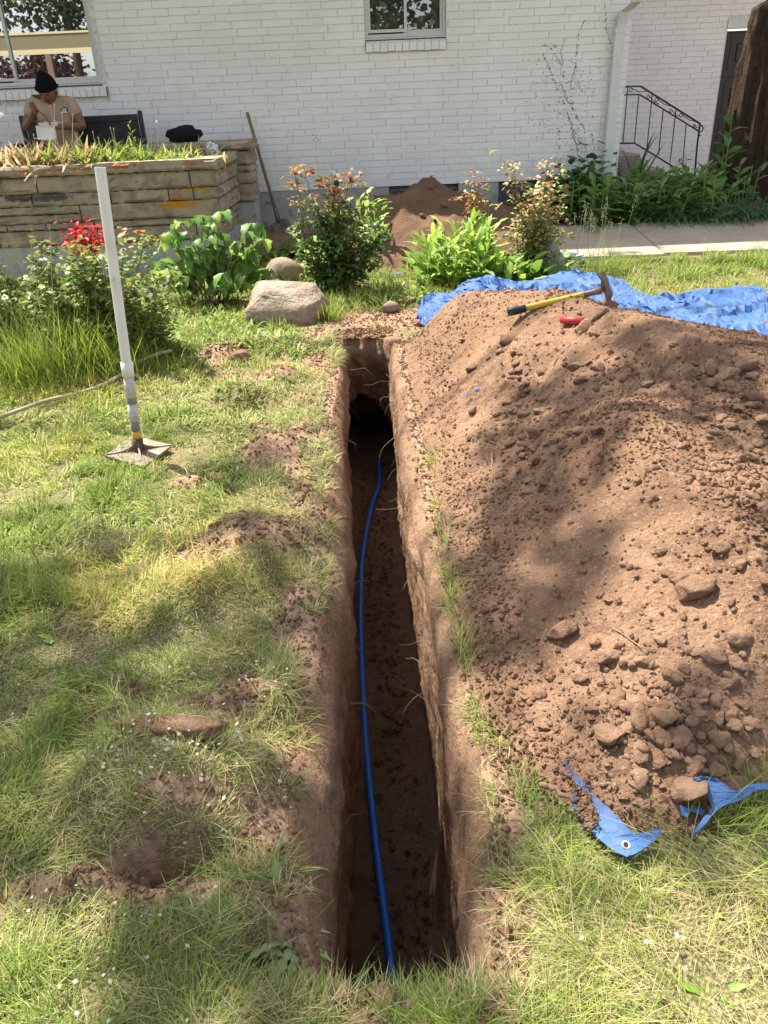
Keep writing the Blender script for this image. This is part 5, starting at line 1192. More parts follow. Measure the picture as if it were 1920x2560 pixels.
# roses
def rose(name, label, px, py, w, h, nst, nlf, seed, c_low, c_top, topfrac=.75, lsize=.035, flower=None, dx=0, group='rose bushes'):
    p = gpt(px, py); r = np.random.RandomState(seed); sm = MB(); P = []; hh = []
    for s in range(nst):
        a = np.array([r.normal() * w * .12, r.normal() * w * .10, -.02]); top = np.array([r.normal() * w * .50 + dx, r.normal() * w * .22, h * (r.uniform(.35, .82) if s > 4 else r.uniform(.92, 1.08))]); m_ = (a + top) / 2 + np.array([top[0] * .25, 0, .05 * h])
        pts = [a * (1 - u) ** 2 + 2 * u * (1 - u) * m_ + top * u * u for u in np.linspace(0, 1, 7)]
        sm.tube(pts, np.linspace(.0065, .0022, 7), 5, c=(.16, .11, .06) if s % 2 else (.14, .18, .06))
        for k in range(nlf // nst):
            u = .16 + .84 * r.rand() ** 1.25; c = a * (1 - u) ** 2 + 2 * u * (1 - u) * m_ + top * u * u; d = r.normal(size=3) * [.07, .05, .035] * (1.15 - .6 * u); 
            n5 = 5; ax = r.uniform(0, 6.28); e = c + d
            for j in range(n5): P.append(e + np.array([math.cos(ax) * (.018 * j), math.sin(ax) * (.018 * j), -.006 * j]) + r.normal(size=3) * .006); hh.append(e[2] / h)
    P = np.array(P); hh = np.clip(np.array(hh) + r.normal(size=len(P)) * .06, 0, 1); cl = np.array(c_low)[r.randint(0, len(c_low), len(P))]; ct = np.array(c_top)[r.randint(0, len(c_top), len(P))]
    k = sstep(topfrac - .1, topfrac + .12, hh)[:, None]; t = foliage(name, label, 'rose bush', p, P, lsize, seed + 1, cl * (1 - k) + ct * k, sm, W=.62, group=group)
    if flower:
        for (fx, fz, sc_, fc) in flower:
            mb = MB(); 
            for j in range(9):
                a = j * 2.4; rr_ = sc_ * (.3 + .08 * j); q_ = np.array([math.cos(a) * rr_, math.sin(a) * rr_, .1 * sc_ * (9 - j) * .3]); u_ = np.array([math.cos(a), math.sin(a), .6]); sd_ = np.array([-math.sin(a), math.cos(a), 0]) * sc_ * .35
                mb.add([q_ * .4, q_ + u_ * sc_ * .35 - sd_, q_ + u_ * sc_ * .6, q_ + u_ * sc_ * .35 + sd_], [(0, 1, 2, 3)], c=fc)
            o = mb.go('flower', M_leaf, t); o.location = (fx, -.05, fz)
    return t
GL = [(.13, .22, .06), (.20, .31, .08), (.28, .40, .10), (.40, .48, .14)]
rose('rose_bush', 'rose bush with a crown of red young leaves beside the white pole', 250, 905, .52, .80, 20, 1050, 110, GL + [(.35, .33, .08), (.24, .28, .10)], [(.55, .045, .04), (.45, .06, .04), (.50, .10, .05), (.30, .26, .07)], .97, .048, [(.18, .5, .03, (.5, .02, .05))])
rose('rose_bush', 'wide green and yellowish rose bush at the left edge before the planter', 70, 900, .62, .80, 24, 1250, 112, GL + [(.28, .28, .08)], [(.24, .28, .08), (.30, .30, .10), (.17, .24, .07)], .7, .048, [(-.2, .55, .03, (.35, .01, .06)), (.12, .32, .02, (.4, .01, .06)), (-.32, .38, .025, (.35, .01, .06))])
rose('rose_bush', 'low rose shoots with grey green leaves to the right of the white pole', 370, 880, .34, .42, 10, 400, 114, GL + [(.22, .25, .16)], [(.22, .26, .14), (.28, .28, .16)], .8, .046, [(.05, .38, .02, (.6, .12, .05))])
rose('rose_bush', 'tall centre rose bush with orange red young shoots standing before the foundation', 845, 730, .42, .92, 18, 900, 116, GL[:3] + [(.07, .12, .05), (.12, .19, .09)], [(.40, .16, .06), (.34, .30, .08), (.42, .10, .06), (.28, .30, .08)], .74, .046, [(.02, .80, .02, (.5, .12, .04))])
rose('rose_bush', 'pale yellow leaved rose bush between the weed clump and the house corner', 1320, 690, .42, .92, 16, 640, 118, [(.55, .50, .24), (.46, .45, .19), (.36, .38, .13), (.20, .27, .08), (.16, .26, .07)], [(.66, .60, .32), (.34, .38, .12), (.45, .12, .08), (.58, .53, .26), (.52, .33, .17), (.64, .60, .36)], .42, .040, [(.22, .45, .03, (.55, .10, .06)), (.14, .74, .02, (.6, .06, .10))])
rose('rose_bush', 'thin single stemmed rose with pale leaves and orange tip beside the dark dirt heap', 1180, 660, .10, .74, 3, 90, 120, [(.45, .38, .18), (.35, .18, .08)], [(.45, .38, .18), (.5, .20, .06)], .6, .038)
# tall backlit grass under the roses
def tallgrass(label, px, py, n, L, sx, sy, cols, seed, w=.004, el=(1.0, 1.5), droop=(.2, 1.2), group='tall grass tufts', name='tall_grass', seedheads=0, p=None, cat='grass'):
    p = gpt(px, py) if p is None else p; r = np.random.RandomState(seed); az = r.uniform(0, 6.28, n); e = r.uniform(*el, n)
    Pb = np.stack([r.normal(size=n) * sx, r.normal(size=n) * sy, np.zeros(n) - .01], -1); D = np.stack([np.cos(az) * np.cos(e), np.sin(az) * np.cos(e), np.sin(e)], -1)
    c = np.array(cols)[r.randint(0, len(cols), n)] * r.uniform(.75, 1.2, (n, 1)); t = thing(name, label, cat, tuple(p), group)
    V, Q, C = blades(Pb, D, r.uniform(*L, n), w * r.uniform(.6, 1.3, n), r.uniform(*droop, n), c, prof=[.8, 1, .8, .5, 0]); build('foliage', V, Q, M_leaf, t, C)
    if seedheads:
        mb = MB()
        for k in range(seedheads):
            b = np.array([r.normal() * sx, r.normal() * sy, 0]); h = L[1] * r.uniform(1.0, 1.5); tp = b + np.array([r.normal() * .10, r.normal() * .06, h]); mb.tube([b, (b + tp) / 2 + [0.01, 0, 0], tp], [.002, .0016, .001], 4, c=(.42, .42, .22))
            for j in range(16):
                q_ = tp + (b - tp) * .25 * r.rand() + r.normal(size=3) * [.012, .01, .012]; s = .0045; mb.add([q_, q_ + [s, 0, s], q_ + [0, 0, 2.4 * s], q_ + [-s, 0, s]], [(0, 1, 2, 3)], c=(.5, .48, .28))
        mb.go('seed_heads', M_attr, t)
    return t
YG = [(.44, .50, .06), (.34, .43, .06), (.52, .54, .10)]; NG = [(.20, .30, .06), (.15, .24, .05), (.30, .40, .08)]
tallgrass('bright backlit tall grass under the red tipped rose bush', 170, 950, 620, (.30, .62), .20, .10, YG + NG, 130)
tallgrass('tall grass at the far left under the wide rose bush', 30, 960, 520, (.25, .60), .20, .12, NG + YG[:1], 131, seedheads=10)
tallgrass('tall grass tuft between the white pole and the low rose shoots', 300, 930, 380, (.18, .42), .14, .10, YG + NG, 132)
tallgrass('tall wispy seeding grass behind the left tarp end', 1490, 690, 150, (.2, .42), .10, .08, NG, 133, seedheads=14)
tallgrass('tall wispy seeding grass left of the roses by the planter', 40, 800, 120, (.3, .5), .14, .1, NG, 134, seedheads=14)
tallgrass('grass tuft growing at the right side of the pale boulder', 815, 800, 260, (.10, .22), .07, .06, YG + NG, 135)
tallgrass('trampled grass beneath the centre rose bush', 880, 760, 420, (.10, .24), .25, .10, NG + YG[:1], 136, el=(.2, 1.3))
tallgrass('trampled grass under the bright weed clump', 1120, 740, 420, (.10, .22), .22, .08, YG + NG, 137, el=(.2, 1.3))
# planter plants
PG = 'plants growing in the stone planter'
DRY = [(.50, .36, .20), (.42, .28, .15), (.56, .44, .27)]; PGR = [(.26, .36, .06), (.34, .40, .08), (.18, .27, .06)]
labs = ['dry tan leaved clump at the left end of the planter', 'yellow green clump near the left end of the planter', 'dry tan clump in front of the seated man', 'mixed dry and green clump below the food box', 'dry clump with thin stalks right of the food box',
        'green clump in front of the bench middle', 'grassy green clump in front of the right bench half', 'green clump at the bench right end', 'low green clump before the white wall gap', 'short green clump left of the black bag', 'short green clump before the black bag', 'small green clump near the planter corner']
for k in range(12):
    px = [15, 60, 105, 150, 195, 240, 285, 325, 365, 400, 440, 470][k]; c = atY(px, 425 - px * .05, 7.72); c = np.array([c[0], 7.68 + .06 * math.sin(k * 2.3), .945])
    cols = (DRY * 3 + PGR[:1]) if k in (0, 1, 2, 4) else (DRY + PGR * 2 if k in (1, 3, 5) else PGR * 3 + DRY[:1])
    H_ = (.20, .42) if k < 7 else (.16, .32)
    tallgrass(labs[k], 0, 0, 200, H_, .11, .11, cols, 150 + k, w=.036 if k < 9 else .026, el=(.5, 1.5), droop=(.4, 2.0), group=PG, name='planter_plant', p=c, cat='plant')
t = thing('leafy_stalk', 'upright green leafy stalk in the planter, in front of the right bench end', 'plant', (*atY(352, 385, 7.8)[:2], .93)); r = np.random.RandomState(5); MB().tube([(0, 0, 0), (-.03, 0, .2), (-.07, 0, .42)], [.004, .003, .002], 5, c=(.2, .28, .08)).go('stem', M_attr, t)
for k in range(17):
    u = k / 17; link('leaf', gB[k % 4], t, leafM((-.07 * u ** 1.3, 0, .42 * u), k * 2.4, .9, .085 * (1.1 - .5 * u)))
st_ = MB(); sd_ = MB(); r = np.random.RandomState(6)
STK = [((30, 425), (3, 325)), ((60, 350), (0, 240)), ((150, 395), (125, 265)), ((143, 400), (136, 262)), ((163, 395), (155, 285)), ((178, 395), (182, 285)), ((185, 360), (207, 332)), ((92, 395), (84, 337)), ((84, 345), (130, 350)), ((240, 390), (232, 330)), ((285, 390), (276, 320)), ((292, 392), (284, 322)), ((402, 400), (391, 305)), ((378, 395), (376, 318)), ((302, 392), (320, 345)), ((262, 390), (245, 345))]
stalks = thing('dry_stalks', 'thin pale dead flower stalks sticking up from the planter in front of the seated man', 'stalks', (0, 0, 0))
for (a, b) in STK:
    A_ = atY(a[0], a[1], 7.75); B_ = atY(b[0], b[1], 7.75 + r.normal() * .05); m_ = (A_ + B_) / 2 + [r.normal() * .008, 0, 0]; mb = MB(); mb.tube([A_, m_, B_], [.0032, .0026, .002], 5, c=(.55, .46, .33)); mb.tube([B_ - [0, 0, .008], B_ + [0, 0, .010]], [.005, .004], 5, c=(.6, .54, .42)); mb.go('stalk', M_attr, stalks)
# seed clocks
for (px, py, lab) in ((3, 287, 'round white dandelion seed head at the left edge of the photo'), (391, 305, 'small white seed head on a thin stalk before the white wall')):
    c = atY(px, py, 7.75); mb = MB(); r = np.random.RandomState(px)
    for k in range(70):
        d = r.normal(size=3); d /= np.linalg.norm(d); q_ = d * (.024 if px < 50 else .012); s = .0035; mb.add([[0, 0, 0], q_ + [s, 0, 0], q_ + [0, 0, s]], [(0, 1, 2)], c=(.85, .85, .85))
    mb.tube([(0, 0, 0), (0.02, 0, -.15), (.06, 0, -.34)], .002, 4, c=(.5, .45, .35)); o = mb.go('dandelion_clock', M_attr); o.location = c; tag(o, lab, 'seed head')
# thistly dandelion by the trench, red tuft
dm = [leaf_obj_mesh('leaf', [.2, .4, .9, .45, 1.0, .5, .9, .3, .03], .24, .5 + .3 * k, c, seed=k, wav=.3) for k, c in enumerate([(.28, .36, .14), (.36, .42, .20), (.24, .30, .12)])]
weed(715, 2345, 'spiky pale dandelion plant with reddish stems at the near left lip of the trench', 22, .0, (.07, .13), dm, 170, .02, (-.2, .7), name='dandelion_plant')
tallgrass('small tuft of purple red leaves on the dug turf', 548, 1205, 70, (.04, .09), .03, .03, [(.28, .06, .07), (.36, .10, .10), (.40, .36, .20)], 171, w=.003, el=(.3, 1.3), droop=(.1, 1), name='red_grass_tuft', group=None, cat='plant')
wm = gB
for k, (px, py, lab) in enumerate([(150, 1600, 'small round leaved weed in the lawn, upper one at left'), (700, 1180, 'grey green weed sprig lying on the dug turf'), (1870, 2300, 'small clover weed in the bottom right lawn'), (520, 1260, 'wilted pale weed leaves near the purple tuft'), (1780, 2480, 'small leafy weed at the bottom right corner'), (650, 1015, 'pale wilted weed at the turf clod edge')]):
    weed(px, py, lab, 9, .0, (.035, .07), wm, 180 + k, .015, (.0, .7), name='lawn_weed', group='small weeds in the lawn')
# petals and dead leaves
r = np.random.RandomState(15); mb = MB()
def petal(x, y, s, c):
    z = float(gz(np.array(x), np.array(y))) + r.uniform(.015, .045); a = r.uniform(0, 6.28); e = np.array([math.cos(a), math.sin(a), r.normal() * .3]); f = np.array([-math.sin(a), math.cos(a), r.normal() * .3]); p = np.array([x, y, z])
    mb.add([p - e * s, p - f * s * .7 - e * s * .2, p + e * s, p + f * s * .7], [(0, 1, 2, 3)], c=c)
for (px, py, sx, sy, n) in ((400, 1980, 150, 120, 170), (560, 1800, 150, 140, 90), (480, 1720, 60, 40, 40), (300, 2350, 250, 200, 90), (150, 1700, 200, 250, 60), (720, 2010, 12, 25, 8), (1650, 2350, 200, 120, 26), (300, 1300, 250, 200, 30), (600, 1500, 120, 150, 40)):
    for k in range(n // 2):
        a = px + r.normal() * sx * .7, py + r.normal() * sy * .7
        if a[0] > 730 and px < 1000: continue
        q_ = at(*a, .02)
        if q_[1] > 6 or q_[1] < .6: continue
        petal(q_[0], q_[1], r.uniform(.003, .0065), np.array((.50, .47, .40)) * r.uniform(.6, 1.05))
o = mb.go('fallen_petals', M_attr); kind(o, 'stuff', 'fallen white petals scattered on the lawn')

# low undergrowth between the planter, the roses and the boulders
def undergrowth():
    r = np.random.RandomState(222); parts = []
    def sow(n, px0, px1, py0, py1, L, w, cols, el, droop, prof):
        px = r.uniform(px0, px1, n); py = r.uniform(py0, py1, n); P = np.array([at(a, b, .1) for a, b in zip(px, py)]); k = fbm(P[:, 0], P[:, 1], f=3.0, o=2, s=33) > -.12
        k &= ~((P[:, 0] > -.25) & (P[:, 0] < .45) & (P[:, 1] < 6.0)); k &= (P[:, 1] < 8.0) & ~((P[:, 1] > 7.15) & (P[:, 0] < -1.2)); P = P[k]; n = len(P); P[:, 2] = gz(P[:, 0], P[:, 1])
        az = r.uniform(0, 6.28, n); e = r.uniform(*el, n); D = np.stack([np.cos(az) * np.cos(e), np.sin(az) * np.cos(e), np.sin(e)], -1); c = np.array(cols)[r.randint(0, len(cols), n)] * r.uniform(.75, 1.2, (n, 1))
        parts.append(blades(P, D, r.uniform(*L, n), r.uniform(*w, n), r.uniform(*droop, n), c, prof=prof))
    G1 = [(.22, .34, .06), (.30, .42, .08), (.16, .26, .05), (.38, .45, .12), (.48, .45, .20)]
    sow(3000, 380, 1450, 640, 800, (.05, .13), (.012, .028), G1, (.1, 1.2), (.2, 1.3), [.3, .9, 1, .6, 0])
    sow(2600, 0, 760, 740, 860, (.05, .12), (.010, .022), G1, (.1, 1.2), (.2, 1.3), [.3, .9, 1, .6, 0])
    sow(5000, 0, 1300, 680, 900, (.08, .2), (.003, .006), G1, (.2, 1.4), (.2, 1.6), [1, .9, .6, .3, 0])
    sow(2500, 380, 1000, 790, 860, (.04, .10), (.006, .014), [(.42, .44, .16), (.36, .40, .12), (.5, .46, .24)], (-.05, .5), (.0, .5), [.4, 1, .9, .6, 0])
    V, Q, C = cat_b(parts); kind(build('undergrowth', V, Q, M_leaf, None, C), 'stuff', 'low mixed weeds and cut stems around the boulders and rose bushes')
undergrowth()

# the cluster of young red leaves on the left rose
_rose = [o for o in bpy.data.objects if o.get('label', '').startswith('rose bush with a crown of red')][0]
r = np.random.RandomState(404); n = 300; c0 = atY(218, 600, 5.2) - np.array(_rose.location); P = c0 + r.normal(size=(n, 3)) * [.075, .05, .055]; az = r.uniform(0, 6.28, n); el = r.uniform(-.8, .5, n)
D = np.stack([np.cos(az) * np.cos(el), np.sin(az) * np.cos(el), np.sin(el)], -1); hd_s = np.stack([-np.sin(az), np.cos(az), np.zeros(n)], -1) + r.normal(size=(n, 3)) * .35; hd_s /= np.linalg.norm(hd_s, axis=1)[:, None]
V, Q, C = blades(P, D, r.uniform(.03, .055, n), r.uniform(.018, .028, n), r.uniform(.1, .9, n), np.array([(.70, .035, .05), (.55, .03, .045), (.62, .07, .06)])[r.randint(0, 3, n)], prof=[.2, 1, .85, 0], side=hd_s); build('red_leaves', V, Q, M_leaf, _rose, C)
sm = MB(); 
for k in range(7): q_ = c0 + r.normal(size=3) * [.06, .04, .03]; sm.tube([(0, 0, 0), q_ * .6 + [0, 0, .05], q_], [.005, .004, .002], 5, c=(.30, .08, .05))
sm.go('red_stem', M_attr, _rose, True)
# ================================================================== PIPE, TARP, TOOLS
M_pipe = mat('blue_plastic_pipe', (.008, .12, .56), .38, .5, noise=[(30, (.02, .13, .48), .62, .8, 5)])
PP = [(944, 1112), (949, 1180), (947, 1215), (930, 1262), (918, 1320), (905, 1400), (901, 1530), (905, 1680), (914, 1850), (931, 2025), (951, 2200), (968, 2330), (984, 2455)]
pp = np.array([at(a, b, -TDEPTH + .030) for a, b in PP]); pp[0][1] = min(pp[0][1], YF - .02); pp[0][2] += .0
def smooth_path(P, n=8):
    P = np.asarray(P, float); out = []
    Q_ = np.concatenate([[2 * P[0] - P[1]], P, [2 * P[-1] - P[-2]]])
    for i in range(1, len(Q_) - 2):
        for t in np.linspace(0, 1, n, endpoint=False):
            a, b, c, d = Q_[i - 1:i + 3]; out.append(.5 * (2 * b + (c - a) * t + (2 * a - 5 * b + 4 * c - d) * t * t + (3 * b - a - 3 * c + d) * t ** 3))
    out.append(P[-1]); return np.array(out)
pipe = MB().tube(smooth_path(pp), .0142, 14).go('water_pipe', M_pipe, None, True)
tag(pipe, 'long blue plastic water pipe lying along the bottom of the trench', 'pipe')
# ---- tarp
M_tarp = mat('blue_tarp', (.05, .125, .33), .6, .3, noise=[(5, (.07, .155, .37), .42, .6, 5), (30, (.04, .11, .34), .55, .75, 5), (3.5, (.16, .22, .36), .60, .80, 5), (9, (.22, .17, .13), .60, .74, 7)], bump=[(320, .0008, 2), (18, .008, 4)], trans=.14)
tarp = thing('blue_tarp', 'crumpled blue plastic tarp spread under the large dirt mound, with a grommet corner', 'tarp')
FE = [(1040, 800), (1052, 752), (1128, 735), (1165, 703), (1225, 700), (1290, 712), (1352, 694), (1420, 682), (1482, 681), (1545, 702), (1605, 737), (1690, 746), (1760, 724), (1850, 719), (1897, 722), (1912, 748), (2060, 800), (2200, 900)]
ZE = [.0, .04, .08, .17, .18, .12, .10, .12, .13, .12, .08, .07, .07, .05, .04, .02, .03, .03]
fe = []
for (a, b), z in zip(FE, ZE):
    p = gpt(a, b); 
    for _ in range(4): p = at(a, b, float(gz(p[0], p[1])) + z)
    fe.append(p)
fe = np.array(fe); cumx = np.linspace(0, 1, len(fe)); nu, nv = 150, 44
U = np.linspace(0, 1, nu); E_ = np.stack([np.interp(U, cumx, fe[:, k]) for k in range(3)], -1); ez = np.interp(U, cumx, ZE)
nearp = np.stack([np.interp(U, [0, .3, .6, 1], [.42, 1.0, 1.9, 2.6]), np.interp(U, [0, .3, .6, 1], [4.75, 4.6, 4.3, 3.6]), np.zeros(nu)], -1)
V = []
for j in range(nv):
    t = j / (nv - 1); x = E_[:, 0] * (1 - t) + nearp[:, 0] * t; y = E_[:, 1] * (1 - t) + nearp[:, 1] * t
    f1 = 1 - np.abs(fbm(x * .9 + y * .7, y * 1.6 - x * .5, f=2.0, o=2, s=120)); f2 = 1 - np.abs(fbm(x * 2.2, y * 1.0, f=5.0, o=3, s=121)); 
    f3 = 1 - np.abs(fbm(x - y, (x + y) * .35, f=7.0, o=2, s=123))
    hgt = ez * sstep(0, .12, np.array(t)) * 0 + ez * (1 - sstep(.12, .75, np.array(t))) + .07 * np.clip(f1 - .80, 0, 1) ** 1.3 * 6 * min(1, t * 8 + .25) + .012 * (f2 - .7) + .03 * np.clip(f3 - .88, 0, 1) ** 1.2 * 10 * min(1, t * 8 + .15)
    if j == 0: hgt = hgt * .35
    z = np.maximum(gz(x, y) + .012 + hgt, gz(x, y) + .008)
    h0 = bil(MXS, MYS, MZ, x, y); z = np.where(h0 > .03, np.minimum(z, top_z(x, y) - .03), z)
    jt = rng.normal(size=(2, nu)) * .009 * (0 < j); V.append(np.stack([x + jt[0], y + jt[1], z + rng.normal(size=nu) * .0012 * (h0 < .01)], -1))
V = np.array(V); i = np.arange(nu * nv).reshape(nv, nu); Q = np.concatenate([np.stack([i[:-1, :-1], i[:-1, 1:], i[1:, 1:]], -1).reshape(-1, 3), np.stack([i[:-1, :-1], i[1:, 1:], i[1:, :-1]], -1).reshape(-1, 3)])
o = build('far_side', V.reshape(-1, 3), Q, M_tarp, tarp, None, False); sd_ = o.modifiers.new('thick', 'SOLIDIFY'); sd_.thickness = .003
from mathutils.geometry import tessellate_polygon
def patch(name, poly, zf, sub=3, seed=0):
    """polygon in photo pixels laid on the ground, subdivided, crumpled"""
    import bmesh
    tris = tessellate_polygon([[Vector((a, b, 0)) for a, b in poly]]); bm = bmesh.new(); vs = [bm.verts.new((a, b, 0)) for a, b in poly]
    for t in tris:
        try: bm.faces.new([vs[k] for k in t])
        except ValueError: pass
    bmesh.ops.subdivide_edges(bm, edges=bm.edges[:], cuts=sub, use_grid_fill=True); bmesh.ops.triangulate(bm, faces=bm.faces[:])
    P = np.array([v.co[:] for v in bm.verts]); Fc = np.array([[v.index for v in f.verts] for f in bm.faces]); bm.free()
    W = []
    for a, b, _ in P:
        z = .03
        for _k in range(6): q_ = at(a, b, z); z = float(top_z(q_[0], q_[1])) + zf(a, b)
        W.append(q_)
    W = np.array(W); W[:, 2] += .010 * np.abs(fbm(W[:, 0], W[:, 1], f=11, o=2, s=seed))
    o = build(name, W, Fc, M_tarp, tarp, None, False); m = o.modifiers.new('thick', 'SOLIDIFY'); m.thickness = .003; m.offset = 1; return o
z8 = 820 / 1659
t8 = lambda L: [(1100 + x * z8, 1700 + y * z8) for x, y in L]
patch('near_corner', t8([(630, 392), (645, 435), (668, 468), (720, 520), (800, 605), (875, 672), (940, 738), (985, 780), (1040, 772), (1095, 752), (1120, 775), (1095, 812), (1045, 850), (990, 884), (945, 900), (880, 866), (800, 805), (770, 775), (728, 725), (694, 676), (668, 625), (672, 575), (690, 540), (684, 505), (655, 466), (636, 440)]),
      lambda a, b: .034 + .022 * float(sstep(1960, 1880, np.array(b))), 3, 1)
patch('near_corner', t8([(1278, 497), (1320, 492), (1385, 505), (1430, 530), (1470, 562), (1505, 577), (1535, 548), (1575, 528), (1620, 521), (1700, 530), (1760, 545), (1760, 575), (1690, 560), (1640, 556), (1590, 560), (1560, 592), (1510, 618), (1440, 636), (1400, 660), (1372, 690), (1345, 730), (1310, 765), (1278, 795), (1272, 782), (1300, 745), (1330, 700), (1365, 662), (1375, 640), (1365, 610), (1350, 570), (1325, 530), (1290, 515)]),
      lambda a, b: .028 + .03 * float(sstep(1700 + 0, 1850, np.array(a))) + .015 * float(sstep(2040, 1960, np.array(b))), 3, 2)
patch('near_corner', t8([(1212, 640), (1245, 655), (1290, 655), (1340, 662), (1325, 690), (1262, 668), (1250, 702), (1222, 690)]), lambda a, b: .022, 2, 3)
c = at(1565, 2113, .066); mb = MB(); n = 20
for k in range(n):
    a, b = 2 * math.pi * k / n, 2 * math.pi * (k + 1) / n
    ring = lambda ang, r_, z: (math.cos(ang) * r_, math.sin(ang) * r_, z)
    mb.add([ring(a, .0050, .0015), ring(b, .0050, .0015), ring(b, .0070, .0035), ring(a, .0070, .004), ring(a, .0092, .0025), ring(b, .0092, .0025), ring(b, .0098, 0), ring(a, .0098, 0)], [(0, 1, 2, 3), (3, 2, 5, 4), (4, 5, 6, 7)])
g_ = mb.go('grommet', mat('brass_grommet', (.62, .60, .56), .35, metal=.8), tarp, True); g_.location = c; g_.rotation_euler = (.35, 0, 0)
mb = MB().tube([(0, 0, .0005), (0, 0, .002)], .0050, 14); h_ = mb.go('grommet_hole', M_dark, tarp); h_.location = c; h_.rotation_euler = (.35, 0, 0)
def on_tarp(n, r):
    px = 1100 + (735 + r.normal(size=n) * 24) * z8; py = 1700 + (640 + (px - 1100 - 735 * z8) * 2.6 + r.normal(size=n) * 34) * z8
    P = np.array([at(a, b, .05) for a, b in zip(px, py)]); P[:, 2] = top_z(P[:, 0], P[:, 1]) + .040 + .012 * r.rand(n); return P
kind(crumbs('soil_crumbs', 380, .002, .009, on_tarp, None, M_dirt, seed=44), 'stuff', 'soil crumbs lying on the near tarp corner')
# torn tarp scraps
for (px, py, s, lab) in ((1122, 990, .022, 'small dark blue scrap of torn tarp nearest the trench on the dirt'), (1166, 986, .018, 'small blue curled tarp scrap in the middle of three on the dirt'), (1193, 972, .02, 'small bright blue tarp scrap highest on the dirt slope'), (998, 688, .05, 'blue tarp scrap lying beyond the trench among the weeds')):
    z = .03
    for _k in range(6): q_ = at(px, py, z); z = float(top_z(q_[0], q_[1])) + .01
    r = np.random.RandomState(px); P = [np.array([math.cos(a) * s * r.uniform(.5, 1.1), math.sin(a) * s * r.uniform(.3, .8), r.uniform(0, .5) * s]) for a in np.linspace(0, 6.28, 8)[:-1]]
    mb = MB(); mb.add([np.array([0, 0, .3 * s])] + P, [(0, k + 1, (k + 1) % 7 + 1) for k in range(7)]); o = mb.go('tarp_scrap', M_tarp); o.location = q_; o.modifiers.new('thick', 'SOLIDIFY').thickness = .0015; tag(o, lab, 'tarp scrap', 'torn scraps of blue tarp')
# ---- mattock on the mound
M_yel = mat('yellow_fibreglass', (.58, .40, .06), .45, .4, noise=[(25, (.46, .34, .12), .55, .72, 5), (90, (.30, .22, .12), .66, .8, 4)])
M_blk = mat('black_rubber', (.018, .018, .02), .5, .4, noise=[(30, (.10, .075, .055), .6, .75, 5)])
M_steel = mat('dirty_steel', (.17, .125, .10), .6, .4, metal=.3, noise=[(20, (.28, .22, .18), .45, .7, 6), (70, (.10, .07, .055), .55, .75, 4)], bump=[(80, .002, 4)])
mk = thing('mattock', 'yellow handled mattock with a black grip lying on top of the large dirt mound', 'mattock')
def on_top(px, py, off):
    p = hit(px, py, top_z, 1.2, 7.5); v = CAM - p; return p + v / np.linalg.norm(v) * off * 1.3
a0 = on_top(1269, 781, .13); yh = a0[1]
e1 = atY(1459, 737, yh + .0); d = e1 - a0
P = lambda t: a0 + d * t
mk_h = lambda t0, t1, r, m, n: MB().tube([P(t) for t in np.linspace(t0, t1, 6)], r, 12, sx=.8).go(n, m, mk, True)
mk_h(0, .24, [.0165, .0225, .0225, .021, .020, .0195], M_blk, 'grip'); mk_h(.24, 1.0, .0175, M_yel, 'handle')
E1 = P(1.0); h2 = atY(1503, 726, yh + .01); MB().tube([P(.99), (E1 + h2) / 2, h2], [.016, .015, .019], 10, sx=.8).go('handle_end', M_steel, mk, True)
hd = atY(1513, 722, yh + .02); tp = atY(1500, 681, yh + .0); bt = atY(1522, 750, yh + .03)
mb = MB()
def blade_sweep(mb, pts, ws, ts, wd):
    V = []; wd = np.array(wd, float); wd /= np.linalg.norm(wd)
    for k, p in enumerate(pts):
        T_ = pts[min(k + 1, len(pts) - 1)] - pts[max(k - 1, 0)]; T_ = T_ / np.linalg.norm(T_); nn = np.cross(T_, wd); nn /= np.linalg.norm(nn)
        V += [p - wd * ws[k] - nn * ts[k], p + wd * ws[k] - nn * ts[k], p + wd * ws[k] + nn * ts[k], p - wd * ws[k] + nn * ts[k]]
    m = len(pts); mb.add(V, [(4 * i + k, 4 * i + (k + 1) % 4, 4 * i + 4 + (k + 1) % 4, 4 * i + 4 + k) for i in range(m - 1) for k in range(4)] + [(3, 2, 1, 0), (4 * m - 4, 4 * m - 3, 4 * m - 2, 4 * m - 1)])
blade_sweep(mb, [tp, tp * .55 + hd * .45 + np.array([.012, 0, 0]), hd], [.030, .020, .016], [.004, .008, .020], (.75, .6, 0)); blade_sweep(mb, [hd, hd * .5 + bt * .5 + np.array([.010, 0, .0]), bt + np.array([-.004, 0, -.01])], [.016, .016, .012], [.020, .012, .004], (.9, .3, .1))
mb.go('head', M_steel, mk)
rd = thing('red_handled_tool', 'red plastic tool handle sticking out from under a big clod on the mound', 'tool'); q0 = on_top(1402, 799, .05); q1 = on_top(1450, 803, .03); dd = q1 - q0
MB().tube([q0 - dd * .02, q0 + dd * .05, q0 + dd * .5, q0 + dd * 1.2], [.010, .019, .020, .019], 12).go('handle', mat('red_plastic', (.42, .022, .03), .4, .4, noise=[(30, (.33, .06, .05), .55, .75, 5)]), rd, True)
MB().tube([q0 + dd * 1.15, q0 + dd * 1.9 + np.array([0, 0, -.01]), q0 + dd * 3.0 + np.array([0, 0, -.05])], [.016, .012, .010], 8).go('shaft', M_steel, rd, True)
CM = CL[:3]
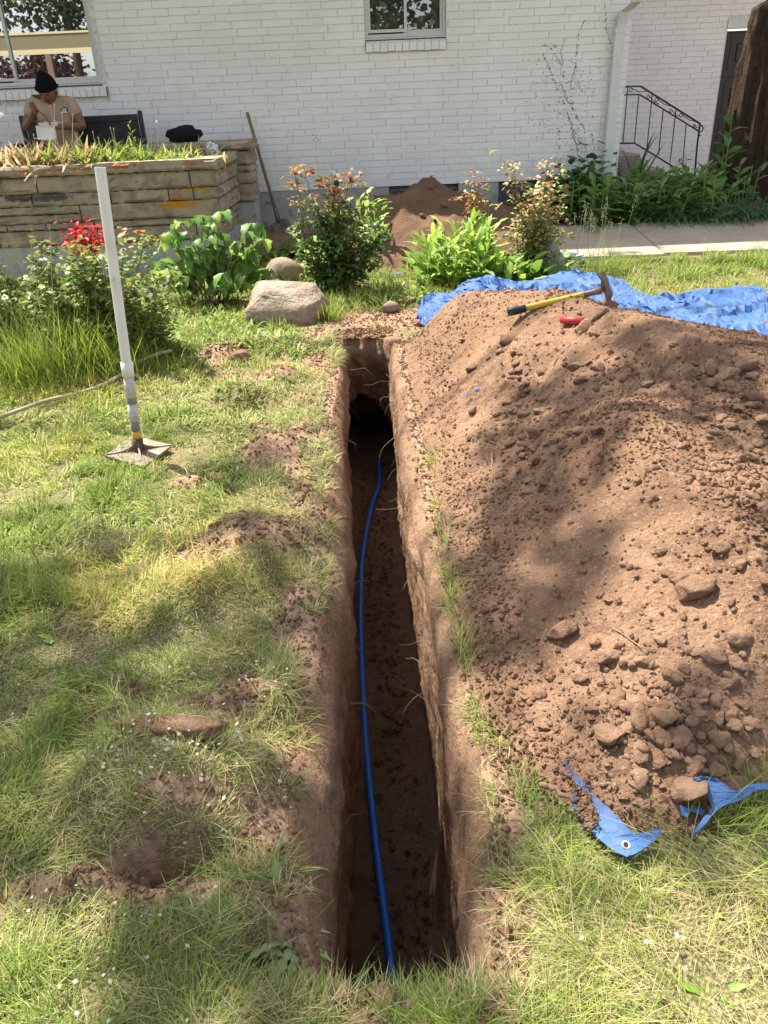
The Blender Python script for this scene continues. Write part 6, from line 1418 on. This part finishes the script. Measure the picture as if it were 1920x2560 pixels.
for k, (px, py, s, sy) in enumerate(((1488, 792, .065, .9), (1520, 765, .05, .9), (1462, 822, .045, .9), (1540, 750, .035, .9), (1268, 850, .05, .9))):
    q_ = on_top(px, py, .0); link('clod', CM[k % 3], mound, Matrix.Translation(q_) @ Matrix.Rotation(.5, 4, 'Z') @ Matrix.Rotation(-.25, 4, 'Y') @ Matrix.Diagonal((s, s, s * sy, 1)))
# ---- tamper with pole
tm = thing('hand_tamper', 'hand tamper with square steel plate and tall white pipe over its handle', 'tamper')
c1 = at(262, 1143, .03); c2 = at(359, 1172, .03); c3 = at(430, 1118, .03); c4 = c1 + c3 - c2; cc = (c1 + c3) / 2
M_plate = mat('worn_steel_plate', (.17, .13, .10), .6, .4, metal=.2, noise=[(14, (.26, .21, .17), .45, .65, 6), (40, (.18, .13, .10), .55, .75, 5)], bump=[(60, .002, 4)])
cs_ = [c1, c2, c3, c4]; mb = MB(); up_ = np.array([0, 0, .010]); mb.add([p for p in cs_] + [p + up_ for p in cs_], [(3, 2, 1, 0), (4, 5, 6, 7)] + [(k, (k + 1) % 4, 4 + (k + 1) % 4, 4 + k) for k in range(4)]); mb.go('plate', M_plate, tm)
top = atY(250, 419, cc[1] + .02); ax = top - cc; ax /= np.linalg.norm(ax)
def zAt(py): 
    f = lambda L: proj(cc + ax * L)[1] - py; lo, hi = 0, 2.5
    for _ in range(40):
        m_ = (lo + hi) / 2
        if f(m_) > 0: lo = m_
        else: hi = m_
    return lo
M_sock = mat('rusty_socket', (.10, .07, .055), .7, .3, metal=.2, noise=[(30, (.17, .12, .09), .5, .7, 5)])
Ls = {k: zAt(v) for k, v in dict(sock=1096, yel=1076, t1=1055, g1=1052, w1=1008, g2=994, w2=940, cp=906, top=419).items()}
seg = lambda n, a, b, r, m, k=12: MB().tube([cc + ax * t for t in np.linspace(a, b, 3)], r, k).go(n, m, tm, True)
seg('socket', .0, Ls['sock'], [.034, .026, .026], M_sock)
for k in range(4):
    e = cs_[k] + up_; pts = [cc + ax * (Ls['sock'] * .85), cc + ax * (Ls['sock'] * .45) + (e - cc) * .22, cc + (e - cc) * .55 + np.array([0, 0, .012]), e * .97 + cc * .03 + np.array([0, 0, .006])]; pts = smooth_path(pts, 5); mb = MB(); sd_v = np.cross(e - cc, [0, 0, 1.0]); sd_v /= np.linalg.norm(sd_v)
    V = []; 
    for p in pts: V += [p + sd_v * .004, p - sd_v * .004, np.array([p[0], p[1], cc[2] + .008]) - sd_v * .005, np.array([p[0], p[1], cc[2] + .008]) + sd_v * .005]
    mb.add(V, [(4 * i + j, 4 * i + (j + 1) % 4, 4 * i + 4 + (j + 1) % 4, 4 * i + 4 + j) for i in range(len(pts) - 1) for j in range(4)]); mb.go('rib', M_plate, tm)
M_tape = mat('white_tape', (.55, .54, .52), .8, noise=[(60, (.36, .35, .33), .5, .7, 5)], bump=[(120, .003, 3)]); M_gtape = mat('grey_tape', (.20, .20, .20), .6, noise=[(40, (.30, .30, .29), .5, .7, 4)])
M_pvc = mat('white_pvc', (.78, .77, .72), .4, .45, noise=[(12, (.70, .69, .64), .45, .65, 5), (60, (.36, .34, .30), .66, .78, 5)])
seg('yellow_handle', Ls['sock'], Ls['yel'], .0195, M_yel); seg('grey_tape', Ls['yel'], Ls['g1'], .0205, M_gtape); seg('white_tape', Ls['g1'], Ls['w1'], .0215, M_tape); seg('grey_tape', Ls['w1'], Ls['g2'], .0222, M_gtape); seg('white_tape', Ls['g2'], Ls['w2'], .023, M_tape)
seg('coupling', Ls['w2'], Ls['cp'], .0265, M_pvc, 20)
mb = MB(); n = 20; pth = [cc + ax * t for t in np.linspace(Ls['cp'], Ls['top'], 12)]; mb.tube(pth, .0215, n, cap=False); mb.tube([pth[-1] + ax * .0001, pth[-1] - ax * .06], .0175, n, cap=False); mb.go('white_pipe', M_pvc, tm, True)
# rim of the open pipe
u_ = np.cross(ax, [0, 1, 0]); u_ /= np.linalg.norm(u_); w_ = np.cross(ax, u_); mb = MB()
for k in range(n):
    a, b = 2 * math.pi * k / n, 2 * math.pi * (k + 1) / n; o_r = lambda g, rr_: pth[-1] + ax * .0003 + (u_ * math.cos(g) + w_ * math.sin(g)) * rr_
    mb.add([o_r(a, .0175), o_r(b, .0175), o_r(b, .0215), o_r(a, .0215)], [(0, 1, 2, 3)])
mb.go('pipe_rim', M_pvc, tm)
# hose
hp = [(-60, 1090), (0, 1070), (60, 1047), (120, 1022), (180, 1003), (240, 985), (300, 958), (350, 925), (400, 905), (432, 896)]
hp = [gpt(a, b) + [0, 0, .045 + .01 * math.sin(k)] for k, (a, b) in enumerate(hp)]
o = MB().tube(smooth_path(hp, 5), .0115, 8).go('garden_hose', mat('faded_hose', (.36, .31, .22), .6, noise=[(20, (.27, .23, .16), .5, .7, 4)]), None, True); tag(o, 'faded beige garden hose lying across the grass behind the tamper', 'hose')
# shovel
sv = thing('shovel', 'long wooden handled shovel leaning against the white brick wall', 'shovel')
s0 = atY(618, 281, 9.06); s1 = atY(687, 520, 8.80); s2 = atY(697, 556, 8.76); s3 = atY(722, 618, 8.68)
M_wood = mat('weathered_wood_handle', (.20, .125, .075), .75, noise=[(30, (.27, .18, .11), .45, .65, 5)]); MB().tube([s0, (s0 + s1) / 2 + [.0, -.004, 0], s1], [.0165, .0165, .018], 10).go('handle', M_wood, sv, True)
MB().tube([s1, s2], [.022, .026], 10).go('socket', M_steel, sv, True)
mb = MB(); dn = (s3 - s2); dn_l = np.linalg.norm(dn); dn = dn / dn_l; sx_ = np.array([1., 0, 0]) - dn * dn[0]; sx_ /= np.linalg.norm(sx_); nn = np.cross(dn, sx_); rows_ = []
for t, w in ((-.02, .03), (.0, .10), (.1, .108), (.2, .11), (.28, .095), (.34, .05), (.37, .01)): rows_.append([s2 + dn * t + sx_ * w * u + nn * (.02 * (u * u)) for u in (-1, -.5, 0, .5, 1)])
V = np.array(rows_).reshape(-1, 3); mb.add(V, [(5 * i + j, 5 * i + j + 1, 5 * i + 6 + j, 5 * i + 5 + j) for i in range(6) for j in range(4)]); o = mb.go('blade', M_steel, sv, True); o.modifiers.new('t', 'SOLIDIFY').thickness = .003
# plank edging by the bed, blue tinted bag behind granite
o = MB().box((-.42, -.05, 0), (.42, .05, .045), bev=.004).go('plank', mat('reddish_plank', (.22, .145, .115), .85, noise=[(20, (.15, .10, .08), .5, .7, 5)])); o.location = gpt(1450, 545); o.location[2] += .02; o.rotation_euler = (0, 0, -.06); tag(o, 'weathered reddish plank edging the bed between ivy and path', 'plank')
def crumple(name, loc, s, seed, matl, label, cat, flat=.6, amp=.5):
    V = ICO3 * (1 + amp * (np.abs(fbm(ICO3[:, 0], ICO3[:, 1], ICO3[:, 2], f=2.2, o=3, s=seed)) - .3))[:, None]; V = V * np.array(s); ob = build(name, V, ICO3F, matl, None, None, False); ob.location = loc; return tag(ob, label, cat)
M_wp = mat('white_plastic', (.72, .74, .76), .35, .5, noise=[(28, (.18, .34, .50), .60, .68, 2)])
p = atY(528, 372, 8.22); crumple('crumpled_bag', (p[0], 8.22, 1.043 + .035), (.066, .055, .055), 7, M_wp, 'crumpled white and blue plastic wrapper on the planter corner', 'wrapper', amp=1.2)
p = gpt(1430, 665); crumple('plastic_bag', (p[0], p[1] + .1, p[2] + .05), (.14, .06, .05), 9, mat('pale_plastic', (.42, .50, .60), .4), 'pale bluish plastic bag lying behind the granite boulder', 'bag', amp=1.1)
M_cloth = mat('black_cloth', (.010, .011, .016), .9, .2, bump=[(30, .01, 4)])
p = atY(462, 365, 8.6); o = crumple('black_bag', (p[0], 8.64, 1.13 + .06), (.175, .11, .095), 12, M_cloth, 'black cloth bag slumped on the low stone wall beside the bench', 'bag', amp=.45)
# sticks and roots lying about
M_root = mat('root_bark', (.23, .15, .10), .9, noise=[(30, (.15, .095, .065), .5, .7, 5)], bump=[(90, .002, 4)]); M_rootl = mat('pale_root', (.27, .18, .115), .85)
def stick(pts, r, label, m=M_root, off=.008):
    P_ = smooth_path([on_top(a, b, off) for a, b in pts], 5); n = len(P_); P_ = P_ + np.random.RandomState(int(pts[0][0])).normal(size=P_.shape) * r * .35
    o = MB().tube(P_, np.linspace(r, r * .5, n), 7).go('stick', m, None, True); tag(o, label, 'stick', 'roots and sticks on the dirt')
stick([(1668, 1882), (1710, 1903), (1760, 1925), (1810, 1948)], .011, 'thickest broken root on the dirt above the right tarp edge')
stick([(1350, 1958), (1390, 1975), (1430, 2000), (1468, 2016)], .008, 'brown stick crossing the left strip of the near tarp corner', off=.03)
stick([(1638, 1742), (1660, 1770), (1690, 1800), (1697, 1822)], .0035, 'thin pale root curling over the clods near the front of the mound', M_rootl)
stick([(1530, 1567), (1565, 1590), (1600, 1615), (1625, 1622)], .0022, 'thin pale root lying in the middle of the mound', M_rootl)
stick([(1230, 1135), (1231, 1170), (1230, 1205)], .006, 'short upright brown stick lying left of the clod field')
stick([(1130, 1435), (1160, 1436), (1195, 1438)], .004, 'small brown twig near the grass strip of the trench')
stick([(1345, 990), (1370, 950), (1390, 900), (1425, 860)], .004, 'dark root line running up the mound to the mattock')
# trench roots
rt_ = np.random.RandomState(33)
for k in range(64):
    y = rt_.uniform(.95, 5.1); L_, Li, Ri, Ro = [float(v[0]) for v in tr(np.array([y]))]; s = rt_.rand() < .45; x = Li - .005 if s else Ri + .005; sg = 1 if s else -1
    z = -rt_.uniform(.08, .75) ; n = rt_.randint(4, 8); P_ = [np.array([x - sg * .03, y, z])]; dv = np.array([sg * rt_.uniform(.3, 1), rt_.normal() * .8, rt_.uniform(-.9, .2)]); dv /= np.linalg.norm(dv); ln = rt_.uniform(.03, .15) * (1 + .4 * (y > 3))
    for j in range(n): dv = dv + rt_.normal(size=3) * .35 + np.array([0, 0, -.12]); dv /= np.linalg.norm(dv); P_.append(P_[-1] + dv * ln / n * 1.3)
    r0 = rt_.uniform(.0008, .0022) if k > 6 else .0045
    MB().tube(smooth_path(P_, 3), np.linspace(r0, r0 * .4, (len(P_) - 1) * 3 + 1), 5).go('root', M_rootl if rt_.rand() < .45 else M_root, trench_ob, True)
for pts in ([(1092, 2060), (1085, 2150), (1088, 2090), (1075, 2240)], [(1088, 1960), (1090, 2060), (1080, 2150), (1066, 2240)]):
    P_ = smooth_path([at(a, b, -TDEPTH + .10) + [.012, 0, 0] for a, b in (pts if pts[0][0] == 1088 else pts[:1] + pts[2:])], 6); MB().tube(P_, .005, 6).go('root', M_root, trench_ob, True)
# sod chunks: turned turf with bare soil sides
def sod_mesh(seed):
    V = ICO4.copy(); V = np.sign(V) * np.abs(V) ** .75; d = 1 + .30 * fbm(V[:, 0] + seed, V[:, 1], V[:, 2], f=1.6, o=5, s=seed, g=.62); V = V * d[:, None]
    ob = build('soil_clod', V, ICO4F, M_clod, None, None, True); me = ob.data; bpy.data.objects.remove(ob); return me
SODM = [sod_mesh(220 + k) for k in range(3)]
for k, (px, py, sx, sy, sz, rz, lab) in enumerate([(430, 1822, .13, .030, .026, -.05, 'long roll of turned up soil across the middle of the lawn'), 
                                                  (640, 1150, .09, .045, .04, .1, 'dark earth chunk showing under the flipped turf beside the trench'), (600, 898, .07, .05, .05, .3, 'reddish clay lump at the dug patch near the trench end'), (1050, 812, .05, .04, .035, 0, 'brown clod at the end of the trench below the tarp fold')]):
    p = gpt(px, py); o = link('soil_clod', SODM[k % 3], None, Matrix.Translation((p[0], p[1], p[2] + sz * .15)) @ Matrix.Rotation(rz, 4, 'Z') @ Matrix.Diagonal((sx, sy, sz, 1))); tag(o, lab, 'soil lump', 'turned up soil lumps')
# ================================================================== BENCH AND SEATED MAN
M_bench = mat('black_metal_bench', (.022, .024, .028), .45, .45, noise=[(20, (.035, .037, .042), .5, .7, 4)])
bx0 = atY(58, 320, 8.72)[0]; bx1 = atY(350, 290, 8.72)[0]; PZ = .50
bench = thing('garden_bench', 'black metal garden bench with a latticed back against the white wall', 'bench', ((bx0 + bx1) / 2, 8.5, PZ)); hw = (bx1 - bx0) / 2
bp = lambda mb, n: mb.go(n, M_bench, bench)
bp(MB().box((-hw, -.22, .40), (hw, .20, .43), bev=.008), 'seat')
bk = MB(); by = .22
bk.box((-hw + .03, by, .84), (hw - .03, by + .03, .90), bev=.006).box((-hw + .03, by, .45), (hw - .03, by + .03, .50)).box((-hw + .03, by + .012, .50), (hw - .03, by + .02, .84)); bp(bk, 'backrest')
la = MB(); nx = int(2 * hw / .075)
for i_ in range(nx):
    for j_ in range(4):
        x = -hw + .08 + i_ * .075; z = .545 + j_ * .075; s = .009
        la.add([(x, by + .009, z - s), (x + s, by + .009, z), (x, by + .009, z + s), (x - s, by + .009, z)], [(0, 1, 2, 3)])
o = la.go('lattice_studs', mat('lattice_gap', (.055, .058, .062), .6), bench); o['kind'] = 'stuff'
for sx in (-1, 1):
    bp(MB().box((sx * hw - .022, by - .01, 0), (sx * hw + .022, by + .035, .93), bev=.01), 'back_post'); bp(MB().box((sx * hw - .02, -.24, 0), (sx * hw + .02, -.20, .62), bev=.008), 'leg')
    bp(MB().tube([(sx * hw, by, .66), (sx * hw, -.05, .67), (sx * hw, -.24, .655), (sx * hw, -.31, .61), (sx * hw, -.30, .56), (sx * hw, -.26, .56)], .022, 8), 'armrest')
# ---- man
M_skin = mat('skin', (.20, .095, .06), .5, .35, noise=[(20, (.17, .08, .052), .45, .7, 4)])
M_shirt = mat('tan_tshirt', (.40, .29, .21), .9, .15, noise=[(7, (.36, .26, .19), .45, .65, 4)], bump=[(14, .010, 4), (60, .002, 3)])
M_shorts = mat('khaki_shorts', (.26, .205, .14), .9, .15, bump=[(16, .010, 4)])
M_hat = mat('black_knit', (.006, .006, .007), .95, .1, bump=[(70, .004, 3)])
HX = -3.02; o_man = np.array([HX, 8.42, PZ])
man = thing('person', 'man in black knit cap and tan t-shirt eating on the bench', 'person', tuple(o_man))
Wp = lambda px, py, Y: atY(px, py, Y) - o_man
chest = Wp(128, 290, 8.42); neck = Wp(126, 247, 8.38)
sR = Wp(80, 262, 8.42); sL = Wp(178, 262, 8.42)
eR = Wp(66, 322, 8.30); eL = Wp(208, 318, 8.30); wR = Wp(84, 284, 8.12); wL = Wp(166, 316, 8.06)
pel = np.array([.10, .02, .50]); kR = np.array([-.14, -.46, .50]); kL = np.array([.34, -.46, .50]); fR = np.array([-.16, -.50, .08]); fL = np.array([.36, -.50, .08])
def skin(verts, edges, radii, root=0, sub=2):
    me = bpy.data.meshes.new('s'); me.from_pydata([tuple(v) for v in verts], edges, []); ob = bpy.data.objects.new('s', me); COL.objects.link(ob)
    m = ob.modifiers.new('k', 'SKIN'); 
    if not me.skin_vertices: me.skin_vertices.new()
    for k, r_ in enumerate(radii):
        sv_ = me.skin_vertices[0].data[k]; sv_.radius = (r_, r_) if np.ndim(r_) == 0 else tuple(r_); sv_.use_root = (k == root)
    s_ = ob.modifiers.new('u', 'SUBSURF'); s_.levels = sub; s_.render_levels = sub
    dg = bpy.context.evaluated_depsgraph_get(); ev = ob.evaluated_get(dg); em = ev.to_mesh(); V = np.array([v.co[:] for v in em.vertices]); Fc = [tuple(p.vertices) for p in em.polygons]; ev.to_mesh_clear(); bpy.data.objects.remove(ob); return V, Fc
vs = [pel, pel * .5 + chest * .5, chest, neck, neck + [0, -.01, .06], sR, eR, wR, sL, eL, wL, pel + [-.1, 0, -.0], kR, fR, pel + [.1, 0, 0], kL, fL, wR + (wR - eR) * .28, wL + (wL - eL) * .3, fR + [0, -.16, -.03], fL + [0, -.16, -.03]]
ed = [(0, 1), (1, 2), (2, 3), (3, 4), (2, 5), (5, 6), (6, 7), (2, 8), (8, 9), (9, 10), (0, 11), (11, 12), (12, 13), (0, 14), (14, 15), (15, 16), (7, 17), (10, 18), (13, 19), (16, 20)]
ra = [.13, .13, .14, .062, .055, .06, .043, .030, .06, .043, .030, .09, .062, .042, .09, .062, .042, .034, .034, .035, .035]
V, Fc = skin(vs, ed, ra); body = MB(); body.add(V, Fc)
# head, tilted down
hc = Wp(119, 226, 8.30); Rh = np.array(Matrix.Rotation(.42, 3, 'X')) @ np.array(Matrix.Rotation(-.10, 3, 'Z'))
Vh = ICO4.copy(); x, y, z = Vh[:, 0].copy(), Vh[:, 1].copy(), Vh[:, 2].copy()
jaw = sstep(.1, -1, z); Hd = np.stack([x * (.080 - .018 * jaw), y * .098, z * .118], -1); fr_ = sstep(.2, .8, -y)
def bump(cx, cz, rx, rz, a): return a * np.exp(-((x - cx) / rx) ** 2 - ((z - cz) / rz) ** 2) * (y < 0)
Hd[:, 1] -= bump(0, -.12, .13, .20, .026) + bump(0, -.22, .20, .08, .012) + bump(0, -.50, .28, .09, .012) + bump(0, -.82, .25, .16, .012) + bump(-.38, .12, .3, .09, .008) + bump(.38, .12, .3, .09, .008) + bump(.45, -.22, .22, .2, .007) + bump(-.45, -.22, .22, .2, .007)
Hd[:, 1] += bump(-.36, .0, .17, .08, .013) + bump(.36, .0, .17, .08, .013) + bump(0, -.50, .26, .025, .009) + bump(0, -.64, .2, .06, .006)
body.add(Hd @ Rh.T + hc, [tuple(f) for f in ICO4F])
for sx in (-1, 1): body.add((ICO2 * [.012, .022, .032]) @ Rh.T + hc + Rh @ np.array([sx * .082, .0, -.012]), [tuple(f) for f in ICO2F])
# hands
def hand(w, dirn, pn, sidev, curl):
    dirn = dirn / np.linalg.norm(dirn); sidev = sidev - dirn * (sidev @ dirn); sidev /= np.linalg.norm(sidev); pn = np.cross(dirn, sidev)
    pc = w + dirn * .05; Vp = ICO2 * [.052, .042, .018]; body.add(Vp[:, :1] * dirn + Vp[:, 1:2] * sidev + Vp[:, 2:] * pn + pc, [tuple(f) for f in ICO2F])
    for k, ln in enumerate((.066, .076, .070, .055)):
        b = pc + dirn * .035 + sidev * (-.030 + .020 * k); a1_ = curl * .6; d1 = dirn * math.cos(a1_) + pn * math.sin(a1_); d2 = dirn * math.cos(curl * 1.5) + pn * math.sin(curl * 1.5); d3 = dirn * math.cos(curl * 2.3) + pn * math.sin(curl * 2.3)
        body.tube([b, b + d1 * ln * .45, b + d1 * ln * .45 + d2 * ln * .33, b + d1 * ln * .45 + d2 * ln * .33 + d3 * ln * .25], [.0098, .0092, .0084, .006], 8)
    b = pc - dirn * .018 - sidev * .034; d1 = dirn * .75 - sidev * .45 + pn * .45; d1 /= np.linalg.norm(d1); d2 = dirn * .85 + pn * .55; d2 /= np.linalg.norm(d2)
    body.tube([b, b + d1 * .036, b + d1 * .036 + d2 * .028], [.012, .011, .008], 8); return pc
hR = hand(wR + (wR - eR) * .12, np.array([.35, -.55, .35]), None, np.array([-.3, .2, .9]), .95)
hL = hand(wL + (wL - eL) * .1, np.array([-.85, -.25, -.05]), None, np.array([0, -.9, -.2]), .75)
body.go('body', M_skin, man, True)
# cap
cap = MB(); Vc = ICO4.copy(); m_ = Vc[:, 2] > .12; z_ = Vc[:, 2]
Kp = np.stack([Vc[:, 0] * .094, Vc[:, 1] * .110 + .004, z_ * .128 + .02], -1); Kp[:, 2] += .030 * np.exp(-((Vc[:, 0] + .15) ** 2 + Vc[:, 1] ** 2) * 9) * (z_ > 0); Kp *= (1 + .025 * fbm(Vc[:, 0], Vc[:, 1], Vc[:, 2], f=3, o=2, s=5))[:, None]
f_ok = [tuple(f) for f in ICO4F if z_[f].min() > .10 - .28 * (Vc[f, 1].mean() > 0)]
cap.add(Kp @ Rh.T + hc, f_ok)
cap.tube([Rh @ np.array([math.cos(a) * .097, math.sin(a) * .112 + .004, .036 - .030 * max(0, math.sin(a))]) + hc for a in np.linspace(0, 2 * math.pi, 26)], .011, 6, cap=False)
o = cap.go('knit_cap', M_hat, man, True); o['label'] = 'black knit beanie with a folded brim'
# brows and moustache shadow
fm = MB()
for sx in (-1, 1): fm.tube([Rh @ np.array([sx * .014, -.100, .022]) + hc, Rh @ np.array([sx * .03, -.098, .028]) + hc, Rh @ np.array([sx * .048, -.086, .020]) + hc], .003, 5); fm.tube([Rh @ np.array([sx * .018, -.091, .0]) + hc, Rh @ np.array([sx * .030, -.092, -.003]) + hc, Rh @ np.array([sx * .044, -.084, .0]) + hc], .0025, 5)
fm.tube([Rh @ np.array([-.022, -.098, -.060]) + hc, Rh @ np.array([0, -.107, -.056]) + hc, Rh @ np.array([.022, -.098, -.060]) + hc], .0026, 5)
fm.go('eyebrows', mat('dark_hair', (.012, .009, .008), .8), man)
# shirt
slR = sR * .35 + eR * .65; slL = sL * .35 + eL * .65
vs = [pel + [0, 0, -.02], pel * .5 + chest * .5 + [0, -.02, 0], chest, neck + [0, .0, -.012], sR, slR, sL, slL]
V, Fc = skin(vs, [(0, 1), (1, 2), (2, 3), (2, 4), (4, 5), (2, 6), (6, 7)], [.175, .172, .172, .085, .088, .088, .088, .088])
V += (.010 * fbm(V[:, 0], V[:, 1], V[:, 2], f=9, o=3, s=9))[:, None] * np.array([1, 1, .3]); MBs = MB(); MBs.add(V, Fc); sh = MBs.go('tshirt', M_shirt, man, True)
V, Fc = skin([pel + [0, .0, -.03], pel + [-.1, 0, -.02], kR * .8 + pel * .2, pel + [.1, 0, -.02], kL * .8 + pel * .2], [(0, 1), (1, 2), (0, 3), (3, 4)], [.15, .125, .10, .125, .10]); MB().add(V, Fc).go('shorts', M_shorts, man, True)
for f_ in (fR, fL): MB().add(ICO2 * [.05, .14, .05] + f_ + [0, -.09, -.03], [tuple(f) for f in ICO2F]).go('shoe', M_blk, man, True)
# chest emblem: dark ring, white disc, dark bird shape, white banner with dark lettering strokes
# find shirt surface below the emblem centre by ray
from mathutils.bvhtree import BVHTree
bvh = BVHTree.FromPolygons([tuple(v) for v in V * 0 + V], Fc) if False else BVHTree.FromObject(sh, bpy.context.evaluated_depsgraph_get())
def on_shirt(px, py):
    d = Vector(ray(px, py)).normalized(); o__ = Vector(CAM - o_man); h = bvh.ray_cast(o__, d); return (np.array(h[0]) - np.array(d) * .004) if h[0] is not None else Wp(px, py, 8.2)
def disc_pts(cx, cy, r0, r1, a0, a1, n, c, mb, yo=0):
    for k in range(n):
        a, b = a0 + (a1 - a0) * k / n, a0 + (a1 - a0) * (k + 1) / n; q_ = [(cx + r0 * math.cos(a), cy + r0 * math.sin(a)), (cx + r1 * math.cos(a), cy + r1 * math.sin(a)), (cx + r1 * math.cos(b), cy + r1 * math.sin(b)), (cx + r0 * math.cos(b), cy + r0 * math.sin(b))]
        mb.add([on_shirt(*p) - np.array([0, yo, 0]) for p in q_], [(0, 1, 2, 3)], c=c)
em = MB(); ex, ey_ = 160.5, 276
disc_pts(ex, ey_, 5.3, 8.4, math.pi * .93, math.pi * 2.07, 14, (.03, .025, .03), em); disc_pts(ex, ey_, 0, 5.2, 0, 2 * math.pi, 14, (.75, .74, .74), em, .001); disc_pts(ex, ey_ - .3, 0, 2.4, 0, 2 * math.pi, 8, (.03, .03, .05), em, .003)
for k in range(9):
    a = math.pi * (1.02 + .96 * k / 8); disc_pts(ex + 6.8 * math.cos(a), ey_ + 6.8 * math.sin(a), 0, .55, 0, 2 * math.pi, 5, (.5, .46, .44), em, .003)
b_ = [(ex - 8, ey_ + 4.6), (ex + 8, ey_ + 4.6), (ex + 8, ey_ + 7.4), (ex - 8, ey_ + 7.4)]; em.add([on_shirt(*p) - np.array([0, .002, 0]) for p in b_], [(0, 1, 2, 3)], c=(.75, .74, .74))
for k in range(6): xx = ex - 5 + k * 1.9; em.add([on_shirt(*p) - np.array([0, .004, 0]) for p in [(xx, ey_ + 5.6), (xx + 1.1, ey_ + 5.6), (xx + 1.1, ey_ + 8.4), (xx, ey_ + 8.4)]], [(0, 1, 2, 3)], c=(.04, .04, .07))
o = em.go('chest_emblem', M_attr, man)
# ---- food box held in the left hand, open lid towards the camera
M_foam = mat('white_foam', (.74, .74, .74), .6)
bxc = np.array(atY(122, 312, 8.02)); fb = thing('takeout_box', 'open white foam takeout box of food held by the seated man', 'food box', tuple(bxc))
def tray(w, d, h, t=.004):
    mb = MB(); o1 = [(-w, -d, 0), (w, -d, 0), (w, d, 0), (-w, d, 0)]; o2 = [(x * 1.18, y * 1.18, h) for x, y, _ in o1]; i1 = [(x * .92, y * .92, t) for x, y, _ in o1]; i2 = [(x * 1.12, y * 1.12, h) for x, y, _ in o1]
    return mb.add(o1 + o2 + i2 + i1, [(3, 2, 1, 0)] + [(k, (k + 1) % 4, 4 + (k + 1) % 4, 4 + k) for k in range(4)] + [(4 + k, 4 + (k + 1) % 4, 8 + (k + 1) % 4, 8 + k) for k in range(4)] + [(8 + k, 8 + (k + 1) % 4, 12 + (k + 1) % 4, 12 + k) for k in range(4)] + [(12, 13, 14, 15)])
o = tray(.075, .07, .04).go('tray', M_foam, fb); o.location = (.005, .05, -.02)
o = tray(.072, .05, .03).go('lid', M_foam, fb); o.location = (-.01, -.055, -.065); o.rotation_euler = (R_(80), 0, 0)
fd = MB(); r = np.random.RandomState(3)
for k in range(26):
    q_ = np.array([r.uniform(-.055, .06), r.uniform(.0, .10), .02]); fd.add(ICO1 * r.uniform(.008, .016) + q_, [tuple(f) for f in ICO1F], c=[(.45, .28, .12), (.35, .07, .04), (.55, .45, .3)][r.randint(3)])
fd.go('food', M_attr, fb)
fk = MB(); f0 = hR + o_man + np.array([.03, -.04, -.01]); f1 = bxc + np.array([-.01, .02, .045]); fk.tube([f0, (f0 + f1) / 2 + [.012, 0, 0], f1], [.004, .0045, .004], 6)
for s in (-1, 0, 1): fk.tube([f1, f1 + [s * .006, 0, -.02]], .0015, 4)
o = fk.go('fork', M_dark); tag(o, 'black plastic fork in the seated man\'s hand over the food box', 'fork')
print('tris', sum(len(m.loops) - 2 * len(m.polygons) for m in bpy.data.meshes))
